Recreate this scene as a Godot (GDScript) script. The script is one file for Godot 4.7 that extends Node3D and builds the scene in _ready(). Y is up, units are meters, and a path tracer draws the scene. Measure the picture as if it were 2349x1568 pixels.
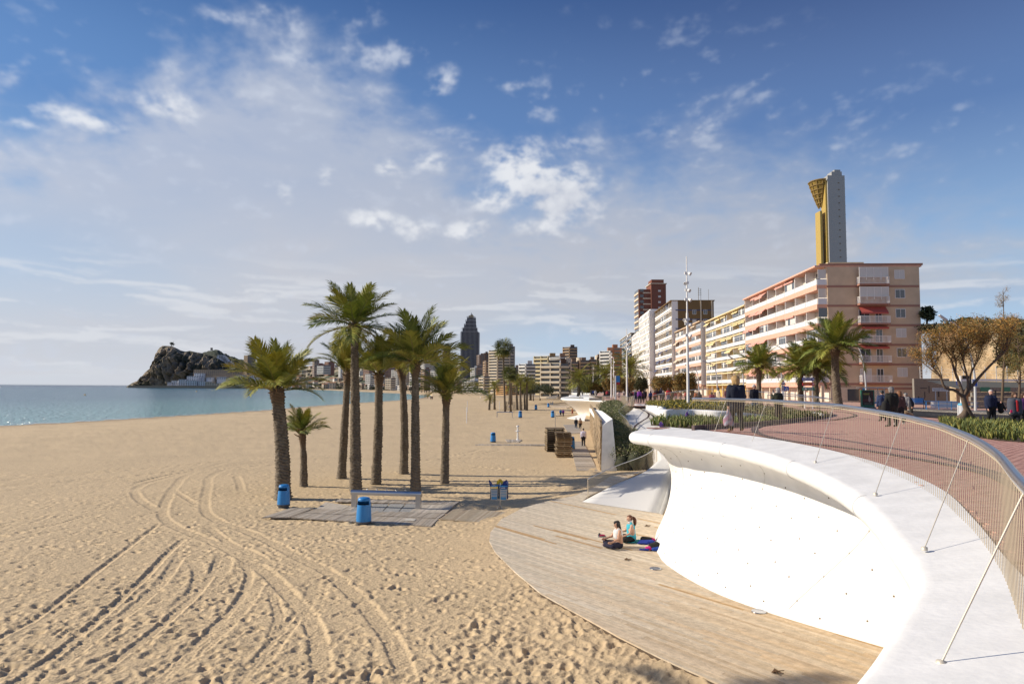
extends Node3D
# A sandy bay with a white sculpted promenade, palms, apartment rows and a headland. Units are metres, y is up.
const CX:=1174.5
const CY:=784.0
const FPX:=1566.0
const EYE:=5.6
const SEA:=-1.2
var view_basis:=Basis(Vector3.RIGHT,0.06695)*Basis(Vector3.BACK,0.006)
var used_names:={}
var M:={}
var T:={}
var unit_box:=BoxMesh.new()
var rng:=RandomNumberGenerator.new()
var nz:=FastNoiseLite.new()
var nz2:=FastNoiseLite.new()
class MB:
	var v:=PackedVector3Array()
	var n:=PackedVector3Array()
	var c:=PackedColorArray()
	var t:=PackedVector2Array()
	var idx:=PackedInt32Array()
	var col:=Color.WHITE
	func vert(p:Vector3,q:Vector3,w:=Vector2.ZERO)->int:
		v.append(p)
		n.append(q)
		c.append(col)
		t.append(w)
		return v.size()-1
	func tri(a:Vector3,b:Vector3,d:Vector3)->void:
		var q:=(b-a).cross(d-a).normalized()
		var i:=vert(a,q)
		vert(b,q)
		vert(d,q)
		idx.append_array(PackedInt32Array([i,i+2,i+1]))
	func quad(a:Vector3,b:Vector3,d:Vector3,e:Vector3)->void:
		var q:=(b-a).cross(d-a).normalized()
		var i:=vert(a,q,Vector2(0,1))
		vert(b,q,Vector2(1,1))
		vert(d,q,Vector2(1,0))
		vert(e,q,Vector2(0,0))
		idx.append_array(PackedInt32Array([i,i+2,i+1,i,i+3,i+2]))
	func box(o:Vector3,s:Vector3,b:=Basis.IDENTITY)->void:
		var x:=b.x*s.x*0.5
		var y:=b.y*s.y*0.5
		var z:=b.z*s.z*0.5
		quad(o-x-y+z,o+x-y+z,o+x+y+z,o-x+y+z)
		quad(o+x-y-z,o-x-y-z,o-x+y-z,o+x+y-z)
		quad(o+x-y+z,o+x-y-z,o+x+y-z,o+x+y+z)
		quad(o-x-y-z,o-x-y+z,o-x+y+z,o-x+y-z)
		quad(o-x+y+z,o+x+y+z,o+x+y-z,o-x+y-z)
		quad(o-x-y-z,o+x-y-z,o+x-y+z,o-x-y+z)
	func bar(a:Vector3,b:Vector3,w:float,h:float,up:=Vector3.UP)->void:
		var z:=(b-a).normalized()
		var x:=up.cross(z)
		if x.length()<0.01:
			x=Vector3.RIGHT.cross(z)
		x=x.normalized()
		box((a+b)*0.5,Vector3(w,h,(b-a).length()),Basis(x,z.cross(x),z))
	func tube(pts:Array,radii:Array,sides:=8,caps:=true)->void:
		var m:=pts.size()
		var first:=v.size()
		var side:=Vector3.ZERO
		for i in m:
			var d:Vector3=(pts[mini(i+1,m-1)]-pts[maxi(i-1,0)]).normalized()
			if side==Vector3.ZERO:
				side=d.cross(Vector3.RIGHT if absf(d.y)>0.9 else Vector3.UP).normalized()
			side=(side-d*side.dot(d)).normalized()
			var o:=d.cross(side)
			var r:float=radii[mini(i,radii.size()-1)]
			for k in sides:
				var a:=TAU*k/sides
				var q:=side*cos(a)+o*sin(a)
				vert(pts[i]+q*r,q)
		for i in m-1:
			for k in sides:
				var a:=first+i*sides+k
				var b:=first+i*sides+(k+1)%sides
				idx.append_array(PackedInt32Array([a,a+sides,b,b,a+sides,b+sides]))
		if caps:
			for e in 2:
				var at:int=first+e*(m-1)*sides
				var q:Vector3=(pts[0]-pts[1]).normalized() if e==0 else (pts[m-1]-pts[m-2]).normalized()
				var o:=vert(pts[0] if e==0 else pts[m-1],q)
				for k in sides:
					vert(v[at+k],q)
				for k in sides:
					var a:=o+1+k
					var b:=o+1+(k+1)%sides
					idx.append_array(PackedInt32Array([o,a,b] if e==0 else [o,b,a]))
	func lathe(profile:Array,sides:=16,o:=Vector3.ZERO,b:=Basis.IDENTITY)->void:
		var first:=v.size()
		var m:=profile.size()
		for i in m:
			var d:Vector2=profile[mini(i+1,m-1)]-profile[maxi(i-1,0)]
			var q2:=Vector2(d.y,-d.x).normalized()
			for k in sides+1:
				var a:=TAU*k/sides
				var e:=Vector3(cos(a),0,-sin(a))
				vert(o+b*(e*profile[i].x+Vector3.UP*profile[i].y),(b*(e*q2.x+Vector3.UP*q2.y)).normalized(),Vector2(float(k)/sides,float(i)/(m-1)))
		for i in m-1:
			for k in sides:
				var a:=first+i*(sides+1)+k
				var e:=a+sides+1
				idx.append_array(PackedInt32Array([a,e,a+1,a+1,e,e+1]))
	func grid(p:PackedVector3Array,columns:int,flip:=false,colors:=PackedColorArray())->void:
		var rows:=p.size()/columns
		var first:=v.size()
		v.append_array(p)
		var q:=PackedVector3Array()
		q.resize(p.size())
		var w:=PackedVector2Array()
		w.resize(p.size())
		for i in rows:
			var up:=maxi(i-1,0)*columns
			var dn:=mini(i+1,rows-1)*columns
			for j in columns:
				var lf:=i*columns+maxi(j-1,0)
				var rt:=i*columns+mini(j+1,columns-1)
				var m:=(p[rt]-p[lf]).cross(p[dn+j]-p[up+j]).normalized()
				q[i*columns+j]=-m if flip else m
		n.append_array(q)
		t.append_array(w)
		if colors.size()==p.size():
			c.append_array(colors)
		else:
			var cc:=PackedColorArray()
			cc.resize(p.size())
			cc.fill(col)
			c.append_array(cc)
		var ii:=PackedInt32Array()
		ii.resize((rows-1)*(columns-1)*6)
		var o:=0
		for i in rows-1:
			for j in columns-1:
				var a:=first+i*columns+j
				var e:=a+columns
				if flip:
					ii[o]=a
					ii[o+1]=a+1
					ii[o+2]=e
					ii[o+3]=a+1
					ii[o+4]=e+1
					ii[o+5]=e
				else:
					ii[o]=a
					ii[o+1]=e
					ii[o+2]=a+1
					ii[o+3]=a+1
					ii[o+4]=e
					ii[o+5]=e+1
				o+=6
		idx.append_array(ii)
	func extrude(poly:PackedVector2Array,y0:float,y1:float)->void:
		var ti:=Geometry2D.triangulate_polygon(poly)
		if ti.is_empty():
			return
		for i in range(0,ti.size(),3):
			var a:=poly[ti[i]]
			var b:=poly[ti[i+1]]
			var d:=poly[ti[i+2]]
			if (b-a).cross(d-a)>0:
				var s:=b
				b=d
				d=s
			tri(Vector3(a.x,y1,a.y),Vector3(b.x,y1,b.y),Vector3(d.x,y1,d.y))
		var m:=poly.size()
		var ccw:=not Geometry2D.is_polygon_clockwise(poly)
		for i in m:
			var a:=poly[i]
			var b:=poly[(i+1)%m]
			if ccw:
				var s:=a
				a=b
				b=s
			quad(Vector3(a.x,y0,a.y),Vector3(b.x,y0,b.y),Vector3(b.x,y1,b.y),Vector3(a.x,y1,a.y))
	func mesh()->ArrayMesh:
		var a:=[]
		a.resize(Mesh.ARRAY_MAX)
		a[Mesh.ARRAY_VERTEX]=v
		a[Mesh.ARRAY_NORMAL]=n
		a[Mesh.ARRAY_COLOR]=c
		a[Mesh.ARRAY_TEX_UV]=t
		a[Mesh.ARRAY_INDEX]=idx
		var m:=ArrayMesh.new()
		m.add_surface_from_arrays(Mesh.PRIMITIVE_TRIANGLES,a)
		return m
func ray(px:float,py:float)->Vector3:
	return view_basis*Vector3((px-CX)/FPX,-(py-CY)/FPX,-1.0)
func gp(px:float,py:float,h:=0.0)->Vector3:
	var d:=ray(px,py)
	return Vector3(0,EYE,0)+d*((h-EYE)/d.y)
func ap(px:float,py:float,depth:float)->Vector3:
	var d:=ray(px,py)
	return Vector3(0,EYE,0)+d*(depth/-d.z)
func floor_at(x:float,z:float)->float:
	return 3.85+0.45*exp(-((x-6.0)*(x-6.0)/200.0+(z+19.0)*(z+19.0)/220.0))
func fp(px:float,py:float)->Vector3:
	var p:=gp(px,py,4.0)
	for i in 6:
		p=gp(px,py,floor_at(p.x,p.z))
	return p
func numbered(called:String)->String:
	var k:int=used_names.get(called,0)
	used_names[called]=k+1
	return called if k==0 else "%s_%03d"%[called,k]
func tag(o:Node3D,label:="",category:="",group:="",kind:="")->Node3D:
	if label:
		o.set_meta("label",label)
	if category:
		o.set_meta("category",category)
	if group:
		o.set_meta("group",group)
	if kind:
		o.set_meta("kind",kind)
	return o
func obj(called:String,mesh:Mesh,material:Material,parent:Node3D=self)->MeshInstance3D:
	var o:=MeshInstance3D.new()
	o.name=numbered(called) if parent==self else called
	o.mesh=mesh
	o.material_override=material
	parent.add_child(o,true)
	return o
func build(called:String,m:MB,material:Material,parent:Node3D=self)->MeshInstance3D:
	return obj(called,m.mesh(),material,parent)
func struct(called:String,m:MB,material:Material)->MeshInstance3D:
	var o:=build(called,m,material)
	o.set_meta("kind","structure")
	return o
func thing(called:String,label:String,category:String,at:=Vector3.ZERO,turn:=0.0,group:="")->Node3D:
	var o:=Node3D.new()
	o.name=numbered(called)
	add_child(o,true)
	o.position=at
	o.rotation.y=turn
	tag(o,label,category,group)
	return o
func dup(root:Node3D,at:Vector3,turn:float,label:String,group:="")->Node3D:
	var o:Node3D=root.duplicate()
	o.name=numbered(String(root.name).rstrip("0123456789").rstrip("_"))
	add_child(o,true)
	o.position=at
	o.rotation.y=turn
	tag(o,label,"",group)
	return o
func bx(called:String,parent:Node3D,o:Vector3,s:Vector3,material:Material,turn:=0.0)->MeshInstance3D:
	var m:=obj(called,unit_box,material,parent)
	m.transform=Transform3D(Basis(Vector3.UP,turn)*Basis.from_scale(s),o)
	return m
func lin(r:float,g:float,b:float)->Color:
	return Color(r,g,b).linear_to_srgb()
func smat(r:float,g:float,b:float,rough:=0.8,metal:=0.0)->StandardMaterial3D:
	var m:=StandardMaterial3D.new()
	m.albedo_color=lin(r,g,b)
	m.roughness=rough
	m.metallic=metal
	return m
func vmat(rough:=0.8,metal:=0.0)->StandardMaterial3D:
	var m:=smat(1,1,1,rough,metal)
	m.vertex_color_use_as_albedo=true
	return m
func grain(m:StandardMaterial3D,tex:Texture2D,scale:float,bump:Texture2D=null,strength:=0.5)->StandardMaterial3D:
	m.uv1_triplanar=true
	m.uv1_world_triplanar=true
	m.uv1_scale=Vector3.ONE*scale
	if tex:
		m.albedo_texture=tex
	if bump:
		m.normal_enabled=true
		m.normal_texture=bump
		m.normal_scale=strength
	return m
func noise_tex(freq:float,lo:float,hi:float,size:=512,octaves:=5,seed_:=1,normal:=false,bump:=4.0)->NoiseTexture2D:
	var f:=FastNoiseLite.new()
	f.seed=seed_
	f.noise_type=FastNoiseLite.TYPE_SIMPLEX_SMOOTH
	f.frequency=freq
	f.fractal_octaves=octaves
	var t:=NoiseTexture2D.new()
	t.width=size
	t.height=size
	t.seamless=true
	t.noise=f
	if normal:
		t.as_normal_map=true
		t.bump_strength=bump
	else:
		var r:=Gradient.new()
		r.set_color(0,Color(lo,lo,lo))
		r.set_color(1,Color(hi,hi,hi))
		t.color_ramp=r
	return t
func poly_at(p:Array,s:float)->Vector3:
	var i:=clampi(int(s),0,p.size()-2)
	var a:Vector3=p[maxi(i-1,0)]
	var d:Vector3=p[mini(i+2,p.size()-1)]
	return (p[i] as Vector3).cubic_interpolate(p[i+1],a,d,s-i)
func even(p:Array,step:float)->Array:
	var fine:=[]
	for i in (p.size()-1)*24+1:
		fine.append(poly_at(p,i/24.0))
	var out:=[fine[0]]
	var left:=step
	for i in fine.size()-1:
		var a:Vector3=fine[i]
		var b:Vector3=fine[i+1]
		var l:=a.distance_to(b)
		var at:=left
		while at<=l:
			out.append(a.lerp(b,at/l))
			at+=step
		left=at-l
	return out
func ss(a:float,b:float,x:float)->float:
	return smoothstep(a,b,x)
func _ready()->void:
	rng.seed=7
	var cam:=Camera3D.new()
	cam.name="camera"
	cam.position=Vector3(0,EYE,0)
	cam.basis=view_basis
	cam.fov=53.19
	cam.near=0.1
	cam.far=30000.0
	add_child(cam)
	cam.current=true
	nz.seed=3
	nz.noise_type=FastNoiseLite.TYPE_SIMPLEX_SMOOTH
	nz.frequency=1.0
	nz.fractal_octaves=5
	nz.fractal_gain=0.55
	nz2.seed=11
	nz2.noise_type=FastNoiseLite.TYPE_SIMPLEX_SMOOTH
	nz2.frequency=1.0
	nz2.fractal_octaves=2
	var env:=Environment.new()
	env.background_mode=Environment.BG_SKY
	var pano:=PanoramaSkyMaterial.new()
	pano.panorama=paint_sky()
	env.sky=Sky.new()
	env.sky.sky_material=pano
	env.background_energy_multiplier=0.9
	env.tonemap_mode=Environment.TONE_MAPPER_LINEAR
	env.tonemap_exposure=1.12
	env.sdfgi_enabled=true
	env.ssao_enabled=true
	env.ssil_enabled=true
	env.fog_enabled=false
	env.fog_density=0.00003
	env.fog_light_color=Color(0.8,0.86,0.95)
	var we:=WorldEnvironment.new()
	we.name="world"
	we.environment=env
	add_child(we)
	var sun:=DirectionalLight3D.new()
	sun.name="sun"
	sun.light_energy=1.6
	sun.light_color=Color(1.0,0.95,0.87)
	sun.light_angular_distance=0.5
	sun.shadow_enabled=true
	var el:=deg_to_rad(28.5)
	var az:=deg_to_rad(6.0)
	var towards:=Vector3(-cos(az)*cos(el),sin(el),-sin(az)*cos(el))
	sun.basis=Basis.looking_at(-towards)
	add_child(sun)
	make_materials()
	build_sand()
	build_sea()
	build_far_land()
	build_promenade()
	build_deck()
	build_wave_wall()
	build_ramp()
	build_stone_wall()
	build_plants()
	build_palms()
	build_beach_things()
	build_row()
	build_skyline()
	build_headland_houses()
	build_street()
	build_people()
var sky_top:=[]
var sky_puffs:=[]
func az_el(px:float,py:float)->Vector2:
	var d:=ray(px,py).normalized()
	return Vector2(rad_to_deg(atan2(d.x,-d.z)),rad_to_deg(asin(d.y)))
func table(p:Array,x:float)->float:
	if x<=p[0].x:
		return p[0].y
	for i in p.size()-1:
		if x<=p[i+1].x:
			return lerpf(p[i].y,p[i+1].y,smoothstep(p[i].x,p[i+1].x,x))
	return p[p.size()-1].y
func paint_sky()->ImageTexture:
	for p in [[-900,500],[-300,300],[0,250],[250,175],[420,90],[560,40],[700,45],[850,130],[960,210],[1080,300],[1180,330],[1300,300],[1500,275],[1700,255],[1820,275],[1950,340],[2150,400],[2349,420],[2800,380]]:
		sky_top.append(az_el(p[0],p[1]))
	for p in [
			[1205,405,95,70,1.25,0.3],[1295,455,95,85,1.15,0.1],[1140,455,75,34,0.95,0.0],[1260,515,100,34,0.8,0.0],[1012,185,42,38,0.9,-0.5],[1175,198,42,14,0.7,-0.2],[1325,205,36,25,0.5,-0.5],
			[860,505,80,26,1.0,0.1],[945,530,70,26,0.9,0.1],[1070,530,62,28,1.0,-0.4],[890,385,40,34,0.75,0.4],[985,368,55,26,0.75,-0.2],[745,400,42,28,0.6,0.2],[655,448,30,26,0.7,0.6],
			[390,235,95,46,0.75,-0.1],[180,275,130,36,0.8,0.1],[60,285,90,22,0.6,0.0],[520,38,85,24,0.6,0.2],[650,40,90,40,0.45,0.1],[700,135,110,40,0.5,0.2],[850,130,120,42,0.55,-0.3],[600,240,110,50,0.35,0.0],
			[830,50,24,20,0.5,-0.4],[1085,265,14,14,0.5,0],[1310,320,40,30,0.5,0.3],[1770,258,42,22,0.5,0.0],[1560,300,150,26,0.45,-0.1],[1010,300,40,18,0.4,-0.3]]:
		var a:=az_el(p[0],p[1])
		var b:=az_el(p[0]+p[2],p[1])
		var d:=az_el(p[0],p[1]-p[3])
		sky_puffs.append([a.x,a.y,absf(b.x-a.x),absf(d.y-a.y),p[4],p[5]])
	var w:=4096
	var h:=2048
	var img:=Image.create_empty(512,256,false,Image.FORMAT_RGBF)
	for y in 256:
		for x in 512:
			img.set_pixel(x,y,sky_color(wrapf((x+0.5)/512.0*360.0,-180.0,180.0),90.0-(y+0.5)/256.0*180.0))
	img.resize(w,h,Image.INTERPOLATE_CUBIC)
	for y in range(int(h*(90.0-36.0)/180.0),int(h*91.0/180.0)):
		for k in range(-466,467):
			img.set_pixel(posmod(k,w),y,sky_color((k+0.5)/w*360.0,90.0-(y+0.5)/h*180.0))
	return ImageTexture.create_from_image(img)
func sky_color(az:float,el:float)->Color:
	if el<-1.5:
		return Color(0.30,0.34,0.38)
	var e:=maxf(el,0.0)
	var a:=deg_to_rad(az)
	var er:=deg_to_rad(e)
	var d:=Vector3(sin(a)*cos(er),sin(er),-cos(a)*cos(er))
	var right:=ss(-35,35,az)*(1.0-ss(60,160,absf(az)))
	var c:Color
	if e<8.0:
		c=Color(0.55,0.68,0.80).lerp(Color(0.34,0.52,0.75),e/8.0)
	elif e<20.0:
		c=Color(0.34,0.52,0.75).lerp(Color(0.13,0.265,0.54),(e-8.0)/12.0)
	else:
		c=Color(0.13,0.265,0.54).lerp(Color(0.035,0.10,0.29),ss(20.0,36.0,e))
	c=c.lerp(Color(c.r*0.85,c.g*0.70,c.b*0.72),right*ss(8,30,e))
	var flat:=d/(d.y+0.16)
	var wx:=nz2.get_noise_2d(flat.x*0.9+5.0,flat.z*0.9)*0.35
	var n1:=nz.get_noise_2d(flat.x*0.75+wx,flat.z*1.1+wx)
	var n2:=nz.get_noise_3d(d.x*9.0+wx*2.0,d.y*17.0,d.z*9.0)
	var n3:=nz.get_noise_3d(d.x*26.0,d.y*44.0+wx*3.0,d.z*26.0)
	var top:=table(sky_top,az)
	if absf(az)>75.0:
		top=lerpf(top,22.0,ss(75,120,absf(az)))
	var edge:=top-e+n2*5.0+n3*1.6
	var veil:=ss(-2.0,7.0+5.0*right,edge)
	veil*=0.90+0.14*n1+0.08*n2
	var gap_l:=exp(-pow((e-9.0)/4.0,2.0))*(1.0-ss(-36,-16,az))*0.5
	var gap_c:=exp(-pow((e-3.6)/2.2,2.0))*exp(-pow((az-4.0)/7.5,2.0))*0.75
	var gap_r:=exp(-pow((e-5.0)/1.9,2.0))*ss(24,31,az)*(1.0-ss(50,90,az))*0.95
	veil*=clampf(1.0-gap_l-gap_c-gap_r,0.0,1.0)
	veil=clampf(veil,0.0,0.96)
	var vc:=Color(0.475,0.53,0.655).lerp(Color(0.60,0.61,0.66),ss(19,6,e))*(1.0-0.14*right)
	vc=vc.lerp(Color(0.42,0.45,0.57),0.5*ss(0.0,0.5,-n1)*ss(-10,20,az)*ss(22,10,e))
	c=c.lerp(vc,veil)
	var st:=nz.get_noise_2d(az*0.055+n2*0.25,e*0.62+az*0.012+n1*0.4)
	var low:=ss(11.0,7.0,e)*ss(0.0,2.0,e)
	c=c.lerp(Color(0.74,0.76,0.80),clampf(ss(0.02,0.42,st)*low*0.6,0,1))
	c=c.lerp(Color(0.68,0.72,0.78),0.35*ss(3.0,0.0,e))
	c=c.lerp(Color(0.60,0.66,0.78),clampf(ss(0.12,0.6,n3*0.5+n2*0.6)*ss(-9,2,edge)*0.35,0,1))
	var add:=0.0
	var dark:=0.0
	for p in sky_puffs:
		var dx:float=az-p[0]
		var dy:float=e-p[1]
		if absf(dx)>p[2]*2.6 or absf(dy)>(p[3]+p[2]*absf(p[5]))*2.6:
			continue
		var u:float=dx/p[2]
		var v:float=(dy+dx*p[5]*p[3]/p[2])/p[3]
		var m:=exp(-(u*u+v*v)*0.9)
		add=maxf(add,m*p[4])
		dark+=m*clampf(u*0.55-v*0.4+0.05,0.0,1.0)*p[4]
	if add>0.02:
		var body:=ss(0.20,0.95,add*(0.85+n3*0.75+n2*0.5)+n3*0.12)
		var lit:=Color(0.80,0.82,0.86).lerp(Color(0.60,0.655,0.77),ss(19.0,26.0,e)).lerp(Color(0.43,0.47,0.58),clampf(dark*0.95-n3*0.5,0.0,1.0))
		c=c.lerp(lit,body*clampf(0.45+add*0.5,0.0,0.95))
	var sun_d:=d.dot(Vector3(-0.874,0.477,-0.09))
	c=c*(1.0+0.5*pow(maxf(sun_d,0.0),6.0))
	return c
func make_materials()->void:
	T.grain=noise_tex(0.03,0.80,1.0,512,6,2)
	T.soft=noise_tex(0.008,0.92,1.0,512,5,5)
	T.bump=noise_tex(0.05,0,1,512,5,8,true,6.0)
	T.fine=noise_tex(0.12,0.84,1.0,512,4,9)
	M.sand=grain(vmat(0.95),T.grain,0.45,T.bump,0.55)
	M.sea=smat(1,1,1,0.16)
	M.sea.vertex_color_use_as_albedo=true
	var wav:=noise_tex(0.02,0,1,512,5,21,true,10.0)
	grain(M.sea,null,0.045,wav,2.2)
	M.white=grain(smat(0.84,0.835,0.815,0.62),T.soft,0.35,T.bump,0.10)
	M.ramp=grain(smat(0.74,0.73,0.715,0.8),T.fine,0.6,T.bump,0.2)
	M.land=grain(vmat(0.95),T.grain,0.05)
	M.wood=grain(vmat(0.85),wood_texture(),0.8,T.bump,0.25)
	M.dark_gap=smat(0.10,0.07,0.045,0.95)
	M.steel=smat(0.52,0.52,0.53,0.28,1.0)
	M.rod=smat(0.52,0.43,0.30,0.5,0.1)
	M.cable=smat(0.62,0.56,0.46,0.5,0.3)
	M.brick=grain(vmat(0.85),T.fine,1.3,T.bump,0.3)
	M.band=grain(smat(0.15,0.10,0.095,0.8),T.fine,1.0)
	M.hole=smat(0.16,0.12,0.08,0.9)
	M.plain=vmat(0.8)
	M.stone=grain(vmat(0.9),T.grain,0.5,T.bump,0.8)
func wood_texture()->ImageTexture:
	var im:=Image.create_empty(256,256,false,Image.FORMAT_RGB8)
	var f:=FastNoiseLite.new()
	f.seed=4
	f.frequency=1.0
	f.fractal_octaves=4
	for y in 256:
		for x in 256:
			var k:=0.90+0.10*f.get_noise_2d(x*0.02,y*0.02)+0.05*f.get_noise_2d(x*0.2+40.0,y*0.2)
			im.set_pixel(x,y,Color(k,k*0.995,k*0.985))
	return ImageTexture.create_from_image(im)
const HX:=-34.0
const HZ:=-64.0
const HW:=1100
const HH:=1400
const HC:=0.04
var hf:=PackedFloat32Array()
var shore_near:=[]
var shore_far:=[]
var deck_edge:=PackedVector2Array()
func shore_points()->void:
	for p in [[-700,1010],[-300,995],[0,975],[150,968],[300,959],[450,950],[600,940.5],[700,932],[832,922.7],[900,918.5],[958,914],[982,908.6]]:
		shore_near.append(gp(p[0],p[1],SEA))
	for p in [[950,904.5],[875,900.7],[745,894.6],[690,892.2],[640,890.4]]:
		shore_far.append(gp(p[0],p[1],SEA))
func rut(points:Array,half:float,depth:float,tread:=true,crop:=true)->void:
	depth*=0.62
	var w:=[]
	for p in points:
		var q:Vector3=gp(p[0]*0.43946,1089.65+p[1]*0.43946) if crop else gp(p[0],p[1])
		w.append(q)
	var line:=even(w,0.03)
	var m:=int(half*2.1/0.03)
	for i in line.size()-1:
		var a:Vector3=line[i]
		var d:Vector3=(line[i+1]-a).normalized()
		var side:=Vector3(d.z,0,-d.x)
		var fade:=minf(1.0,minf(i,line.size()-i)/50.0)
		var wob:=1.0+0.35*nz2.get_noise_2d(a.x*1.7,a.z*1.7)+0.3*nz2.get_noise_2d(a.x*5.0,a.z*5.0)
		for k in range(-m,m+1):
			var off:=k*0.03
			var u:=absf(off)/half
			var v:=0.0
			if u<0.92:
				v=-depth*wob
				if tread:
					v+=0.009*sin(i*0.03*TAU/0.13+(2.5 if fmod(u*4.0,2.0)<1.0 else 0.0))-0.007*cos(u*18.0)
			else:
				v=depth*0.6*wob*(ss(0.88,1.2,u)-ss(1.2,2.1,u))-depth*(1.0-ss(0.88,1.1,u))
			var ix:=int((a.x+side.x*off-HX)/HC)
			var iz:=int((a.z+side.z*off-HZ)/HC)
			if ix>0 and iz>0 and ix<HW and iz<HH:
				var at:=iz*HW+ix
				if u<0.92:
					hf[at]=lerpf(hf[at],v,fade)
				elif absf(v)*fade>absf(hf[at]) or hf[at]>0.0:
					hf[at]=lerpf(hf[at],v,fade*0.8)
func footprint(x:float,z:float,a:float,s:float,depth:float)->void:
	var ca:=cos(a)
	var sa:=sin(a)
	var r:=int(0.26*s/HC)+1
	var ix:=int((x-HX)/HC)
	var iz:=int((z-HZ)/HC)
	for j in range(-r,r+1):
		for i in range(-r,r+1):
			var u:=(i*ca+j*sa)*HC/(0.15*s)
			var v:=(j*ca-i*sa)*HC/(0.085*s)
			var d:=sqrt(u*u+v*v)
			if d<1.9 and ix+i>0 and iz+j>0 and ix+i<HW and iz+j<HH:
				var k:=-depth*(1.0-ss(0.55,1.1,d))+depth*0.45*ss(0.8,1.25,d)*(1.0-ss(1.25,1.9,d))
				hf[(iz+j)*HW+ix+i]+=k
func make_relief()->void:
	hf.resize(HW*HH)
	var g:=RandomNumberGenerator.new()
	g.seed=21
	for i in 13000:
		var z:=-9.5-50.0*pow(g.randf(),1.35)
		var x:=lerpf(-0.80,0.30,g.randf())*-z
		if nz2.get_noise_2d(x*0.09,z*0.09+50.0)+g.randf()*0.9<0.22:
			continue
		var s:=g.randf_range(0.75,1.5)
		footprint(x,z,g.randf()*TAU,s,g.randf_range(0.012,0.036))
	rut([[-200,340],[0,310],[150,290],[300,260],[450,220],[640,185]],0.10,0.045,false)
	rut([[-200,390],[0,360],[150,330],[330,290],[470,262]],0.10,0.045,false)
	rut([[-200,95],[0,65],[300,35],[640,-6]],0.2,0.05,false)
	rut([[-200,115],[0,85],[250,60],[600,30]],0.2,0.05,false)
	rut([[-100,140],[0,130],[400,100],[720,72]],0.15,0.04,false)
	for e in [[[-60,1052],[200,1040],[480,1018],[760,998]],[[300,1108],[420,1085],[620,1066],[900,1058],[1130,1046]],[[520,1003],[760,1012],[980,1004],[1230,1012]],[[560,990],[800,985],[1040,992],[1180,984]],[[1100,1000],[1160,1008],[1180,1022],[1120,1038],[1010,1046]],[[1040,1000],[1100,1010],[1110,1026],[1060,1040],[960,1048]],[[-60,1092],[160,1086],[320,1072]],[[-60,1030],[220,1018],[480,1000]],[[1060,1068],[1180,1078],[1300,1078]],[[700,1030],[900,1022],[1080,1030]]]:
		rut(e,0.24,0.11,false,false)
	for off in [0,14,60,74]:
		rut([[-50,1118-off],[300,1092-off],[600,1062-off*0.8],[900,1040-off*0.6],[1200,1012-off*0.3]],0.22,0.10,false,false)
	rut([[420,1085],[520,1068],[700,1052],[900,1042],[1150,1025],[1250,1035]],0.2,0.05,false,false)
	rut([[480,1078],[600,1062],[800,1040],[1000,1015],[1200,985]],0.2,0.05,false,false)
	rut([[980,1075],[1060,1060],[1160,1050],[1240,1052]],0.2,0.04,false,false)
	rut([[1700,540],[1660,640],[1600,700]],0.2,0.04)
	rut([[1180,400],[1170,480],[1090,580]],0.22,0.05)
	rut([[1000,440],[1040,500],[1020,600],[950,660],[900,720]],0.2,0.05)
	rut([[1080,260],[1150,320],[1240,380],[1400,470]],0.16,0.05)
	rut([[1180,345],[1350,420],[1410,480]],0.16,0.05)
	rut([[700,80],[720,120],[780,160],[850,195]],0.22,0.06)
	rut([[700,80],[760,40],[930,0],[1150,-40],[1500,-80]],0.22,0.06)
	rut([[900,75],[960,110],[1040,160]],0.14,0.06)
	rut([[1230,0],[1250,40],[1260,85]],0.2,0.05)
	rut([[840,245],[720,340],[560,460],[400,590],[200,740],[0,850],[-150,960]],0.085,0.065,false)
	rut([[980,320],[880,400],[760,530],[640,640],[480,780],[340,900],[200,1000],[60,1110]],0.10,0.07,false)
	rut([[950,400],[860,540],[700,690],[560,790],[400,920],[200,1100]],0.16,0.045)
	rut([[1150,400],[1110,500],[1050,590],[960,680],[800,820],[640,940],[380,1120]],0.12,0.06,false)
	rut([[1250,440],[1300,500],[1290,570],[1230,680],[1120,790],[1000,910],[760,1120]],0.12,0.06,false)
	rut([[1340,530],[1330,600],[1270,690],[1170,800],[1060,900],[900,1010],[760,1120]],0.17,0.035)
	rut([[1420,570],[1440,660],[1460,740],[1430,830],[1380,930],[1300,1030],[1220,1120]],0.13,0.035)
	rut([[1650,540],[1620,640],[1560,730],[1480,820],[1400,930],[1290,1050],[1220,1120]],0.19,0.045)
	rut([[1560,-60],[1300,-60],[1110,0],[1085,60],[1070,130],[1075,190],[1130,230],[1220,265],[1330,310],[1440,365],[1560,430],[1700,500],[1800,580],[1900,670],[1980,770],[2040,850],[2090,950],[2120,1040],[2140,1130]],0.22,0.045)
	rut([[1500,-110],[1200,-70],[980,0],[920,50],[880,110],[850,180],[860,225],[920,270],[1000,305],[1120,350],[1250,415],[1370,490],[1450,560],[1520,630],[1590,710],[1640,790],[1665,870],[1680,980],[1685,1120]],0.22,0.05)
	for i in 1500:
		var z:=-9.5-25.0*pow(g.randf(),1.3)
		footprint(lerpf(-0.80,0.20,g.randf())*-z,z,g.randf()*TAU,g.randf_range(0.7,1.2),g.randf_range(0.010,0.028))
func relief_at(x:float,z:float)->float:
	var u:=(x-HX)/HC
	var v:=(z-HZ)/HC
	var i:=int(u)
	var j:=int(v)
	if u<0.0 or v<0.0 or i>=HW-1 or j>=HH-1:
		return 0.0
	u-=i
	v-=j
	var o:=j*HW+i
	return lerpf(lerpf(hf[o],hf[o+1],u),lerpf(hf[o+HW],hf[o+HW+1],u),v)
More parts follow.
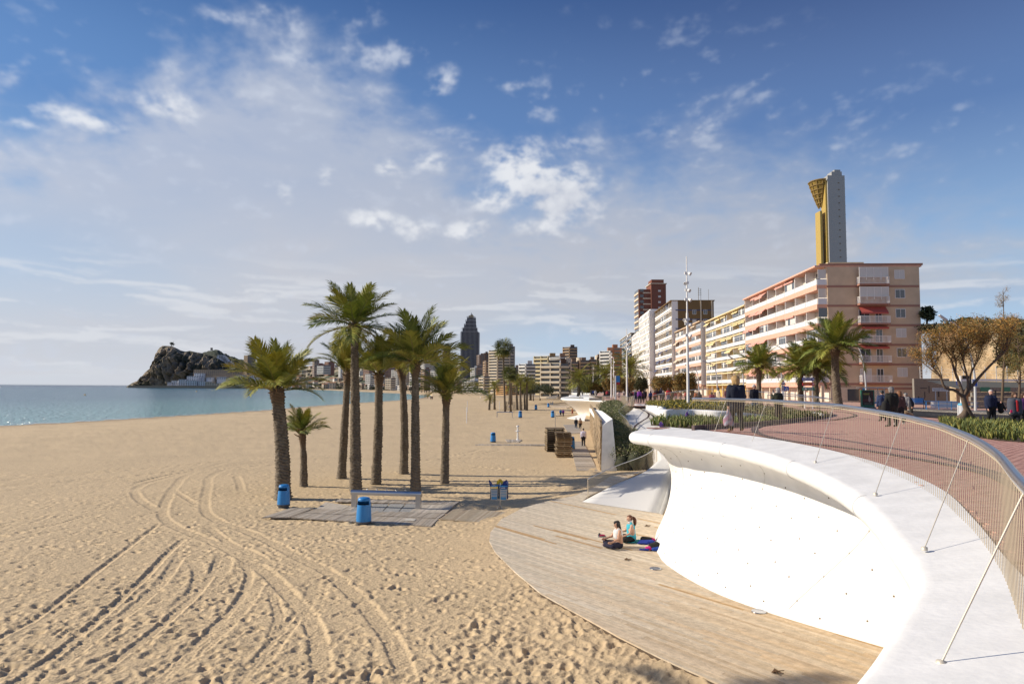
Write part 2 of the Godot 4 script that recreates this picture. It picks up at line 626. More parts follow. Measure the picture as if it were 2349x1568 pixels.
func shore_distance(p:Vector3)->float:
	var best:=1e9
	var q:=Vector2(p.x,p.z)
	var inside:=1.0
	for k in 2:
		var line:=shore_near if k==0 else shore_far
		for i in line.size()-1:
			var a:=Vector2(line[i].x,line[i].z)
			var b:=Vector2(line[i+1].x,line[i+1].z)
			var c:=Geometry2D.get_closest_point_to_segment(q,a,b)
			var d:=c.distance_to(q)
			if d<best:
				best=d
				inside=(b-a).cross(q-a) if k==0 else (b-a).cross(q-a)
	return best if inside>0.0 else -best
func deck_lift(x:float,z:float)->float:
	if z<-46.0 or x<-14.0 or z>-4.0:
		return 0.0
	var q:=Vector2(x,z)
	var best:=1e9
	for i in deck_edge.size()-1:
		best=minf(best,Geometry2D.get_closest_point_to_segment(q,deck_edge[i],deck_edge[i+1]).distance_to(q))
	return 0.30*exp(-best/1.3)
func sand_base(x:float,z:float)->float:
	return 0.08*nz2.get_noise_2d(x*0.07,z*0.07)*ss(8.0,25.0,-z)
func build_sand()->void:
	shore_points()
	for p in [[1480,1078],[1400,1092],[1360,1118],[1320,1136],[1250,1150],[1200,1164],[1150,1190],[1125,1220],[1122,1240],[1135,1265],[1180,1310],[1240,1360],[1330,1410],[1420,1460],[1520,1510],[1650,1568],[1800,1640]]:
		var q:=gp(p[0],p[1],0.35)
		deck_edge.append(Vector2(q.x,q.z))
	make_relief()
	var dist:=[]
	var r:=8.2
	while r<62.0:
		dist.append(r)
		r*=1.0+0.0016+0.00011*r
	while r<3200.0:
		dist.append(r)
		r*=1.035 if r<400 else 1.06
	var columns:=720
	var pts:=PackedVector3Array()
	pts.resize(dist.size()*columns)
	var cc:=PackedColorArray()
	cc.resize(pts.size())
	var dry:=Color(0.72,0.545,0.325)
	var damp:=Color(0.43,0.31,0.195)
	var o:=0
	for i in dist.size():
		var d:float=dist[i]
		for j in columns:
			var a:=deg_to_rad(lerpf(-44.0,27.0,j/(columns-1.0)))
			var x:=d*sin(a)
			var z:=-d*cos(a)
			var y:=0.0
			var k:=dry
			var tone:=nz2.get_noise_2d(x*0.12,z*0.3)*0.07+nz2.get_noise_2d(x*2.1,z*2.1)*0.03
			if d<62.0:
				var near:=1.0-ss(30,62,d)
				y=sand_base(x,z)+deck_lift(x,z)+relief_at(x,z)*(0.4+0.6*near)+nz.get_noise_2d(x*1.1,z*1.1)*0.020+nz2.get_noise_2d(x*5.0,z*5.0)*0.008*near
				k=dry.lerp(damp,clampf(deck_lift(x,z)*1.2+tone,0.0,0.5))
			else:
				y=sand_base(x,z)*0.5+nz.get_noise_2d(x*0.35,z*0.35)*0.05*(1.0-ss(150,400,d))
				if d>90.0:
					var s:=shore_distance(Vector3(x,0,z))
					var f:=ss(45.0,0.0,s)
					y=lerpf(y,SEA,f) if s>0 else SEA-minf(3.0,-s*0.06)
					k=dry.lerp(damp,ss(9.0,0.5,s)*0.9)
					k=k.lerp(damp,ss(0.1,0.5,nz.get_noise_2d(x*0.02,z*0.35))*ss(40,8,s)*0.6)
			pts[o]=Vector3(x,y,z)
			cc[o]=k*(1.0+tone)
			o+=1
	var m:=MB.new()
	m.grid(pts,columns,false,cc)
	struct("sand",m,M.sand)
func build_sea()->void:
	var m:=MB.new()
	var pts:=PackedVector3Array()
	var cc:=PackedColorArray()
	var columns:=160
	var dist:=[]
	var r:=60.0
	while r<16000.0:
		dist.append(r)
		r*=1.04
	dist.append(24000.0)
	for d:float in dist:
		for j in columns:
			var a:=deg_to_rad(lerpf(-60.0,20.0,j/(columns-1.0)))
			var p:=Vector3(d*sin(a),SEA,-d*cos(a))
			pts.append(p)
			var s:=-shore_distance(p) if d<3000 else 3000.0
			var k:=Color(0.17,0.36,0.34).lerp(Color(0.045,0.15,0.19),ss(0,170,s)).lerp(Color(0.02,0.07,0.12),ss(150,1200,s))
			k=k.lerp(Color(0.45,0.47,0.42),ss(3.0,0.0,absf(s))*0.7)
			cc.append(k)
	m.grid(pts,columns,false,cc)
	struct("sea",m,M.sea)
func build_far_land()->void:
	var m:=MB.new()
	var pts:=PackedVector3Array()
	var cc:=PackedColorArray()
	var columns:=200
	var rows:=40
	for i in rows:
		var t:=i/(rows-1.0)
		for j in columns:
			var px:=lerpf(575.0,1180.0,j/(columns-1.0))
			var p:=ap(px,880.0,lerpf(0.0,1.0,0.0)+hill_start(px)+t*900.0)
			p.y=hill_height(px,t)
			pts.append(p)
			var k:=Color(0.40,0.33,0.22).lerp(Color(0.05,0.065,0.035),ss(-0.1,0.25,nz.get_noise_2d(p.x*0.012,p.z*0.012)+ss(0.7,1.0,t)*0.5))
			cc.append(k)
	m.grid(pts,columns,false,cc)
	struct("hillside",m,M.land)
	m=MB.new()
	pts=PackedVector3Array()
	cc=PackedColorArray()
	var prof:=[Vector2(430,860),Vector2(457,811),Vector2(469,806.5),Vector2(484,802),Vector2(495,802.4),Vector2(513,811),Vector2(527,816.6),Vector2(549,823.6),Vector2(581,832),Vector2(620,846),Vector2(700,862),Vector2(780,880)]
	for i in 30:
		var t:=i/29.0
		for j in 170:
			var px:=lerpf(430.0,780.0,j/169.0)
			var top:=ap(px,table(prof,px),2600.0)
			var p:=ap(px,880.0,2350.0+t*500.0)
			var s:=sin(clampf(t*2.0,0,1)*PI*0.5) if t<0.5 else 1.0-(t-0.5)*1.2
			p.y=lerpf(0.0,top.y*(2350.0+t*500.0)/2600.0,s)+nz.get_noise_2d(p.x*0.05,p.z*0.05)*5.0*s
			pts.append(p)
			cc.append(Color(0.035,0.05,0.028).lerp(Color(0.16,0.13,0.085),ss(0.1,0.6,nz.get_noise_2d(p.x*0.03,p.z*0.03))*0.6))
	m.grid(pts,170,false,cc)
	struct("green_hill",m,M.land)
	m=MB.new()
	pts=PackedVector3Array()
	cc=PackedColorArray()
	var rock:=[[290,886],[302,878],[312,874],[321,875],[326,871],[333,856],[343,846],[353,838],[356,823],[357,815],[361,803],[365,797],[372,793],[386,793.4],[399,796.5],[410,802.4],[423,806],[433,804],[452,808],[465,810],[485,816],[500,822],[513,829],[527,842],[535,853],[556,870],[584,885],[600,890]]
	var tops:=[]
	for q in rock:
		tops.append(Vector2(q[0],q[1]))
	var nu:=300
	var nv:=90
	for i in nv:
		var t:=i/(nv-1.0)
		for j in nu:
			var px:=lerpf(290.0,600.0,j/(nu-1.0))
			var k:=0.0
			for e in tops.size()-1:
				if px>=tops[e].x and px<=tops[e+1].x:
					k=lerpf(tops[e].y,tops[e+1].y,(px-tops[e].x)/(tops[e+1].x-tops[e].x))
			var front:=2090.0+55.0*ss(340,296,px)
			var top:=ap(px,k,2200.0)
			var hh:=maxf(top.y+2.0,0.5)
			var d:=front+t*230.0
			var s:=ss(0.0,0.48,t)
			var ledge:=ss(400,470,px)
			s=lerpf(s,0.42*ss(0.0,0.30,t)+0.58*ss(0.30,0.52,t),ledge)
			if t>0.52:
				s=1.0-(t-0.52)*1.6
			var p:=ap(px,880.0,d)
			p.y=hh*s-2.0
			var ridge:=1.0-absf(nz.get_noise_3d(p.x*0.018,p.y*0.008,p.z*0.018))*2.0
			var fine:=nz.get_noise_3d(p.x*0.06,p.y*0.05,p.z*0.06)
			var face:=sin(clampf(s,0,1)*PI)
			p.z+=(ridge*34.0+fine*11.0)*(0.25+face)*ss(296,330,px)
			p.y+=fine*3.5*face
			pts.append(p)
			var green:=ss(0.02,0.3,nz.get_noise_3d(p.x*0.02,p.y*0.03,p.z*0.02)+ss(395,430,px)*0.32-ss(0.0,0.5,ridge-0.5)*0.2+(0.25 if t>0.5 and px>398 else 0.0))
			var tone:=Color(0.36,0.29,0.20).lerp(Color(0.24,0.185,0.125),clampf(0.5+fine,0,1))
			cc.append(tone.lerp(Color(0.040,0.048,0.030),green*0.92))
	m.grid(pts,nu,false,cc)
	struct("rocky_headland",m,M.land)
func hill_start(px:float)->float:
	return lerpf(1900.0,1050.0,ss(590,960,px))
func hill_height(px:float,t:float)->float:
	var crest:=table([Vector2(560,872),Vector2(640,858),Vector2(720,838),Vector2(800,836),Vector2(880,838),Vector2(960,846),Vector2(1060,868),Vector2(1180,886)],px)
	var d:=hill_start(px)+700.0
	var top:=ap(px,crest,d).y
	var base:=0.6
	var s:=ss(0.02,0.78,t)
	return base+(top-base)*s+nz.get_noise_2d(px*0.03,t*4.0)*4.0*s
var rail_foot:=[]
func build_promenade()->void:
	for p in [[1480,981],[1590,983],[1640,987],[1718,997],[1770,1006],[1840,1020],[1918.6,1035.6],[1970,1054],[2020,1074],[2079,1099.5],[2125,1125],[2167,1152.5],[2200,1184],[2231,1214],[2262,1253],[2286,1290],[2310,1337],[2349,1447]]:
		rail_foot.append(fp(p[0],p[1]))
	for q in [[2.80,-3.65],[2.15,-2.7],[1.75,-1.8],[1.62,-0.7],[1.9,0.8]]:
		rail_foot.append(Vector3(q[0],floor_at(q[0],q[1]),q[1]))
	var edge:=[]
	for p:Vector3 in rail_foot:
		edge.append(Vector2(p.z,p.x))
	edge.reverse()
	var m:=MB.new()
	var pts:=PackedVector3Array()
	var cc:=PackedColorArray()
	var z:=0.5
	var columns:=60
	var count:=0
	while z>-420.0:
		var x0:=left_edge(z)
		for j in columns:
			var t:=j/(columns-1.0)
			var x:=lerpf(x0,90.0+maxf(0.0,-z-90.0)*0.55,pow(t,1.8))
			pts.append(Vector3(x,floor_at(x,z)-0.03,z))
			cc.append(Color(0.62,0.34,0.265).lerp(Color(0.63,0.39,0.30),ss(-30,-75,z)))
		z-=0.35 if z>-30 else 1.2 if z>-80 else 6.0
	m.grid(pts,columns,false,cc)
	struct("promenade_pavement",m,M.brick)
	lay_bricks()
	var bands:=[
		[[2349,1128],[2277,1092],[2200,1071],[2112,1054],[2000,1035],[1893,1021],[1800,1009],[1745,996],[1731,985],[1745,976],[1800,969.5],[1860,966],[1915,962],[1955,955],[1962,951],[1945,946],[1910,942.5]],
	]
	for b in bands:
		var line:=[]
		for q in b:
			line.append(fp(q[0],q[1]))
		var s:=MB.new()
		strip(s,even(line,0.25),0.11,0.008)
		struct("paving_band",s,M.band)
func left_edge(z:float)->float:
	if z<-24.0:
		return table([Vector2(-420,60),Vector2(-160,20.0),Vector2(-90,13.5),Vector2(-70,12.2),Vector2(-66,15.2),Vector2(-60,14.8),Vector2(-53,13.4),Vector2(-45,12.2),Vector2(-30,8.2),Vector2(-24,6.2)],z)
	var i:=rail_foot.size()-1
	while i>1 and rail_foot[i-1].z>z:
		i-=1
	var a:Vector3=rail_foot[i]
	var b:Vector3=rail_foot[i-1]
	return lerpf(a.x,b.x,clampf((z-a.z)/minf(b.z-a.z,-0.001),0,1))
func strip(m:MB,line:Array,half:float,lift:float)->void:
	var pts:=PackedVector3Array()
	for i in line.size():
		var d:Vector3=line[mini(i+1,line.size()-1)]-line[maxi(i-1,0)]
		var s:=Vector3(-d.z,0,d.x).normalized()*half
		for k:float in [-1.0,1.0]:
			var p:Vector3=line[i]+s*k
			p.y=floor_at(p.x,p.z)+lift
			pts.append(p)
	m.grid(pts,2)
func lay_bricks()->void:
	var pieces:=[]
	var root:=tag(thing("brick_paving","red brick paving of the promenade just inside the curved steel railing","paving"),"","","","")
	var z:=-3.6
	var row:=0
	var g:=RandomNumberGenerator.new()
	g.seed=5
	while z>-24.0:
		var x0:=left_edge(z-0.05)+0.05
		var x:=floorf(x0/0.2)*0.2+(0.1 if row%2 else 0.0)
		while x<x0+10.5:
			if x>x0+0.02:
				pieces.append([Vector3(x+0.1,floor_at(x+0.1,z-0.05)-0.03+g.randf_range(-0.0015,0.0015),z-0.05),g.randf()])
			x+=0.2
		z-=0.1
		row+=1
	var order:=[]
	for i in pieces.size():
		var p:Vector3=pieces[i][0]
		order.append([p.distance_to(Vector3(0,EYE,0))+(0.0 if seen_in_frame(p) else 100.0),i])
	order.sort_custom(func(a,b):return a[0]<b[0])
	var tones:=[Color(0.62,0.33,0.26),Color(0.66,0.365,0.29),Color(0.58,0.305,0.24),Color(0.68,0.39,0.31)]
	var variants:=[]
	for k in 4:
		var v:=MB.new()
		v.col=tones[k]
		v.box(Vector3(0,0.012,0),Vector3(0.194,0.024,0.094))
		variants.append(v.mesh())
	var rest:=MB.new()
	for i in order.size():
		var e:Array=pieces[order[i][1]]
		if i<300:
			obj("brick",variants[int(e[1]*3.99)],M.brick,root).position=e[0]
		else:
			rest.col=tones[int(e[1]*3.99)]
			var p:Vector3=e[0]+Vector3(0,0.024,0)
			rest.quad(p+Vector3(-0.097,0,0.047),p+Vector3(0.097,0,0.047),p+Vector3(0.097,0,-0.047),p+Vector3(-0.097,0,-0.047))
			rest.quad(p+Vector3(-0.097,-0.024,0.047),p+Vector3(0.097,-0.024,0.047),p+Vector3(0.097,0,0.047),p+Vector3(-0.097,0,0.047))
	build("bricks",rest,M.brick,root).set_meta("kind","stuff")
func seen_in_frame(p:Vector3)->bool:
	var d:=view_basis.inverse()*(p-Vector3(0,EYE,0))
	if d.z>-0.5:
		return false
	return absf(d.x/d.z)*FPX<1174 and absf(d.y/d.z)*FPX<784
func build_deck()->void:
	var y:=0.35
	var outline:=PackedVector2Array()
	for q in deck_edge:
		outline.append(q)
	for q in [[9.0,-8.0],[10.5,-11.0],[9.6,-12.3],[8.0,-14.0],[6.6,-15.8],[5.7,-17.4],[5.15,-19.0],[4.85,-21.0],[4.95,-23.2],[5.9,-26.0],[6.4,-28.6]]:
		outline.append(Vector2(q[0],q[1]))
	for p in [[1510,1176],[1335,1150.5],[1348,1138],[1410,1110]]:
		var q:=gp(p[0],p[1],y)
		outline.append(Vector2(q.x,q.z))
	var root:=thing("timber_deck","pale curved timber deck of long planks beside the white wave wall","deck")
	var base:=MB.new()
	base.extrude(outline,-0.3,y-0.032)
	build("deck_frame",base,M.dark_gap,root)
	var dir:=Vector2(0.60,0.80).normalized()
	var nor:=Vector2(-dir.y,dir.x)
	var lo:=1e9
	var hi:=-1e9
	for q in outline:
		lo=minf(lo,q.dot(nor))
		hi=maxf(hi,q.dot(nor))
	var g:=RandomNumberGenerator.new()
	g.seed=31
	var found:=[]
	var s:=lo
	while s<hi:
		var t:=-60.0+g.randf()*3.0
		while t<20.0:
			var l:=g.randf_range(2.2,4.4)
			var a:=nor*(s+0.004)+dir*(t+0.003)
			var b:=nor*(s+0.116)+dir*(t+0.003)
			var c:=nor*(s+0.116)+dir*(t+l-0.003)
			var d:=nor*(s+0.004)+dir*(t+l-0.003)
			for poly in Geometry2D.intersect_polygons(PackedVector2Array([a,b,c,d]),outline):
				if poly.size()>=3:
					var mid:=Vector2.ZERO
					for q in poly:
						mid+=q/poly.size()
					found.append([poly,mid,g.randf(),g.randf()])
			t+=l
		s+=0.12
	found.sort_custom(func(p,q):return p[1].length()+(0.0 if seen_in_frame(Vector3(p[1].x,y,p[1].y)) else 60.0)<q[1].length()+(0.0 if seen_in_frame(Vector3(q[1].x,y,q[1].y)) else 60.0))
	var rest:=MB.new()
	for i in found.size():
		var f:Array=found[i]
		var m:=rest
		if i<300:
			m=MB.new()
		var worn:float=clampf(1.25-(f[1].x+0.35*(f[1].y+20.0)+3.0)*0.085,0.0,1.0)
		var k:=Color(0.68,0.50,0.31).lerp(Color(0.75,0.655,0.515),clampf(worn+(f[2]-0.5)*0.5,0,1))
		if f[2]<0.06:
			k=Color(0.58,0.38,0.19)
		m.col=k*(0.88+0.22*f[3])
		m.extrude(f[0],y-0.03,y+(f[3]-0.5)*0.004)
		if i<300:
			build("plank",m,M.wood,root)
	build("planks",rest,M.wood,root).set_meta("kind","stuff")
func wave_stations()->Array:
	return [
		[13.5,-58.0,13.2,-57.0,2.6,15.0,-58.0],[11.4,-47.0,11.4,-46.5,1.7,12.8,-47.0],[9.4,-38.5,9.6,-38.5,0.95,10.8,-38.5],[6.5,-30.0,6.75,-29.6,0.33,8.0,-30.5],[4.75,-25.6,5.5,-26.0,0.33,6.4,-26.5],
		[3.97,-23.2,4.85,-23.4,0.33,5.6,-24.0],[4.25,-21.9,4.68,-22.0,0.33,5.85,-22.8],[4.9,-20.4,4.66,-20.8,0.33,6.2,-21.2],[5.5,-18.2,4.98,-19.0,0.33,6.7,-18.9],[5.72,-16.2,5.5,-17.5,0.33,6.95,-16.4],
		[5.68,-14.0,6.4,-16.0,0.33,6.98,-14.2],[5.42,-11.8,7.75,-14.2,0.33,6.72,-11.9],[4.95,-9.8,9.2,-12.4,0.33,6.2,-9.9],[4.25,-7.8,10.2,-10.2,0.33,5.35,-8.0],[3.65,-6.35,9.6,-7.6,0.33,4.6,-6.5],
		[2.85,-5.25,8.0,-5.6,0.33,4.0,-5.3],[2.02,-4.25,6.0,-4.0,0.33,3.25,-4.35],[1.0,-3.25,4.0,-2.8,0.33,2.72,-3.55],[-0.2,-2.7,2.0,-1.6,0.33,2.05,-2.55],[-2.0,-2.3,0.0,-0.6,0.33,1.62,-0.7],[-5.0,-2.2,-4.0,-0.2,0.33,1.9,0.8]]
func wave_section(l:Vector3,b:Vector3,r:Vector3,inward:Vector3,roll:float,bite:float,segs:=22)->PackedVector3Array:
	var p:=PackedVector3Array()
	var inner:=l+inward*roll
	for i in 5:
		p.append(r.lerp(inner,i/5.0))
	for i in 11:
		var a:=PI*0.5+PI*1.06*i/10.0
		p.append(l+inward*roll+Vector3.DOWN*roll-inward*(-cos(a))*roll+Vector3.UP*sin(a)*roll)
	var u:=p[p.size()-1]
	var c1:=u+inward*bite*1.5+Vector3.DOWN*0.16
	var c2:=b+inward*(0.40+bite*0.42)+Vector3.UP*maxf(0.9,(u.y-b.y)*0.42)
	for i in range(1,segs+1):
		var t:=float(i)/segs
		var s:=1.0-t
		p.append(u*s*s*s+c1*3.0*s*s*t+c2*3.0*s*t*t+b*t*t*t)
	p.append(b+Vector3.DOWN*0.5-inward*0.05)
	return p
func build_wave_wall()->void:
	var st:=wave_stations()
	var lips:=[]
	var feet:=[]
	var rails:=[]
	for s in st:
		lips.append(Vector3(s[0],floor_at(s[0],s[1])-0.13,s[1]))
		feet.append(Vector3(s[2],s[4],s[3]))
		rails.append(Vector3(s[5],floor_at(s[5],s[6])+0.012,s[6]))
	var root:=thing("wave_wall","large white concrete wave wall with overhanging lip curving round the deck","wall")
	var pts:=PackedVector3Array()
	var per:=16
	var columns:=0
	var total:=(st.size()-1)*per
	var secs:=[]
	for i in total+1:
		var s:=float(i)/per
		var l:=poly_at(lips,s)
		var l2:=poly_at(lips,minf(s+0.05,st.size()-1.0))
		var l0:=poly_at(lips,maxf(s-0.05,0.0))
		var tan:=(l2-l0)
		tan.y=0
		var inward:=Vector3(tan.z,0,-tan.x).normalized()
		var b:=poly_at(feet,s)
		var r:=poly_at(rails,s)
		var k:=s
		var bite:=0.45+0.75*ss(2.5,5.5,k)+1.0*ss(6.0,10.0,k)
		var sec:=wave_section(l,b,r,inward,0.185,bite)
		columns=sec.size()
		pts.append_array(sec)
		secs.append(sec)
	var m:=MB.new()
	m.grid(pts,columns)
	build("concrete_shell",m,M.white,root)
	var h:=MB.new()
	var hole:=MB.new()
	hole.lathe([Vector2(0.022,0.0),Vector2(0.022,0.004),Vector2(0.0001,0.004)],8)
	var hole_mesh:=hole.mesh()
	var used:=0
	for i in range(int(4.6*per),int(13.0*per)):
		var sec:PackedVector3Array=secs[i]
		if i%30==8:
			var line:=[]
			for k in range(5,columns-2):
				var q:Vector3=sec[k]
				var nn:Vector3=(secs[i+1][k]-sec[k]).cross(sec[k+1]-sec[k]).normalized()
				line.append(q-nn*0.003)
			h.tube(line,[0.0075],4,false)
		if i%6==2:
			for k in range(17,columns-3,3):
				var kk:int=k+(int(i/6.0)%2)
				if kk>=columns-2:
					continue
				var a:Vector3=secs[i+1][kk]-sec[kk]
				var d:Vector3=sec[kk+1]-sec[kk]
				var nn:=d.cross(a).normalized()
				if nn.x>0.0:
					nn=-nn
				var o:=obj("tie_hole",hole_mesh,M.hole,root)
				var x:=nn.cross(Vector3.UP).normalized()
				o.transform=Transform3D(Basis(x,nn,x.cross(nn)),sec[kk])
				used+=1
	build("joint_line",h,smat(0.62,0.61,0.59,0.8),root)
	railing()
func railing()->void:
	var root:=thing("promenade_railing","curved steel railing with thin upright rods along the white ledge in the foreground","railing")
	var run:=even(rail_foot.slice(1),0.11)
	var top:=[]
	for i in range(0,run.size(),2):
		top.append(run[i]+Vector3.UP*1.0)
	var t:=MB.new()
	t.tube(top,[0.036],12)
	build("handrail",t,M.steel,root)
	var low:=[]
	for p:Vector3 in top:
		low.append(p+Vector3.DOWN*0.06)
	t=MB.new()
	t.tube(low,[0.009],5)
	build("top_flat",t,M.rod,root)
	var rod:=MB.new()
	rod.tube([Vector3.ZERO,Vector3(0,0.96,0)],[0.0034],6)
	var rod_mesh:=rod.mesh()
	var k:=0
	for p:Vector3 in run:
		if k<300 and p.z<-2.6:
			obj("baluster",rod_mesh,M.rod,root).position=p
			k+=1
	var stays:=[[1587,918.6,1556,981],[1663,922,1637,997],[1755,922,1725,1013.7],[1915,929.7,1871,1058.6],[2072,956,2009,1132],[2221.8,1006,2121.5,1257],[2335,1134,2160,1520]]
	for s in stays:
		var foot:=gp(s[2],s[3],4.0)
		for i in 4:
			foot=gp(s[2],s[3],floor_at(foot.x,foot.z)-0.08)
		var best:Vector3=top[0]
		var d:=view_basis.inverse()
		var err:=1e9
		for p:Vector3 in top:
			var q:=d*(p-Vector3(0,EYE,0))
			if q.z<-0.5:
				var e:=Vector2(CX-q.x/q.z*FPX-s[0],CY+q.y/q.z*FPX-s[1]).length()
				if e<err:
					err=e
					best=p
		var c:=MB.new()
		c.tube([foot,best+Vector3.DOWN*0.03],[0.0065],6)
		build("stay",c,M.cable,root)
		c=MB.new()
		c.lathe([Vector2(0.03,-0.02),Vector2(0.03,0.012),Vector2(0.0,0.02)],8,foot)
		build("stay_foot",c,M.cable,root)
func build_ramp()->void:
	var prs:=[
		[gp(1335,1150.5,0.36),gp(1512,1177,0.36)],[gp(1360,1137,0.40),gp(1532,1120,0.75)],[gp(1410,1111,0.62),gp(1540,1092,0.95)],[gp(1476,1083,0.92),gp(1545,1070,1.1)],
		[gp(1503,1062,1.1),Vector3(9.8,1.35,-40.5)],[gp(1512,1050,1.25),Vector3(10.4,1.6,-43.5)],[Vector3(9.3,1.75,-45.5),Vector3(11.2,1.9,-47.0)],[Vector3(8.6,2.1,-49.0),Vector3(11.2,2.2,-50.5)],[gp(1437,987,2.35),Vector3(11.4,2.55,-53.5)],
		[gp(1420,968,2.7),gp(1530,975,2.75)],[gp(1432,953,3.05),gp(1535,956,3.1)],[gp(1452,938,3.5),gp(1530,941,3.55)],[gp(1455,929.5,3.8),gp(1505,930.5,3.85)],[gp(1455,926.5,3.88),gp(1500,927,3.88)]]
	var left:=[]
	var right:=[]
	for q in prs:
		left.append(q[0])
		right.append(q[1])
	var pts:=PackedVector3Array()
	var n:=(prs.size()-1)*6
	for i in n+1:
		var a:=poly_at(left,i/6.0)
		var b:=poly_at(right,i/6.0)
		pts.append(a+Vector3(-0.02,-1.2,0))
		for k in 7:
			pts.append(a.lerp(b,k/6.0))
		pts.append(b+Vector3(0.02,-1.2,0))
	var m:=MB.new()
	m.grid(pts,9)
	struct("white_ramp",m,M.ramp)
	var line:=[]
	for q in [[1455,986],[1458,977],[1475,965],[1487,957],[1487,948],[1472,939],[1455,931]]:
		var t:float=clampf((986.0-q[1])/57.0,0,1)
		line.append(gp(q[0],q[1],lerpf(2.42,3.78,t))+Vector3.UP*0.03)
	m=MB.new()
	var dr:=PackedVector3Array()
	for p:Vector3 in even(line,0.4):
		dr.append(p+Vector3(-0.09,0,0))
		dr.append(p+Vector3(0.09,0,0))
	m.grid(dr,2)
	m.grid(dr,2,true)
	struct("drain_line",m,M.band)
	var low:=[]
	for i in range(4,27):
		low.append(poly_at(left,i/6.0))
	simple_rail("ramp_railing","curved rod railing along the lower white ramp beside the deck",low,0.92,0.15)
	var up:=[]
	for i in range(42,n+1):
		up.append(poly_at(left,i/6.0))
	for q in [[1443,925],[1425,918],[1408,914.5]]:
		up.append(gp(q[0],q[1]+7.0,3.9))
	simple_rail("ramp_railing","S-curved rod railing between the bushes and the upper white ramp",up,0.92,0.18)
func simple_rail(called:String,label:String,line:Array,height:float,step:float,rods:=true)->Node3D:
	var root:=thing(called,label,"railing")
	var run:=even(line,step)
	var top:=[]
	for i in range(0,run.size(),2):
		top.append(run[i]+Vector3.UP*height)
	top.append(run[run.size()-1]+Vector3.UP*height)
	var t:=MB.new()
	t.tube(top,[0.026],8)
	build("handrail",t,M.steel,root)
	var rod:=MB.new()
	rod.tube([Vector3.ZERO,Vector3(0,height-0.01,0)],[0.0042],5)
	var mesh:=rod.mesh()
	for i in run.size():
		if i<300 and rods:
			obj("baluster",mesh,M.rod,root).position=run[i]
	var post:=MB.new()
	post.tube([Vector3.ZERO,Vector3(0,height-0.01,0)],[0.02],6)
	obj("post",post.mesh(),M.rod,root).position=run[0]
	obj("post",post.mesh(),M.rod,root).position=run[run.size()-1]
	return root
func leaf_mat(r:float,g:float,b:float)->StandardMaterial3D:
	var m:=vmat(0.55)
	m.albedo_color=lin(r,g,b)
	m.backlight_enabled=true
	m.backlight=lin(r*0.16,g*0.15,b*0.02)
	m.cull_mode=BaseMaterial3D.CULL_DISABLED
	return m
func frond(droop:float,seed_:int,pairs:=42,wide:=1.0,tint:=Color.WHITE)->MB:
	var g:=RandomNumberGenerator.new()
	g.seed=seed_
	var m:=MB.new()
	var spine:=[]
	var p:=Vector3.ZERO
	var a:=0.0
	for i in 13:
		spine.append(p)
		a-=droop/12.0*(0.4+1.2*i/12.0)
		p+=Vector3(cos(a),sin(a),g.randf_range(-0.03,0.03))/12.0
	m.col=Color(0.30,0.24,0.09)*1.0
	var rr:=[]
	for i in 13:
		rr.append(0.016*(1.0-i/12.5))
	m.tube(spine,rr,4,false)
	for i in pairs:
		var t:=0.16+0.84*i/(pairs-1.0)
		var o:=poly_at(spine,t*11.99)
		var d:=(poly_at(spine,minf(t*11.99+0.3,12.0))-poly_at(spine,maxf(t*11.99-0.3,0.0))).normalized()
		var up:=Vector3(0,0,1).cross(d).normalized()
		for s:float in [-1.0,1.0]:
			var l:=0.23*wide*(0.35+1.1*sin(minf(1.0,0.15+(t-0.1)*1.0)*PI*0.92))*g.randf_range(0.8,1.15)
			var f:=lerpf(0.55,1.5,t)+g.randf_range(-0.15,0.15)
			var dir:=(Vector3(0,0,s)+d*f+up*g.randf_range(0.12,0.5)).normalized()
			var end:=o+dir*l+Vector3.DOWN*l*(0.12+0.25*g.randf())
			var mid:=o+dir*l*0.5
			var w:=dir.cross(up).normalized()*0.0085*(0.7+0.5*wide)
			var k:=g.randf_range(0.7,1.25)
			m.col=Color(0.22*k,0.235*k,0.045*k).lerp(Color(0.46,0.40,0.09),clampf(g.randf()*0.75-0.30+t*0.25,0,1))*tint
			m.quad(o-w*0.6,mid-w,mid+w,o+w*0.6)
			m.tri(mid-w,end,mid+w)
	return m
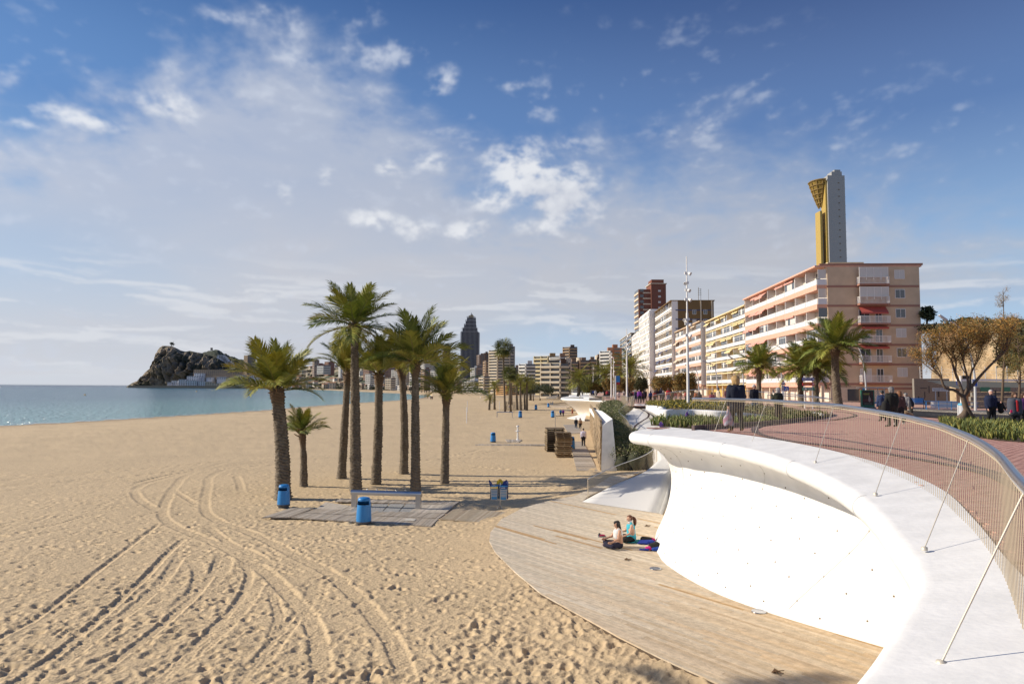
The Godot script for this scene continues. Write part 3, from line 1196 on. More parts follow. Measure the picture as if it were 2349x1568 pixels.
func palm_trunk(base:Vector3,top:Vector3,bend:Vector3,r0:float,r1:float,heart:float,seed_:int,around:=26,pitch:=0.045)->MB:
	var m:=MB.new()
	var g:=RandomNumberGenerator.new()
	g.seed=seed_
	var h:=top.y-base.y
	var rows:=int(h/pitch)+1
	var pts:=PackedVector3Array()
	var cc:=PackedColorArray()
	var per_turn:=11
	for i in rows+1:
		var t:=float(i)/rows
		var o:=(top-base)*t+bend*sin(t*PI)
		var r:=lerpf(r0,r1,ss(0.0,1.0,t))*(1.0+0.22*exp(-t*h/0.35))*(1.0+0.10*nz2.get_noise_2d(t*h*1.1,seed_*3.7))
		r=lerpf(r,heart,ss(h-0.95,h-0.35,t*h))
		r*=1.0-0.35*ss(h-0.22,h,t*h)
		for j in around+1:
			var a:=TAU*j/around
			var v:=t*h/0.155+float(j)/around*3.0
			var row:=floorf(v)
			var u:=float(j)/around*per_turn+fmod(row,2.0)*0.5
			var fv:=v-row
			var fu:=absf(u-floorf(u)-0.5)*2.0
			var scale_:=(fv*0.9+0.1)*(1.0-0.55*fu)
			var n:=nz.get_noise_3d(cos(a)*r*9.0+seed_,t*h*9.0,sin(a)*r*9.0)
			var rr:=r*(1.0+0.30*(scale_-0.4)+0.20*n)
			pts.append(o+Vector3(cos(a),0,-sin(a))*rr)
			var k:=Color(0.235,0.185,0.13).lerp(Color(0.055,0.04,0.026),clampf(0.62-scale_*1.1+n*1.2,0,1))
			k=k.lerp(Color(0.31,0.26,0.20),clampf(nz2.get_noise_2d(t*h*1.6,seed_*9.0+a),0,1)*0.7)
			k=k.lerp(Color(0.30,0.25,0.19),0.5*exp(-t*h/0.6))*0.72
			k=k.lerp(Color(0.13,0.085,0.05),ss(h-1.2,h-0.5,t*h))
			cc.append(k)
	m.grid(pts,around+1,false,cc)
	m.col=Color(0.1,0.07,0.04)
	m.tube([top-base+Vector3.DOWN*0.03,top-base+Vector3.UP*0.12],[heart*0.62,heart*0.3],10)
	return m
var fronds:=[]
var fronds_far:=[]
func build_palms()->void:
	M.palm=leaf_mat(0.98,1.0,0.9)
	M.palm_dull=leaf_mat(0.66,0.80,0.75)
	M.palm_gold=leaf_mat(1.0,0.92,0.55)
	M.trunk=vmat(0.95)
	for k in 7:
		fronds.append(frond([0.25,0.55,0.85,1.15,1.5,0.4,1.0][k],50+k).mesh())
	for k in 4:
		fronds_far.append(frond([0.4,0.8,1.2,1.6][k],70+k,18,1.35).mesh())
	var group:="date palms on the sand in the foreground"
	var list:=[
		[649,1143,633.6,889,0.36,0.30,0.36,2.75,0.3,0.10,30,0.35,"thick-trunked date palm behind the left blue bin, leftmost of the tall palms"],
		[696,1116,692,986,0.20,0.15,0.20,1.5,0.35,0.05,24,0.1,"shortest date palm with a thin trunk, just right of the thick-trunked palm"],
		[783,1097,797.7,851,0.25,0.19,0.24,2.4,0.8,0.0,22,0.35,"leaning date palm half hidden behind the tallest palm, its fronds upright and golden"],
		[815.8,1125,813,742,0.29,0.20,0.36,2.8,-0.25,0.0,30,0.15,"tallest date palm with a wide drooping crown and dark boss of leaf bases"],
		[862,1109,869,853,0.27,0.21,0.26,2.4,0.6,0.05,24,0.1,"medium date palm just right of the tallest palm, with an upright green crown"],
		[925.7,1087,920.4,842,0.26,0.20,0.28,2.2,0.7,0.12,22,0.3,"date palm with a crooked trunk farthest back in the group, its crown behind a taller one"],
		[953.4,1127,952,829,0.25,0.19,0.28,2.95,0.25,0.0,30,0.12,"date palm with orange flower stalks behind the right end of the foot shower"],
		[1019.8,1108,1024,900,0.23,0.19,0.26,2.3,0.35,0.0,24,0.2,"rightmost date palm of the foreground group, some fronds hanging to the right"]]
	for k in list.size():
		var e:Array=list[k]
		var b:=gp(e[0],e[1],0.0)
		var t:=ap(e[2],e[3],-b.z+0.2)
		date_palm(b,t,e[4],e[5],e[6],e[7],e[8],Vector3(e[9],0,0),e[10],e[11],100+k,e[12],group)
	var ob:=Vector3(-17.0,0,-13.7)
	date_palm(ob,ob+Vector3(0.2,11.0,0),0.27,0.2,0.33,2.4,-0.2,Vector3.ZERO,30,0.1,140,"tall date palm just outside the left edge whose crown shades the deck",group)
	mid_palms()
func date_palm(b:Vector3,t:Vector3,r0:float,r1:float,heart:float,length:float,low:float,bend:Vector3,count:int,gold:float,seed_:int,label:String,group:String)->Node3D:
	var root:=thing("date_palm",label,"palm tree",b,0.0,group)
	build("trunk",palm_trunk(b,t,bend,r0,r1,heart,seed_),M.trunk,root)
	var g:=RandomNumberGenerator.new()
	g.seed=seed_
	var o:=t-b+Vector3(0,0.02,0)
	for i in count:
		var q:=float(i)/count
		var el:=lerpf(1.45,low,pow(q,0.85))+g.randf_range(-0.1,0.1)
		var az:=i*2.39996+g.randf_range(-0.3,0.3)
		var kind:=0 if q<0.2 else 5 if q<0.35 else 1 if q<0.55 else 2 if q<0.75 else 6
		if q>0.9 and low<0.0:
			kind=3+i%2
		var l:=length*g.randf_range(0.82,1.06)*(0.9 if q<0.15 else 1.0)
		var basis:=Basis(Vector3.UP,az)*Basis(Vector3.BACK,el)*Basis(Vector3.RIGHT,g.randf_range(-0.6,0.6))
		var mat:Material=M.palm_gold if g.randf()<gold else M.palm_dull if g.randf()<0.3 else M.palm
		var f:=obj("frond",fronds[kind],mat,root)
		f.transform=Transform3D(basis.scaled(Vector3.ONE*l),o+Vector3(cos(az),0,-sin(az))*heart*0.35*q+Vector3.DOWN*0.22*q)
	var d:=MB.new()
	for i in 26:
		var az:=g.randf()*TAU
		var y:=-g.randf()*0.4
		d.col=Color(0.20,0.12,0.06)*g.randf_range(0.6,1.4)
		var p:=o+Vector3(cos(az),0,-sin(az))*heart*0.75+Vector3.UP*y
		var q:=p+Vector3(cos(az),0,-sin(az))*g.randf_range(0.08,0.28)+Vector3.UP*g.randf_range(0.0,0.16)
		d.tube([p,q],[0.035,0.015],4)
	build("leaf_stubs",d,M.plain,root)
	if "orange" in label:
		var st:=MB.new()
		st.col=Color(0.62,0.20,0.03)
		for i in 5:
			var az:=g.randf()*TAU
			st.tube([o,o+Vector3(cos(az)*0.15,0.8,sin(az)*0.15),o+Vector3(cos(az)*0.35,1.25,sin(az)*0.35)],[0.03,0.022,0.012],5)
		build("flower_stalks",st,M.plain,root)
	return root
func plain_palm(called:String,b:Vector3,t:Vector3,r:float,length:float,count:int,low:float,fan:bool,seed_:int,label:String,group:String)->Node3D:
	var root:=thing(called,label,"palm tree",b,0.0,group)
	var g:=RandomNumberGenerator.new()
	g.seed=seed_
	var m:=MB.new()
	var pts:=[]
	var rr:=[]
	for i in 9:
		var k:=i/8.0
		pts.append((t-b)*k+Vector3(g.randf_range(-0.04,0.04),0,0))
		rr.append(r*lerpf(1.15,0.82,k)*(1.25 if i==0 else 1.0)*(1.35 if i==8 else 1.0)*g.randf_range(0.93,1.07))
	m.col=Color(0.17,0.135,0.10)
	m.tube(pts,rr,9)
	build("trunk",m,M.stone,root)
	var crown:=MB.new()
	for i in count:
		var q:=float(i)/count
		var el:=lerpf(1.4,low,pow(q,0.8))+g.randf_range(-0.12,0.12)
		var az:=i*2.39996+g.randf_range(-0.3,0.3)
		var src:MB=far_leaf[(i*3+1)%4] if not fan else fan_leaf
		var basis:=(Basis(Vector3.UP,az)*Basis(Vector3.BACK,el)).scaled(Vector3.ONE*length*g.randf_range(0.8,1.08))
		var k:=g.randf_range(0.75,1.3)
		add_copy(crown,src,Transform3D(basis,t-b),Color(k,k*0.97,k) if q<0.8 or not fan else Color(1.9*k,1.3*k,0.9*k))
	build("crown",crown,M.palm,root)
	return root
var far_leaf:=[]
var fan_leaf:MB
func add_copy(m:MB,src:MB,t:Transform3D,tint:Color)->void:
	var first:=m.v.size()
	m.v.append_array(t*src.v)
	var nb:=t.basis.orthonormalized()
	m.n.append_array(Transform3D(nb,Vector3.ZERO)*src.n)
	var cc:=src.c.duplicate()
	if tint!=Color.WHITE:
		for i in cc.size():
			cc[i]=cc[i]*tint
	m.c.append_array(cc)
	m.t.append_array(src.t)
	var ii:=src.idx.duplicate()
	for i in ii.size():
		ii[i]+=first
	m.idx.append_array(ii)
func mid_palms()->void:
	for k in 4:
		far_leaf.append(frond([0.4,0.8,1.2,1.6][k],70+k,18,1.4))
	fan_leaf=MB.new()
	fan_leaf.col=Color(0.10,0.12,0.025)
	fan_leaf.tube([Vector3.ZERO,Vector3(0.5,0,0)],[0.012],3,false)
	for i in 15:
		var a:=lerpf(-1.9,1.9,i/14.0)
		var d:=Vector3(cos(a),-0.15*absf(a),sin(a)).normalized()
		var s:=Vector3(-d.z,0,d.x).normalized()*0.035
		var o:=Vector3(0.5,0,0)
		fan_leaf.tri(o,o+d*0.5+s,o+d*0.55-s)
		fan_leaf.tri(o+d*0.5+s,o+d*0.75+Vector3.DOWN*0.14,o+d*0.55-s)
	var w:="slender fan palms on the open beach"
	plain_palm("fan_palm",gp(1158.6,946.5,-0.1),ap(1154,800,152),0.22,2.3,44,-1.1,true,1,"very tall slender fan palm standing alone on the open beach",w)
	plain_palm("fan_palm",gp(1171.6,945.5,-0.1),ap(1169,857,152),0.22,1.9,40,-1.2,true,2,"shorter slender fan palm close beside the very tall one on the beach",w)
	var g:="date palms round the stack of boards on the middle beach"
	var l:=[
		[1121.8,940,1124,914,1.9,"small stubby date palm left of the board stack on the middle beach"],
		[1134,939,1134.5,886.5,2.5,"date palm behind the small stubby one, left of the board stack"],
		[1167.8,927,1168.5,892,2.0,"short date palm just behind the board stack on the middle beach"],
		[1173.6,928,1173,866,2.4,"tall date palm just behind the board stack on the middle beach"],
		[1186,940,1184.5,872,2.6,"date palm at the right end of the board stack on the middle beach"],
		[1194.5,941,1193.5,876,2.5,"thick date palm second to the right of the board stack"],
		[1203.6,939,1203.5,888,2.2,"dark date palm third to the right of the board stack"],
		[1208.5,941,1209,877.5,2.7,"date palm with the widest crown, fourth to the right of the board stack"],
		[1215.5,918,1216,880,2.6,"date palm on the beach left of the far white terraces, first of four"],
		[1218.5,918,1218.5,878,2.4,"date palm on the beach left of the far white terraces, second of four"],
		[1223.5,919,1222,880,2.8,"leaning date palm left of the far white terraces, third of four"],
		[1239,918,1238,886,3.0,"date palm nearest the far white terraces, last of four"],
		[1230.5,905,1230.3,880,3.0,"date palm before the cream stepped block with the brown panel"],
		[1251,899,1251,886,2.6,"small date palm by the right corner of the cream stepped block"]]
	for k in l.size():
		var e:Array=l[k]
		var b:=gp(e[0],e[1],0.0)
		plain_palm("date_palm",b,ap(e[2],e[3],-b.z),0.26,e[4],26,-0.25,false,20+k,e[5],g)
	var far:=[]
	var rg:=RandomNumberGenerator.new()
	rg.seed=12
	for k in 40:
		var x:=940.0+k*6.6+rg.randf_range(-2,2)
		far.append([x,900.0-2.5*ss(1180,960,x)+rg.randf_range(-0.6,0.6),rg.randf_range(17,31)])
	for k in far.size():
		var e:Array=far[k]
		var b:=gp(e[0],e[1],1.0)
		var d:=minf(-b.z,640.0)
		b=ap(e[0],e[1],d)
		b.y=0.5
		var t:=ap(e[0],e[1]-e[2],d)
		var where:="left of the dark tower's foot" if e[0]<1060 else "below the dark stepped tower" if e[0]<1110 else "below the tall cream tower" if e[0]<1170 else "before the white and cream blocks"
		plain_palm("date_palm",b,t,0.3,3.0,14,-0.4,false,300+k,"distant date palm on the far promenade "+where,"distant palms along the far promenade")
	var s:="date palms along the street by the pink apartment block"
	var r:=[
		[1744,921,1743,838,3.2,"slim date palm left of the road signs, before the pink block"],
		[1839,919,1839,845,4.0,"date palm left of the direction panels, its crown overlapping its neighbour"],
		[1874,920,1873,838,4.0,"date palm right behind the direction panels, second from the tall one"],
		[1924,925,1916,797,4.4,"tallest date palm of the street, before the beige end wall"]]
	for k in r.size():
		var e:Array=r[k]
		var d:float=[66.0,70.0,68.0,62.0][k]
		var b:=ap(e[0],e[1],d)
		b.y=3.8
		var t:=ap(e[2],e[3],d)
		date_palm(b,t,[0.24,0.3,0.3,0.36][k],[0.22,0.27,0.27,0.30][k],0.4,e[4]*0.78,-0.15,Vector3(-0.1,0,0),40,0.08,200+k,e[5],s)
	for e in [[1389,905,1388,862,4.6,"wide date palm behind the lamp mast among far tamarisks"],[1447,905,1446,845,5.0,"date palm rising above the tamarisk beside the second lamp mast"],[1328,900,1328,872,4.0,"dark date palm before the pine wood"]]:
		var b:=gp(e[0],e[1],3.8)
		var d:=150.0
		b=ap(e[0],e[1],d)
		b.y=3.8
		plain_palm("date_palm",b,ap(e[2],e[3],d),0.35,e[4],34,-0.4,false,400+int(e[0]),e[5],"")
func leaf_ball(m:MB,o:Vector3,s:Vector3,count:int,leaf:float,tones:Array,g:RandomNumberGenerator,hang:=0.0,thin:=0.35)->void:
	for i in count:
		var d:=Vector3(g.randf_range(-1,1),g.randf_range(-1,1),g.randf_range(-1,1))
		if d.length()<0.01:
			continue
		d=d.normalized()*pow(g.randf(),0.45)
		var p:=o+d*s
		var a:=Vector3(g.randf_range(-1,1),g.randf_range(-0.4,1)-hang,g.randf_range(-1,1)).normalized()
		var b:=a.cross(Vector3(g.randf_range(-1,1),g.randf_range(-1,1),g.randf_range(-1,1))).normalized()
		var l:=leaf*g.randf_range(0.6,1.4)
		var k:Color=tones[int(g.randf()*tones.size())]
		m.col=k*g.randf_range(0.75,1.25)
		m.tri(p,p+a*l+b*l*thin,p+a*l*1.1-b*l*thin)
func bush_patch(called:String,label:String,category:String,spots:Array,per:int,leaf:float,tones:Array,seed_:int,material:Material=null)->Node3D:
	var g:=RandomNumberGenerator.new()
	g.seed=seed_
	var m:=MB.new()
	for s in spots:
		leaf_ball(m,s[0],s[1],per,leaf,tones,g)
	var o:=build(called,m,material if material else M.leaf)
	tag(o,label,category,"","stuff")
	return o
func blades(m:MB,o:Vector3,h:float,g:RandomNumberGenerator,tones:Array,count:=7)->void:
	for i in count:
		var a:=g.randf()*TAU
		var out:=Vector3(cos(a),0,sin(a))
		var side:=Vector3(-out.z,0,out.x)*h*0.055
		var l:=h*g.randf_range(0.6,1.15)
		var k:Color=tones[int(g.randf()*tones.size())]
		m.col=k*g.randf_range(0.8,1.2)
		var p1:=o+Vector3.UP*l*0.6+out*l*0.16
		var p2:=o+Vector3.UP*l*g.randf_range(0.75,1.0)+out*l*0.42
		m.quad(o-side,o+side,p1+side*0.9,p1-side*0.9)
		m.tri(p1-side*0.9,p1+side*0.9,p2)
func in_poly(poly:PackedVector2Array,g:RandomNumberGenerator)->Vector2:
	var lo:=poly[0]
	var hi:=poly[0]
	for q in poly:
		lo=lo.min(q)
		hi=hi.max(q)
	for i in 60:
		var q:=Vector2(g.randf_range(lo.x,hi.x),g.randf_range(lo.y,hi.y))
		if Geometry2D.is_point_in_polygon(q,poly):
			return q
	return poly[0]
func ground_poly(points:Array,level:=-1.0)->PackedVector2Array:
	var out:=PackedVector2Array()
	for p in points:
		var q:=fp(p[0],p[1]) if level<0.0 else gp(p[0],p[1],level)
		out.append(Vector2(q.x,q.z))
	return out
func build_stone_wall()->void:
	var a:=gp(1380,1078,0.1)
	var far:=Vector3(10.6,0.0,-92.0)
	var along:=(far-a)
	along.y=0
	var length:=along.length()
	along=along.normalized()
	var side:=Vector3(-along.z,0,along.x)
	if side.x>0:
		side=-side
	var root:=thing("stone_wall","pale stone retaining wall with a white buttress end beside the boardwalk","wall",Vector3.ZERO)
	var m:=MB.new()
	m.col=Color(0.36,0.27,0.17)
	var mid:=a+along*(length*0.5+0.1)-side*0.35
	m.box(mid+Vector3(0,1.3,0),Vector3(0.6,3.2,length),Basis(side,Vector3.UP,side.cross(Vector3.UP)))
	build("wall_core",m,M.stone,root)
	var g:=RandomNumberGenerator.new()
	g.seed=8
	var variants:=[]
	for k in 5:
		var v:=MB.new()
		v.col=[Color(0.56,0.42,0.27),Color(0.50,0.37,0.23),Color(0.60,0.47,0.31),Color(0.53,0.38,0.22),Color(0.46,0.34,0.21)][k]
		for s in 1:
			v.box(Vector3.ZERO,Vector3(1,1,1))
			for i in v.v.size():
				v.v[i]*=Vector3.ONE*(0.94+0.06*sin(i*2.7+k))
		variants.append(v.mesh())
	var y:=-0.1
	var count:=0
	var rest:=MB.new()
	var basis:=Basis(side,Vector3.UP,side.cross(Vector3.UP))
	while y<3.2:
		var h:=g.randf_range(0.20,0.30)
		var t:=g.randf()*-0.3
		while t<length:
			var l:=g.randf_range(0.3,0.75)
			var o:=a+along*(t+l*0.5)+Vector3(0,y+h*0.5,0)+side*0.02
			if t+l*0.5>0.15:
				if count<300 and t<16.0:
					var b:=obj("stone",variants[g.randi()%5],M.stone,root)
					b.transform=Transform3D(basis*Basis.from_scale(Vector3(0.1+g.randf()*0.06,h-0.02,l-0.02)),o)
					count+=1
				else:
					rest.col=Color(0.52,0.39,0.245)*g.randf_range(0.8,1.15)
					rest.box(o,Vector3(0.1+g.randf()*0.06,h-0.02,l-0.02),basis)
			t+=l
		y+=h
	build("stones",rest,M.stone,root).set_meta("kind","stuff")
	m=MB.new()
	var ez:=-a.z-0.12
	var p:=[ap(1379.5,1079,ez),ap(1417,1075,ez)]
	var top0:=ap(1382,975,ez)
	var top1:=ap(1405,960,ez)
	var capa:=top0-Vector3(0,0.0,0)
	var l0:Vector3=p[0]+Vector3(-0.03,-0.4,0.05)
	var r0:Vector3=p[1]+Vector3(0,-0.4,0)
	m.quad(l0,r0,top1,top0)
	var e0:=ap(1352,935,86.0)
	var e1:=ap(1381,942,62.0)
	e0.y=top0.y
	e1.y=top1.y
	m.quad(top0,top1,e1,e0)
	m.quad(e0+Vector3(0,-0.35,0),top0+Vector3(0,-0.35,0),top0,e0)
	m.quad(r0,r0+(e1-top1)*Vector3(1,0,1),e1,top1)
	build("white_buttress",m,M.white,root)
func build_plants()->void:
	M.leaf=vmat(0.7)
	M.leaf.backlight_enabled=true
	M.leaf.backlight=lin(0.05,0.06,0.015)
	M.leaf.cull_mode=BaseMaterial3D.CULL_DISABLED
	M.soil=grain(smat(0.16,0.11,0.065,0.95),T.grain,0.8,T.bump,0.8)
	var g:=RandomNumberGenerator.new()
	g.seed=77
	var green:=[Color(0.13,0.16,0.05),Color(0.17,0.19,0.065),Color(0.10,0.125,0.04),Color(0.24,0.22,0.11),Color(0.28,0.25,0.16)]
	var hedge:=[]
	var poly:=ground_poly([[1420,1076],[1480,1078],[1500,1058],[1508,1045],[1503,1030],[1470,1010],[1450,985],[1432,984],[1416,966],[1426,950],[1448,936],[1440,928],[1405,921],[1378,916],[1360,920],[1350,930],[1382,944],[1404,960]],2.6)
	var core:=MB.new()
	for i in 150:
		var t:=g.randf()
		var x:float
		var z:float
		z=lerpf(-45.5,-86.0,pow(t,1.1))
		var xl:=lerpf(7.2,11.4,(-z-45.5)/40.0)
		var xr:=lerpf(10.6,9.4,ss(-45,-52,z))
		xr=lerpf(xr,14.6,ss(-55,-86,z))-0.6
		x=lerpf(xl,maxf(xr,xl+0.5),g.randf())
		var u:=clampf((x-xl)/maxf(xr-xl,0.1),0,1)
		var y:=lerpf(lerpf(0.9,3.2,ss(-44,-62,z)),lerpf(1.5,3.2,ss(-46,-64,z)),u)+0.45*sin(u*PI)+nz.get_noise_2d(x*0.3,z*0.3)*0.35
		hedge.append([Vector3(x,y,z),Vector3(g.randf_range(0.7,1.2),g.randf_range(0.4,0.65),g.randf_range(0.8,1.4))])
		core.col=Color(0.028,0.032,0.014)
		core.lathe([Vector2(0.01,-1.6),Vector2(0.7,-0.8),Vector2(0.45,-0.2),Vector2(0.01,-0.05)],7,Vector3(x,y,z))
	var o:=bush_patch("bushes","dense green coastal bushes on the slope between stone wall and ramp","bushes",hedge,520,0.085,green,41)
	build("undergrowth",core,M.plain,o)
	white_planter()
	iris_bed("iris_bed","bed of green iris leaves between the white ledge and the planter wall",fp_list([[1492,976],[1545,981],[1592,985],[1700,976.5],[1800,967],[1860,960],[1900,953.5],[1880,951],[1800,962.5],[1700,967.5],[1590,966],[1540,965],[1505,967]]),900,0.42,[Color(0.14,0.19,0.045),Color(0.20,0.23,0.06),Color(0.10,0.14,0.035),Color(0.30,0.27,0.10)],5)
	iris_bed("iris_bed","bed of yellow-green iris leaves round the crooked tamarisk on the right",fp_list([[2155,968],[2165,985],[2220,1000],[2290,1010],[2349,1014],[2500,1014],[2500,985],[2400,978],[2349,976],[2270,975],[2200,969]]),1500,0.46,[Color(0.20,0.22,0.05),Color(0.30,0.28,0.07),Color(0.13,0.16,0.04),Color(0.09,0.12,0.035)],6)
	for e in [[1581,975,1576,951],[1590,973,1583.5,959.5],[1517,980,1517,975]]:
		var b:=fp(e[0],e[1])
		var t:=ap(e[2],e[3],-b.z)
		var r:=thing("iris_flower","purple iris flower %s"%("standing tallest beside the end of the railing" if e[3]==951 else "a little lower and right of the tallest iris" if e[3]==959.5 else "low at the edge of the white ledge tip"),"flower",b,0.0,"purple irises in bloom")
		var m:=MB.new()
		m.col=Color(0.1,0.14,0.05)
		m.tube([Vector3.ZERO,t-b],[0.008],4)
		build("stem",m,M.plain,r)
		m=MB.new()
		leaf_ball(m,t-b,Vector3(0.05,0.08,0.05),40,0.07,[Color(0.12,0.05,0.30),Color(0.20,0.10,0.42)],g)
		build("petals",m,M.plain,r)
	M.bark=grain(vmat(0.95),T.grain,2.0,T.bump,1.0)
	crooked_tree()
	var orange:=[Color(0.30,0.175,0.045),Color(0.24,0.16,0.05),Color(0.19,0.155,0.05),Color(0.13,0.13,0.04),Color(0.36,0.21,0.05)]
	for e in [[1540,905,1493,1560,862,105.0],[1585,905,1542,1599,855,100.0],[1440,904,1408,1474,858,125.0],[1472,903,1456,1486,868,120.0],[1408,902,1380,1409,869,140.0],[1366,902,1350,1386,878,150.0]]:
		var d:float=e[5]
		var b:=ap(e[0],e[1],d)
		b.y=3.85
		var lo:=ap(e[2],e[4],d)
		var hi:=ap(e[3],e[4],d)
		var w:=(hi.x-lo.x)*0.5
		var top:=lo.y
		var lab:String={1540: "broad orange-brown tamarisk behind the crowd, left of the tall lamp mast",1585: "olive-topped tamarisk right beside the tall lamp mast",1440: "broad rusty tamarisk round the second lamp mast",1472: "dark green tamarisk at the left corner of the white block",1408: "small rusty tamarisk left of the blue banner pole",1366: "small golden tamarisk by the farthest lamp mast"}[e[0]]
		var r:=thing("tamarisk_tree",lab,"tree",b,0.0,"round tamarisks along the promenade")
		var c:=Vector3((lo.x+hi.x)*0.5-b.x,(top-3.85)*0.62,0)
		var hgt:=top-3.85
		var tr:=MB.new()
		tr.col=Color(0.07,0.05,0.035)
		for k in 5:
			var a:=k*1.3
			tr.tube([Vector3.ZERO,Vector3(cos(a)*0.5,hgt*0.3,sin(a)*0.5),c+Vector3(cos(a)*w*0.5,-hgt*0.05,sin(a)*w*0.5)],[0.2,0.13,0.05],6)
		build("trunk",tr,M.bark,r)
		var cr:=MB.new()
		var gg:=RandomNumberGenerator.new()
		gg.seed=int(e[0])
		var tones:=orange if e[0]!=1472 else [Color(0.05,0.06,0.02),Color(0.07,0.07,0.025),Color(0.10,0.08,0.025)]
		for k in 38:
			var q:=Vector3(gg.randf_range(-1,1),gg.randf_range(-0.75,0.8),gg.randf_range(-1,1))
			if q.length()>1.05:
				continue
			leaf_ball(cr,c+q*Vector3(w*0.8,hgt*0.33,w*0.7),Vector3(w*0.34,hgt*0.17,w*0.34),420,0.2,tones.slice(0,3) if q.y<0 else tones,gg,0.0,0.3)
		build("crown",cr,M.leaf,r)
	var pines:=[]
	for k in 26:
		var x:=lerpf(1312,1405,g.randf())
		var p:=ap(x,880,300.0+g.randf()*60.0)
		p.y=ap(x,lerpf(868,894,g.randf()),-p.z).y
		pines.append([p,Vector3(g.randf_range(4,6),g.randf_range(2.5,4.0),g.randf_range(4,6))])
	bush_patch("pine_wood","dark green pine wood below the brown blocks with round towers","wood",pines,700,0.7,[Color(0.03,0.042,0.016),Color(0.045,0.058,0.02),Color(0.02,0.03,0.013)],9)
	pines=[]
	for k in 40:
		var x:=lerpf(1190,1262,g.randf())
		var p:=ap(x,880,230.0+g.randf()*30.0)
		p.y=ap(x,lerpf(888,899,g.randf()),-p.z).y
		pines.append([p,Vector3(g.randf_range(1.5,3),g.randf_range(0.8,1.4),g.randf_range(1.5,3))])
	bush_patch("dark_hedge","dark hedge along the foot of the cream and white blocks behind the beach palms","hedge",pines,260,0.35,[Color(0.03,0.042,0.016),Color(0.05,0.055,0.02)],10)
func fp_list(points:Array)->PackedVector2Array:
	return ground_poly(points)
func iris_bed(called:String,label:String,poly:PackedVector2Array,count:int,h:float,tones:Array,seed_:int)->void:
	var g:=RandomNumberGenerator.new()
	g.seed=seed_
	var soil:=MB.new()
	var ti:=Geometry2D.triangulate_polygon(poly)
	var m:=MB.new()
	for i in count:
		var q:=in_poly(poly,g)
		if nz2.get_noise_2d(q.x*0.6,q.y*0.6)<-0.32:
			continue
		blades(m,Vector3(q.x,floor_at(q.x,q.y),q.y),h*g.randf_range(0.7,1.1),g,tones)
	var o:=build(called,m,M.leaf)
	tag(o,label,"plants","","stuff")
	for i in range(0,ti.size(),3):
		var t:=[]
		for k in 3:
			var q:=poly[ti[i+k]]
			t.append(Vector3(q.x,floor_at(q.x,q.y)+0.012,q.y))
		if (t[1]-t[0]).cross(t[2]-t[0]).y<0:
			t.reverse()
		soil.tri(t[0],t[1],t[2])
	build("soil",soil,M.soil,o)
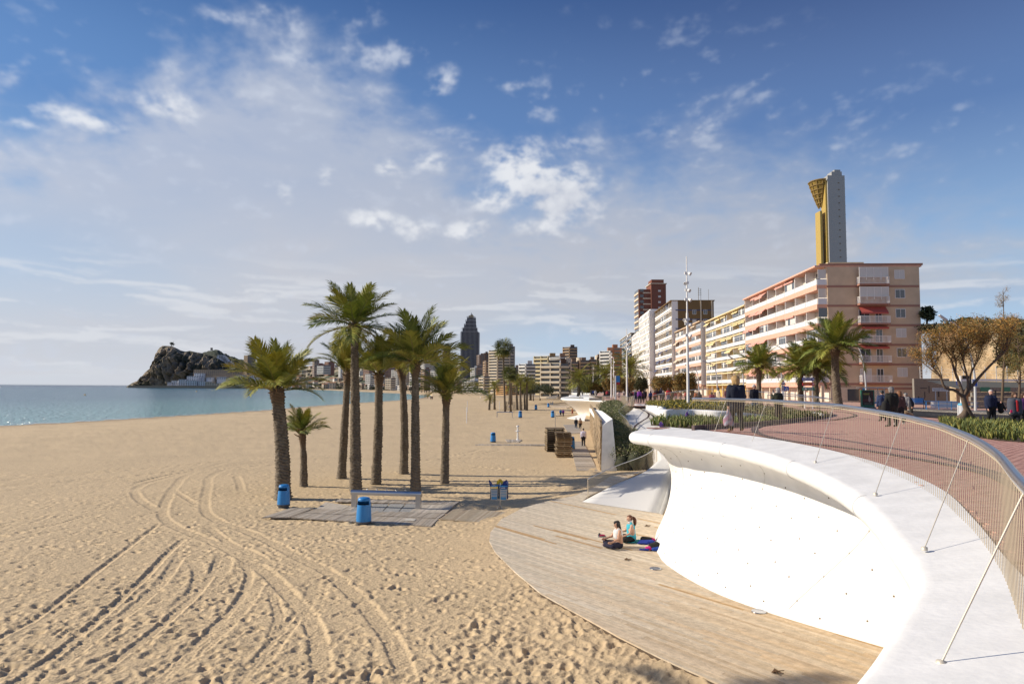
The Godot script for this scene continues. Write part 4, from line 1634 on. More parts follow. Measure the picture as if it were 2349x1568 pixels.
func white_planter()->void:
	var foot:=[Vector3(11.2,3.2,-56.5),Vector3(11.2,2.9,-50.0)]
	var r:=thing("white_planter","long white planter wall holding the yellow-flowering bed","planter",Vector3.ZERO)
	var bottom:=[ap(1482,931,66),ap(1511,945,48),gp(1511,965,4.1),fp(1590,967),fp(1663,969),fp(1740,966.5),fp(1790,962.5)]
	var top:=[ap(1482,929,66),ap(1515,932.5,48),ap(1513,939,-bottom[2].z),ap(1585,939.5,-bottom[3].z),ap(1665,944,-bottom[4].z),ap(1740,951.5,-bottom[5].z),ap(1789,958,-bottom[6].z)]
	var pts:=PackedVector3Array()
	var inner:=[]
	for i in (bottom.size()-1)*5+1:
		var b:=poly_at(bottom,i/5.0)
		var t:=poly_at(top,i/5.0)
		var t2:=t+Vector3(0.45,0.0,-0.55)
		pts.append(t2+Vector3(0.0,-0.4,0.0))
		pts.append(t2)
		pts.append(t2.lerp(t,0.5)+Vector3.UP*0.015)
		pts.append(t)
		pts.append(t+(b-t)*0.1+Vector3(-0.04,0,0.05))
		pts.append(b+Vector3(-0.02,-0.3,0.03))
		inner.append(t2)
	var m:=MB.new()
	m.grid(pts,6)
	build("planter_wall",m,M.white,r)
	var back:=[ap(1497,928,70),ap(1540,925,62),ap(1600,919,56),ap(1680,918,53),ap(1760,927,47),ap(1830,937,43),ap(1890,949,41.5)]
	pts=PackedVector3Array()
	var spots:=[]
	var g:=RandomNumberGenerator.new()
	g.seed=19
	for i in 31:
		var a:Vector3=inner[mini(i,inner.size()-1)]+Vector3(0,-0.12,0)
		var b:=poly_at(back,i/30.0*(back.size()-1))
		b.y=maxf(floor_at(b.x,b.z)+0.02,lerpf(a.y,4.3,0.5)-0.1)
		for k in 5:
			pts.append(a.lerp(b,k/4.0)+Vector3.UP*0.1*sin(k/4.0*PI))
		for k in 9:
			var t:=g.randf_range(0.06,0.95)
			spots.append([a.lerp(b,t)+Vector3.UP*0.12,Vector3(0.6,0.22+0.25*ss(20,6,i)*(1.0-t*0.5),0.7),i])
	m=MB.new()
	m.grid(pts,5,true)
	build("soil",m,M.soil,r)
	var sh:=MB.new()
	for s in spots:
		var tones:=[Color(0.10,0.11,0.03),Color(0.15,0.14,0.04),Color(0.07,0.08,0.025)]
		if s[2]<16:
			tones.append(Color(0.45,0.34,0.03))
			tones.append(Color(0.30,0.25,0.03))
		else:
			tones.append(Color(0.20,0.17,0.07))
		leaf_ball(sh,s[0],s[1],130 if s[2]<16 else 60,0.09,tones,g)
	var o:=build("flowering_shrubs",sh,M.leaf)
	tag(o,"low shrubs with yellow flowers filling the bed behind the white planter wall","shrubs","","stuff")
	var kerb:=thing("dark_kerb","dark kerb of upright bricks edging the iris bed on the paving","kerb")
	var line:=[]
	for q in [[1592,986],[1650,982.5],[1700,978.5],[1800,969],[1860,962],[1893,956.5],[1909,951.8],[1905,948.5]]:
		line.append(fp(q[0],q[1]))
	var run:=even(line,0.12)
	for i in run.size()-1:
		var p:Vector3=run[i]
		var d:Vector3=(run[i+1]-p).normalized()
		bx("brick",kerb,p+Vector3(0,0.07,0),Vector3(0.1,0.16,0.105),M.band,atan2(d.x,d.z))
	var rail:=[]
	for q in [[1497,927.9,70],[1530,924,66],[1576,920,60],[1628,919.5,56],[1675,922,53],[1722,927,50],[1800,935,46],[1870,944,43],[1900,949.5,41.8],[1909,951.5,41.3],[1900,949,42.6],[1840,943,45],[1760,936,49]]:
		var p:=ap(q[0],q[1],q[2])
		rail.append(p)
	simple_rail("path_railing","steel rod railing looping round the path behind the flower bed",rail,0.95,0.16)
	m=MB.new()
	var strip_line:=[]
	for q in [[1640,924,52],[1700,931,48],[1760,937,45.5],[1830,945,43.3],[1890,951,41.6]]:
		strip_line.append(ap(q[0],q[1],q[2]))
	m.tube(even(strip_line,0.5),[0.13],6)
	tag(build("white_edging",m,M.white),"low white edging strip along the path behind the flower bed","kerb")
func branch(m:MB,leaves:MB,p:Vector3,dir:Vector3,r:float,l:float,depth:int,g:RandomNumberGenerator,tones:Array)->void:
	var pts:=[p]
	var q:=p
	var d:=dir
	for i in 4:
		d=(d+Vector3(g.randf_range(-0.25,0.25),g.randf_range(-0.08,0.22),g.randf_range(-0.25,0.25))).normalized()
		q+=d*l/4.0
		pts.append(q)
	m.tube(pts,[r,r*0.9,r*0.8,r*0.7,r*0.6],7 if depth>2 else 5,depth>2)
	if depth<=2:
		for i in range(1,5):
			leaf_ball(leaves,pts[i],Vector3(0.42,0.3,0.42),20,0.10,tones,g,0.3,0.14)
	if depth==0:
		return
	for k in 2+int(g.randf()*1.6):
		var a:=g.randf()*TAU
		var nd:=(d*1.0+Vector3(cos(a),g.randf_range(0.0,0.7),sin(a))*0.8).normalized()
		branch(m,leaves,pts[4 if k<2 else 3],nd,r*0.6,l*g.randf_range(0.62,0.85),depth-1,g,tones)
func crooked_tree()->void:
	var g:=RandomNumberGenerator.new()
	g.seed=14
	var b:=fp(2222,972)
	var root:=thing("tamarisk_tree","crooked tamarisk with bare twisted trunk and orange foliage by the iris bed","tree",b)
	root.scale=Vector3.ONE*0.88
	var m:=MB.new()
	m.col=Color(0.17,0.125,0.09)
	var lv:=MB.new()
	var tones:=[Color(0.50,0.26,0.06),Color(0.42,0.22,0.055),Color(0.25,0.17,0.055),Color(0.16,0.15,0.045)]
	var fork:=Vector3(-0.25,1.55,0)
	m.tube([Vector3(0.28,-0.05,0),Vector3(0.1,0.5,0.02),Vector3(-0.12,1.0,0),fork],[0.24,0.19,0.16,0.15],9)
	m.tube([Vector3(-0.6,-0.05,0.1),Vector3(-0.45,0.25,0.05),Vector3(-0.2,0.55,0.0),Vector3(-0.1,0.9,0)],[0.34,0.3,0.2,0.1],9)
	for e in [
			[[fork,Vector3(-0.75,1.95,0.1),Vector3(-1.35,2.1,0.1),Vector3(-1.6,2.75,0.1),Vector3(-1.95,3.3,0)],0.10],
			[[fork,Vector3(-0.3,2.2,-0.1),Vector3(-0.55,2.9,-0.1),Vector3(-0.75,3.6,-0.1)],0.10],
			[[fork,Vector3(0.0,2.2,0.1),Vector3(-0.05,2.9,0.1),Vector3(-0.35,3.9,0.2)],0.08],
			[[fork,Vector3(0.2,2.1,0.0),Vector3(0.9,2.9,0.0),Vector3(1.6,3.6,0.0),Vector3(2.3,4.3,0.1)],0.11],
			[[Vector3(0.2,2.1,0),Vector3(0.45,2.9,-0.3),Vector3(0.9,3.6,-0.4)],0.07]]:
		var pts:Array=e[0]
		var rr:=[]
		for i in pts.size():
			rr.append(e[1]*(1.0-0.5*i/pts.size()))
		m.tube(even(pts,0.25)+[pts[pts.size()-1]],[e[1],e[1]*0.95,e[1]*0.9,e[1]*0.85,e[1]*0.8,e[1]*0.75,e[1]*0.7,e[1]*0.66,e[1]*0.62,e[1]*0.6],7)
		var end:Vector3=pts[pts.size()-1]
		var d:Vector3=(end-pts[pts.size()-2]).normalized()
		for k in 6:
			var from:Vector3=end if k<3 else (pts[pts.size()-2] as Vector3).lerp(end,g.randf_range(-0.3,0.7))
			branch(m,lv,from,(d*0.7+Vector3(g.randf_range(-1.0,1.0),g.randf_range(-0.15,0.7),g.randf_range(-0.7,0.7))).normalized(),e[1]*0.4,g.randf_range(0.7,1.05),3 if k<1 else 2,g,tones)
	build("trunk",m,M.bark,root)
	build("crown",lv,M.leaf,root)
func text_mesh(s:String,size:float,depth:=0.004,bold:=true,serif:=false)->TextMesh:
	var f:=SystemFont.new()
	f.font_names=PackedStringArray(["Droid Serif" if serif else "Droid Sans"])
	f.font_weight=700 if bold else 400
	var t:=TextMesh.new()
	t.text=s
	t.font=f
	t.font_size=32
	t.pixel_size=size/32.0
	t.depth=depth
	t.curve_step=2.0
	return t
func letters(parent:Node3D,s:String,o:Vector3,size:float,m:Material,turn:=0.0,bold:=true,serif:=false,width:=0.0)->MeshInstance3D:
	var t:=text_mesh(s,size,0.006,bold,serif)
	var e:=obj("lettering",t,m,parent)
	e.position=o
	e.rotation.y=turn
	if width>0.0:
		e.scale.x=width/maxf(t.get_aabb().size.x,0.01)
	return e
func make_bin(called:String,label:String,b:Vector3,turn:float,group:String,size:=1.0)->Node3D:
	var r:=thing(called,label,"litter bin",b,turn,group)
	r.scale=Vector3.ONE*size
	var m:=MB.new()
	var prof:=[Vector2(0.285,0.13),Vector2(0.29,0.2),Vector2(0.275,0.5),Vector2(0.255,0.76)]
	m.lathe(prof,28)
	for k in 28:
		var a0:=TAU*k/28
		var a1:=TAU*(k+1)/28
		var open:=cos((a0+a1)*0.5-PI*1.5)>0.52
		var e0:=Vector3(cos(a0),0,-sin(a0))
		var e1:=Vector3(cos(a1),0,-sin(a1))
		if not open:
			m.quad(e0*0.255+Vector3.UP*0.76,e1*0.255+Vector3.UP*0.76,e1*0.24+Vector3.UP*0.91,e0*0.24+Vector3.UP*0.91)
			m.quad(e1*0.24+Vector3.UP*0.76,e0*0.24+Vector3.UP*0.76,e0*0.225+Vector3.UP*0.91,e1*0.225+Vector3.UP*0.91)
	m.lathe([Vector2(0.24,0.905),Vector2(0.232,0.97),Vector2(0.205,1.01),Vector2(0.14,1.03),Vector2(0.001,1.035)],28)
	build("body",m,M.bin_blue,r)
	m=MB.new()
	m.lathe([Vector2(0.24,-0.05),Vector2(0.24,0.045),Vector2(0.285,0.05),Vector2(0.293,0.09),Vector2(0.288,0.132)],28)
	build("base",m,M.bin_grey,r)
	m=MB.new()
	m.lathe([Vector2(0.001,0.74),Vector2(0.235,0.74),Vector2(0.235,0.75)],20)
	build("liner",m,M.bin_bag,r)
	m=MB.new()
	for k in 4:
		var a:=0.6+k*1.5
		m.lathe([Vector2(0.012,0),Vector2(0.012,0.01),Vector2(0.001,0.012)],6,Vector3(cos(a)*0.288,0.2,-sin(a)*0.288),Basis(Vector3(-sin(a),0,-cos(a)),Vector3(cos(a),0,-sin(a)),Vector3.UP))
	build("bolts",m,M.hole,r)
	return r
func boards(root:Node3D,a:Vector3,b:Vector3,c:Vector3,d:Vector3,n:int,tones:Array,g:RandomNumberGenerator,gap:=0.1,called:="plank")->void:
	for i in n:
		var t0:=(i+gap*0.5)/n
		var t1:=(i+1.0-gap*0.5)/n
		var m:=MB.new()
		m.col=(tones[g.randi()%tones.size()] as Color)*g.randf_range(0.85,1.12)
		var lift:=Vector3.UP*g.randf_range(-0.006,0.006)
		var p:=[a.lerp(b,t0)+lift,a.lerp(b,t1)+lift,d.lerp(c,t1)+lift,d.lerp(c,t0)+lift]
		var dn:=Vector3.DOWN*0.045
		m.quad(p[0],p[1],p[2],p[3])
		m.quad(p[0]+dn,p[1]+dn,p[1],p[0])
		m.quad(p[2]+dn,p[3]+dn,p[3],p[2])
		m.quad(p[1]+dn,p[2]+dn,p[2],p[1])
		m.quad(p[3]+dn,p[0]+dn,p[0],p[3])
		build(called,m,M.wood,root)
func build_beach_things()->void:
	var g:=RandomNumberGenerator.new()
	g.seed=61
	M.bin_blue=smat(0.025,0.22,0.55,0.38)
	M.bin_grey=grain(smat(0.10,0.11,0.13,0.8),T.fine,1.0)
	M.bin_bag=smat(0.03,0.09,0.16,0.5)
	var bins:="blue litter bins on the beach"
	make_bin("litter_bin","blue litter bin beside the thick-trunked palm, left of the foot shower",gp(650,1162,0.02),-0.25,bins)
	make_bin("litter_bin","blue litter bin standing before the plank platform, nearest the view",gp(834,1202,0.02),-0.05,bins,1.06)
	make_bin("litter_bin","blue litter bin alone on the middle beach left of the drinking post",gp(1131,1014.5,0.0),0.3,bins)
	make_bin("litter_bin","blue litter bin beside the far steel foot shower frame",gp(1193.5,958,0.0),0.1,bins,1.25)
	make_bin("litter_bin","blue litter bin left of the two women walking on the far beach",gp(1268,957.6,0.0),0.1,bins,1.25)
	make_bin("litter_bin","small blue litter bin beside the yellow waste baskets far up the beach",gp(1258,934,0.0),0.1,bins,1.2)
	make_bin("litter_bin","smallest blue litter bin at the foot of the far white terrace",gp(1288,918.6,0.0),0.1,bins,1.2)
	make_bin("litter_bin","blue litter bin half behind a palm trunk near the far board stack",gp(1229.5,939.5,0.0),0.1,bins,1.25)
	make_bin("litter_bin","blue litter bin half hidden behind the near stack of boardwalk panels",gp(1311,1031,0.0),0.5,bins,1.15)
	var old:=[Color(0.50,0.44,0.37),Color(0.43,0.375,0.31),Color(0.56,0.50,0.43),Color(0.47,0.40,0.32)]
	var pf:=thing("plank_platform","weathered plank platform on the sand under the near foot shower","platform")
	var q:=func(x:float,y:float)->Vector3:return gp((1050.0+x/2.936)*0.5735,(1880.0+y/2.936)*0.5735,0.09)
	boards(pf,q.call(0,548),q.call(320,552),q.call(600,445),q.call(330,442),9,old,g)
	boards(pf,q.call(330,552),q.call(1975,655),q.call(2066,568),q.call(470,502),44,old,g)
	boards(pf,q.call(475,498),q.call(2070,562),q.call(2150,505),q.call(620,452),40,old,g)
	boards(pf,q.call(2150,500),q.call(1720,492),q.call(1850,398),q.call(2255,408),9,[Color(0.60,0.54,0.46),Color(0.57,0.51,0.43)],g,0.03)
	boards(pf,q.call(630,448),q.call(1020,472),q.call(1105,428),q.call(740,372),9,[Color(0.60,0.54,0.46),Color(0.57,0.51,0.43)],g,0.03)
	boards(pf,q.call(850,365),q.call(2255,405),q.call(2308,368),q.call(915,330),36,old,g)
	for k in 4:
		var m:=MB.new()
		m.col=Color(0.40,0.40,0.39)*(0.95+0.03*(k%3))
		var x0:=1030.0+190.0*k
		var a:Vector3=q.call(x0,488+k)
		var b:Vector3=q.call(x0+180,490+k)
		var c:Vector3=q.call(x0+260,396)
		var d:Vector3=q.call(x0+85,394)
		m.quad(a,b,c,d)
		build("slab",m,M.stone,pf)
	var m:=MB.new()
	m.col=Color(0.70,0.66,0.58)
	m.quad(q.call(1645,592)+Vector3.UP*0.012,q.call(1780,597)+Vector3.UP*0.012,q.call(1805,572)+Vector3.UP*0.012,q.call(1685,566)+Vector3.UP*0.012)
	build("cover_plate",m,M.stone,pf)
	var path:=thing("board_path","strip of weathered boards joining the plank platform to the timber deck","boardwalk")
	boards(path,gp(1009,1189.5,0.1),gp(1128,1199.5,0.14),gp(1162,1174,0.14),gp(1044,1164.5,0.1),24,[Color(0.46,0.38,0.28),Color(0.40,0.32,0.23),Color(0.50,0.43,0.33)],g)
	foot_shower("long steel foot shower with rounded top and five push knobs on the plank platform",gp(812.5,1161.5,0.09),gp(959.5,1166,0.09),0.78,0.30)
	foot_shower("far steel foot shower frame standing alone on the middle beach",ap((1880+485/4.48)*0.5735,957,128),ap((1880+757/4.48)*0.5735,957,128),1.05,0.2)
	recycling("trio of recycling baskets with blue and yellow flaps on a thin post beside the deck",gp(1147,1165,0.05),true)
	var rb:=recycling("far pair of yellow topped waste baskets beside a small blue bin",gp(1266,931.5,0.0),false)
	rb.scale=Vector3.ONE*1.1
	var st:=[Color(0.24,0.165,0.085),Color(0.30,0.21,0.11),Color(0.19,0.13,0.07),Color(0.36,0.27,0.16)]
	board_stack("front stack of brown boardwalk panels leaning untidily beside the stone wall",gp(1293.5,1049,0.0),1.32,1.15,2.0,12,st,g,0.05,true)
	board_stack("taller stack of brown boardwalk panels behind the front stack",gp(1272,1040,0.0)+Vector3(0.15,0,-1.2),1.7,2.2,2.05,11,st,g,0.02,false)
	board_stack("far stack of brown boardwalk panels among the beach palms",gp(1179,939.5,0.0),4.6,2.0,2.1,9,st,g,0.04,false)
	var walk:=thing("boardwalk","grey boardwalk along the foot of the stone wall, shaded in steps by the stack","boardwalk")
	boards(walk,gp(1323,1079,0.06),gp(1314,1041,0.06),gp(1353,1041,0.06),gp(1372,1080,0.06),26,old,g)
	boards(walk,gp(1314,1040,0.06),gp(1308,1012,0.06),gp(1337,1012,0.06),gp(1353,1040,0.06),26,old,g)
	boards(walk,gp(1304,994,0.06),gp(1292,974,0.06),gp(1318,973,0.06),gp(1339,993,0.06),24,old,g)
	var cross:=thing("cross_boards","narrow line of short boards crossing the sand before the drinking post","boardwalk")
	boards(cross,gp(1090,1021,0.03),gp(1268,1021.5,0.03),gp(1268,1018.5,0.03),gp(1090,1018,0.03),60,old,g,0.3)
	var b:=gp(1187.5,1008.5,0.05)
	var dp:=thing("drinking_post","white water post with taps on a small plank base","water post",b)
	m=MB.new()
	m.lathe([Vector2(0.2,0),Vector2(0.12,0.08),Vector2(0.09,0.1),Vector2(0.085,1.35),Vector2(0.16,1.4),Vector2(0.16,1.5),Vector2(0.001,1.53)],12)
	m.lathe([Vector2(0.09,0.86),Vector2(0.24,0.9),Vector2(0.24,0.96),Vector2(0.09,0.98)],12)
	build("post",m,M.white,dp)
	m=MB.new()
	m.bar(Vector3(-0.28,0.92,0),Vector3(0.28,0.92,0),0.05,0.05)
	build("taps",m,M.steel,dp)
	var pb:=thing("small_platform","small square of planks under the white water post","platform")
	boards(pb,gp(1163,1013,0.05),gp(1190,1014,0.05),gp(1198,1008,0.05),gp(1158,1007,0.05),8,old,g)
	for e in [[1070.5,970.5,934,"white net pole nearest the rightmost foreground palm"],[1145.5,942,920,"white net pole left of the tall fan palm"],[1072,945,919,"white net pole behind the nearest white pole"],[1130,927.5,912,"thin white net pole far up the beach"]]:
		var bb:=gp(e[0],e[1],0.0)
		var pole:=MB.new()
		pole.tube([Vector3.ZERO,ap(e[0],e[2],-bb.z)-bb],[0.07],6)
		var pn:=build("net_pole",pole,M.white)
		pn.position=bb
		tag(pn,e[3],"pole","white net poles on the beach")
	var sp:=thing("steel_pole","bare grey steel post behind the board stacks","pole",gp(1274,998,0.0))
	m=MB.new()
	m.tube([Vector3.ZERO,Vector3(0,2.7,0)],[0.05],8)
	build("shaft",m,M.steel,sp)
	var lb:=gp(1023,930,0.0)
	lb=ap(1020.5,930,150)
	lb.y=-0.1
	var buoy:=thing("beach_sign","yellow and blue round beach sign on a thin pole behind the rightmost palm","sign",lb)
	m=MB.new()
	m.tube([Vector3.ZERO,ap(1017.5,912,150)-lb],[0.05],6)
	build("pole",m,M.white,buoy)
	m=MB.new()
	m.col=Color(0.55,0.45,0.10)
	m.lathe([Vector2(0.001,-0.1),Vector2(0.6,-0.1),Vector2(0.6,0.1),Vector2(0.001,0.1)],18,ap(1019.5,907,150)-lb,Basis(Vector3.RIGHT,PI*0.5))
	build("disc",m,M.plain,buoy)
	m=MB.new()
	m.col=Color(0.10,0.30,0.50)
	m.lathe([Vector2(0.001,-0.12),Vector2(0.28,-0.12),Vector2(0.28,0.12),Vector2(0.001,0.12)],14,ap(1014.5,906,149.9)-lb,Basis(Vector3.RIGHT,PI*0.5))
	build("blue_rim",m,M.plain,buoy)
	for e in [[1091,925,1128,915,905,"pale steel goal frame far on the open beach, left of the fan palms"]]:
		var p0:=ap((1880+185/4.48)*0.5735,(1330+1190/4.48)*0.5735,200)
		var p1:=ap((1880+328/4.48)*0.5735,(1330+1190/4.48)*0.5735,200)
		var gf:=thing("goal_frame",e[5],"goal frame",p0)
		m=MB.new()
		m.tube([Vector3.ZERO,Vector3(0,1.3,0),p1-p0+Vector3(0,1.3,0),p1-p0],[0.06],6)
		m.tube([(p1-p0)*0.5,(p1-p0)*0.5+Vector3(0,1.3,0)],[0.06],6)
		build("frame",m,M.steel,gf)
	M.buoy=smat(0.65,0.38,0.06,0.5)
	for e in [[194,906,0.7,"orange buoy far out on the left of the bay"],[446,898,0.9,"pale yellow buoy left of three before the headland"],[494.5,895.5,0.8,"pale yellow buoy in the middle of three before the headland"],[484,893,0.7,"pale yellow buoy farthest of three before the headland"]]:
		var o:=gp(e[0]*1.0 if e[0]<300 else (500+(e[0]-446)*0+{446.0:1155.0,494.5:1408.0,484.0:1335.0}[float(e[0])]/4.05)*0.5735,e[1],SEA)
		m=MB.new()
		m.lathe([Vector2(0.01,-e[2]),Vector2(e[2]*0.8,-e[2]*0.4),Vector2(e[2],0.1),Vector2(e[2]*0.7,e[2]*0.7),Vector2(0.1,e[2]),Vector2(0.1,e[2]*1.3),Vector2(0.001,e[2]*1.32)],12)
		var by:=build("sea_buoy",m,M.buoy)
		by.position=o
		tag(by,e[3],"buoy","buoys on the water")
	for e in [[1509,1163,0.37,"round steel floor light flush in the white ramp corner"],[1504,1303.5,0.36,"round steel floor light in the deck near the wall's foot"],[1741,1402,0.36,"round steel floor light in the deck, nearest the view"]]:
		m=MB.new()
		m.lathe([Vector2(0.17,0.0),Vector2(0.165,0.012),Vector2(0.12,0.012),Vector2(0.115,0.007),Vector2(0.001,0.007)],20)
		var fl:=build("floor_light",m,M.steel)
		fl.position=gp(e[0],e[1],e[2])
		tag(fl,e[3],"floor light","round floor lights")
	for e in [[1438,1283,"dry curled leaf on the deck in front of the seated women"],[1521,1166+0,"dry brown twig on the deck beside the wall's far foot"],[1780,1541,"dry brown leaf on the deck at the bottom"]]:
		var o:=gp(e[0] if e[1]!=1166 else 1484,e[1] if e[1]!=1166 else 1206,0.36)
		m=MB.new()
		m.col=Color(0.16,0.09,0.04)
		for k in 3:
			var a:=k*0.9
			m.quad(Vector3(-0.09,0.0,0.02*k),Vector3(0.0,0.03,0.04+0.03*k),Vector3(0.09,0.012,0.02),Vector3(0.0,0.045,-0.03-0.02*k))
			m.bar(Vector3(0,0.02,0),Vector3(cos(a)*0.16,0.03,sin(a)*0.16),0.012,0.012)
		var lf:=build("dry_leaf",m,M.plain)
		lf.position=o
		tag(lf,e[2],"leaf")
func foot_shower(label:String,a:Vector3,b:Vector3,h:float,w:float)->void:
	var r:=thing("foot_shower",label,"shower",a)
	var d:=(b-a).normalized()
	var side:=Vector3(-d.z,0,d.x)
	var m:=MB.new()
	var pts:=PackedVector3Array()
	for k in 2:
		var o:Vector3=(b-a+d*w*0.5) if k else -d*w*0.5
		pts.append(o+side*w*0.4+Vector3.UP*(h-w*0.75))
		for i in 9:
			var t:=PI*i/8.0
			pts.append(o+side*cos(t)*w*0.42+Vector3.UP*(h-w*0.42+sin(t)*w*0.42))
		pts.append(o-side*w*0.4+Vector3.UP*(h-w*0.75))
		pts.append(o+side*w*0.4+Vector3.UP*(h-w*0.751))
	m.grid(pts,12,true)
	for k in 2:
		var o:Vector3=(b-a+d*w*0.5) if k else -d*w*0.5
		for i in range(1,10):
			if k:
				m.tri(o+Vector3.UP*(h-w*0.7),pts[12+i],pts[12+i+1])
			else:
				m.tri(o+Vector3.UP*(h-w*0.7),pts[i+1],pts[i])
	build("beam",m,M.steel,r)
	for k in 2:
		m=MB.new()
		m.box((b-a if k else Vector3.ZERO)+Vector3.UP*(h-w*0.75)*0.5,Vector3(w*0.75,h-w*0.75,w*0.7),Basis(d,Vector3.UP,d.cross(Vector3.UP)))
		build("leg",m,M.steel,r)
	for i in 5:
		m=MB.new()
		m.lathe([Vector2(0.022,0),Vector2(0.022,0.03),Vector2(0.03,0.03),Vector2(0.03,0.05),Vector2(0.001,0.055)],8,(b-a)*(0.2+0.15*i)+Vector3.UP*(h-0.004))
		build("knob",m,M.steel,r)
func recycling(label:String,b:Vector3,near:bool)->Node3D:
	var r:=thing("recycling_baskets",label,"recycling bins",b,0.0)
	var m:=MB.new()
	m.tube([Vector3.ZERO,Vector3(0,1.15,0)],[0.03],8)
	m.tube([Vector3(-0.12,0.0,0.02),Vector3(0,0.16,0),Vector3(0.1,-0.04,0.08)],[0.018],6)
	build("post",m,M.steel,r)
	M.basket=smat(0.45,0.46,0.47,0.4,0.7)
	M.yellow=smat(0.75,0.50,0.02,0.5)
	M.navy=smat(0.012,0.03,0.17,0.45)
	M.bag=smat(0.03,0.22,0.48,0.4)
	var spots:=[[-0.27,0.05,M.navy,M.yellow,"ENVASES"],[0.16,0.10,M.navy,M.navy,"PAPEL"],[-0.02,-0.22,M.yellow,M.yellow,""]]
	for s in spots.size() if near else 2:
		var e:Array=spots[s]
		var o:=Vector3(e[0],0,e[1])
		var w:=0.17
		var fr:=MB.new()
		for i in 8:
			var y:=0.42+i*0.072
			var k:=w*(0.78+0.22*i/7.0)
			fr.box(o+Vector3(0,y,k*0.75),Vector3(k*2.0,0.034,0.012))
			fr.box(o+Vector3(-k,y,0),Vector3(0.012,0.034,k*1.5))
			fr.box(o+Vector3(k,y,0),Vector3(0.012,0.034,k*1.5))
		for k:float in [-1.0,1.0]:
			fr.bar(o+Vector3(k*w*0.8,0.4,w*0.62),o+Vector3(k*w,1.0,w*0.76),0.03,0.014)
			fr.bar(o+Vector3(k*w*0.8,0.4,-w*0.6),o+Vector3(k*w,1.0,-w*0.7),0.014,0.03)
		var basket:=build("basket",fr,M.basket,r)
		var bag:=MB.new()
		bag.box(o+Vector3(0,0.72,0),Vector3(w*1.7,0.6,w*1.3))
		build("bag",bag,M.bag,basket)
		var frill:=MB.new()
		for i in 10:
			var a:=i*0.63
			frill.box(o+Vector3(cos(a)*w*0.95,1.02,sin(a)*w*0.72),Vector3(0.07,0.04,0.05),Basis(Vector3.UP,a*2.0))
		build("bag_rim",frill,M.bag,basket)
		bx("panel",basket,o+Vector3(0,0.955,w*0.78),Vector3(w*2.0,0.1,0.012),M.yellow if s==0 or not near else M.navy)
		if near and e[4]!="":
			letters(basket,e[4],o+Vector3(-0.02,0.955,w*0.78+0.008),0.075,M.white,0.0,true,false,0.2 if s else 0.24)
		var fl:=MB.new()
		var pts:=PackedVector3Array()
		for i in 11:
			var t:=i/10.0
			var y:=0.42+t*0.86
			var hw:=0.17*(1.0 if t<0.7 else sqrt(maxf(0.0,1.0-pow((t-0.7)/0.3,2.0))))
			var z:=-0.14-(0.10*ss(0.65,1.0,t))
			for k in 5:
				pts.append(Vector3(lerpf(-hw,hw,k/4.0),y,z-0.05*(1.0-pow(k/2.0-1.0,2.0))))
		fl.grid(pts,5,true)
		var f:=build("flap",fl,e[2],r)
		f.position=o
		f.rotation.y=[1.2,-0.5,0.0][s]
	return r
func board_stack(label:String,b:Vector3,w:float,d:float,h:float,layers:int,tones:Array,g:RandomNumberGenerator,mess:float,open:bool)->void:
	var r:=thing("board_stack",label,"stack of boards",b)
	var lh:=h/layers
	for i in layers:
		var y:=i*lh
		var off:=Vector3(g.randf_range(-1,1)*mess*1.6,0,g.randf_range(-1,1)*mess)
		var turn:=g.randf_range(-1,1)*mess
		var bs:=Basis(Vector3.UP,turn)
		var m:=MB.new()
		m.col=(tones[g.randi()%4] as Color)*g.randf_range(0.85,1.2)
		var n:=maxi(3,int(d/0.16))
		for k in n:
			var z:=lerpf(-d*0.5,d*0.5,(k+0.5)/n)-d*0.5
			m.box(off+bs*Vector3(0,y+lh-0.03,z),Vector3(w,0.035,d/n-0.015),bs)
		if open:
			m.box(off+bs*Vector3(0,y+lh*0.45,-0.02),Vector3(w*0.98,lh*g.randf_range(0.35,0.8),0.03),bs*Basis(Vector3.RIGHT,g.randf_range(-0.6,0.3)))
		var panel:=build("panel",m,M.wood,r)
		var ba:=MB.new()
		ba.col=Color(0.45,0.37,0.25)*g.randf_range(0.8,1.1)
		for x:float in [-0.42,0.0,0.42]:
			ba.box(off+bs*Vector3(x*w,y+(lh-0.05)*0.5,-d*0.5),Vector3(0.07,lh-0.05,d),bs)
		build("batten",ba,M.wood,panel)
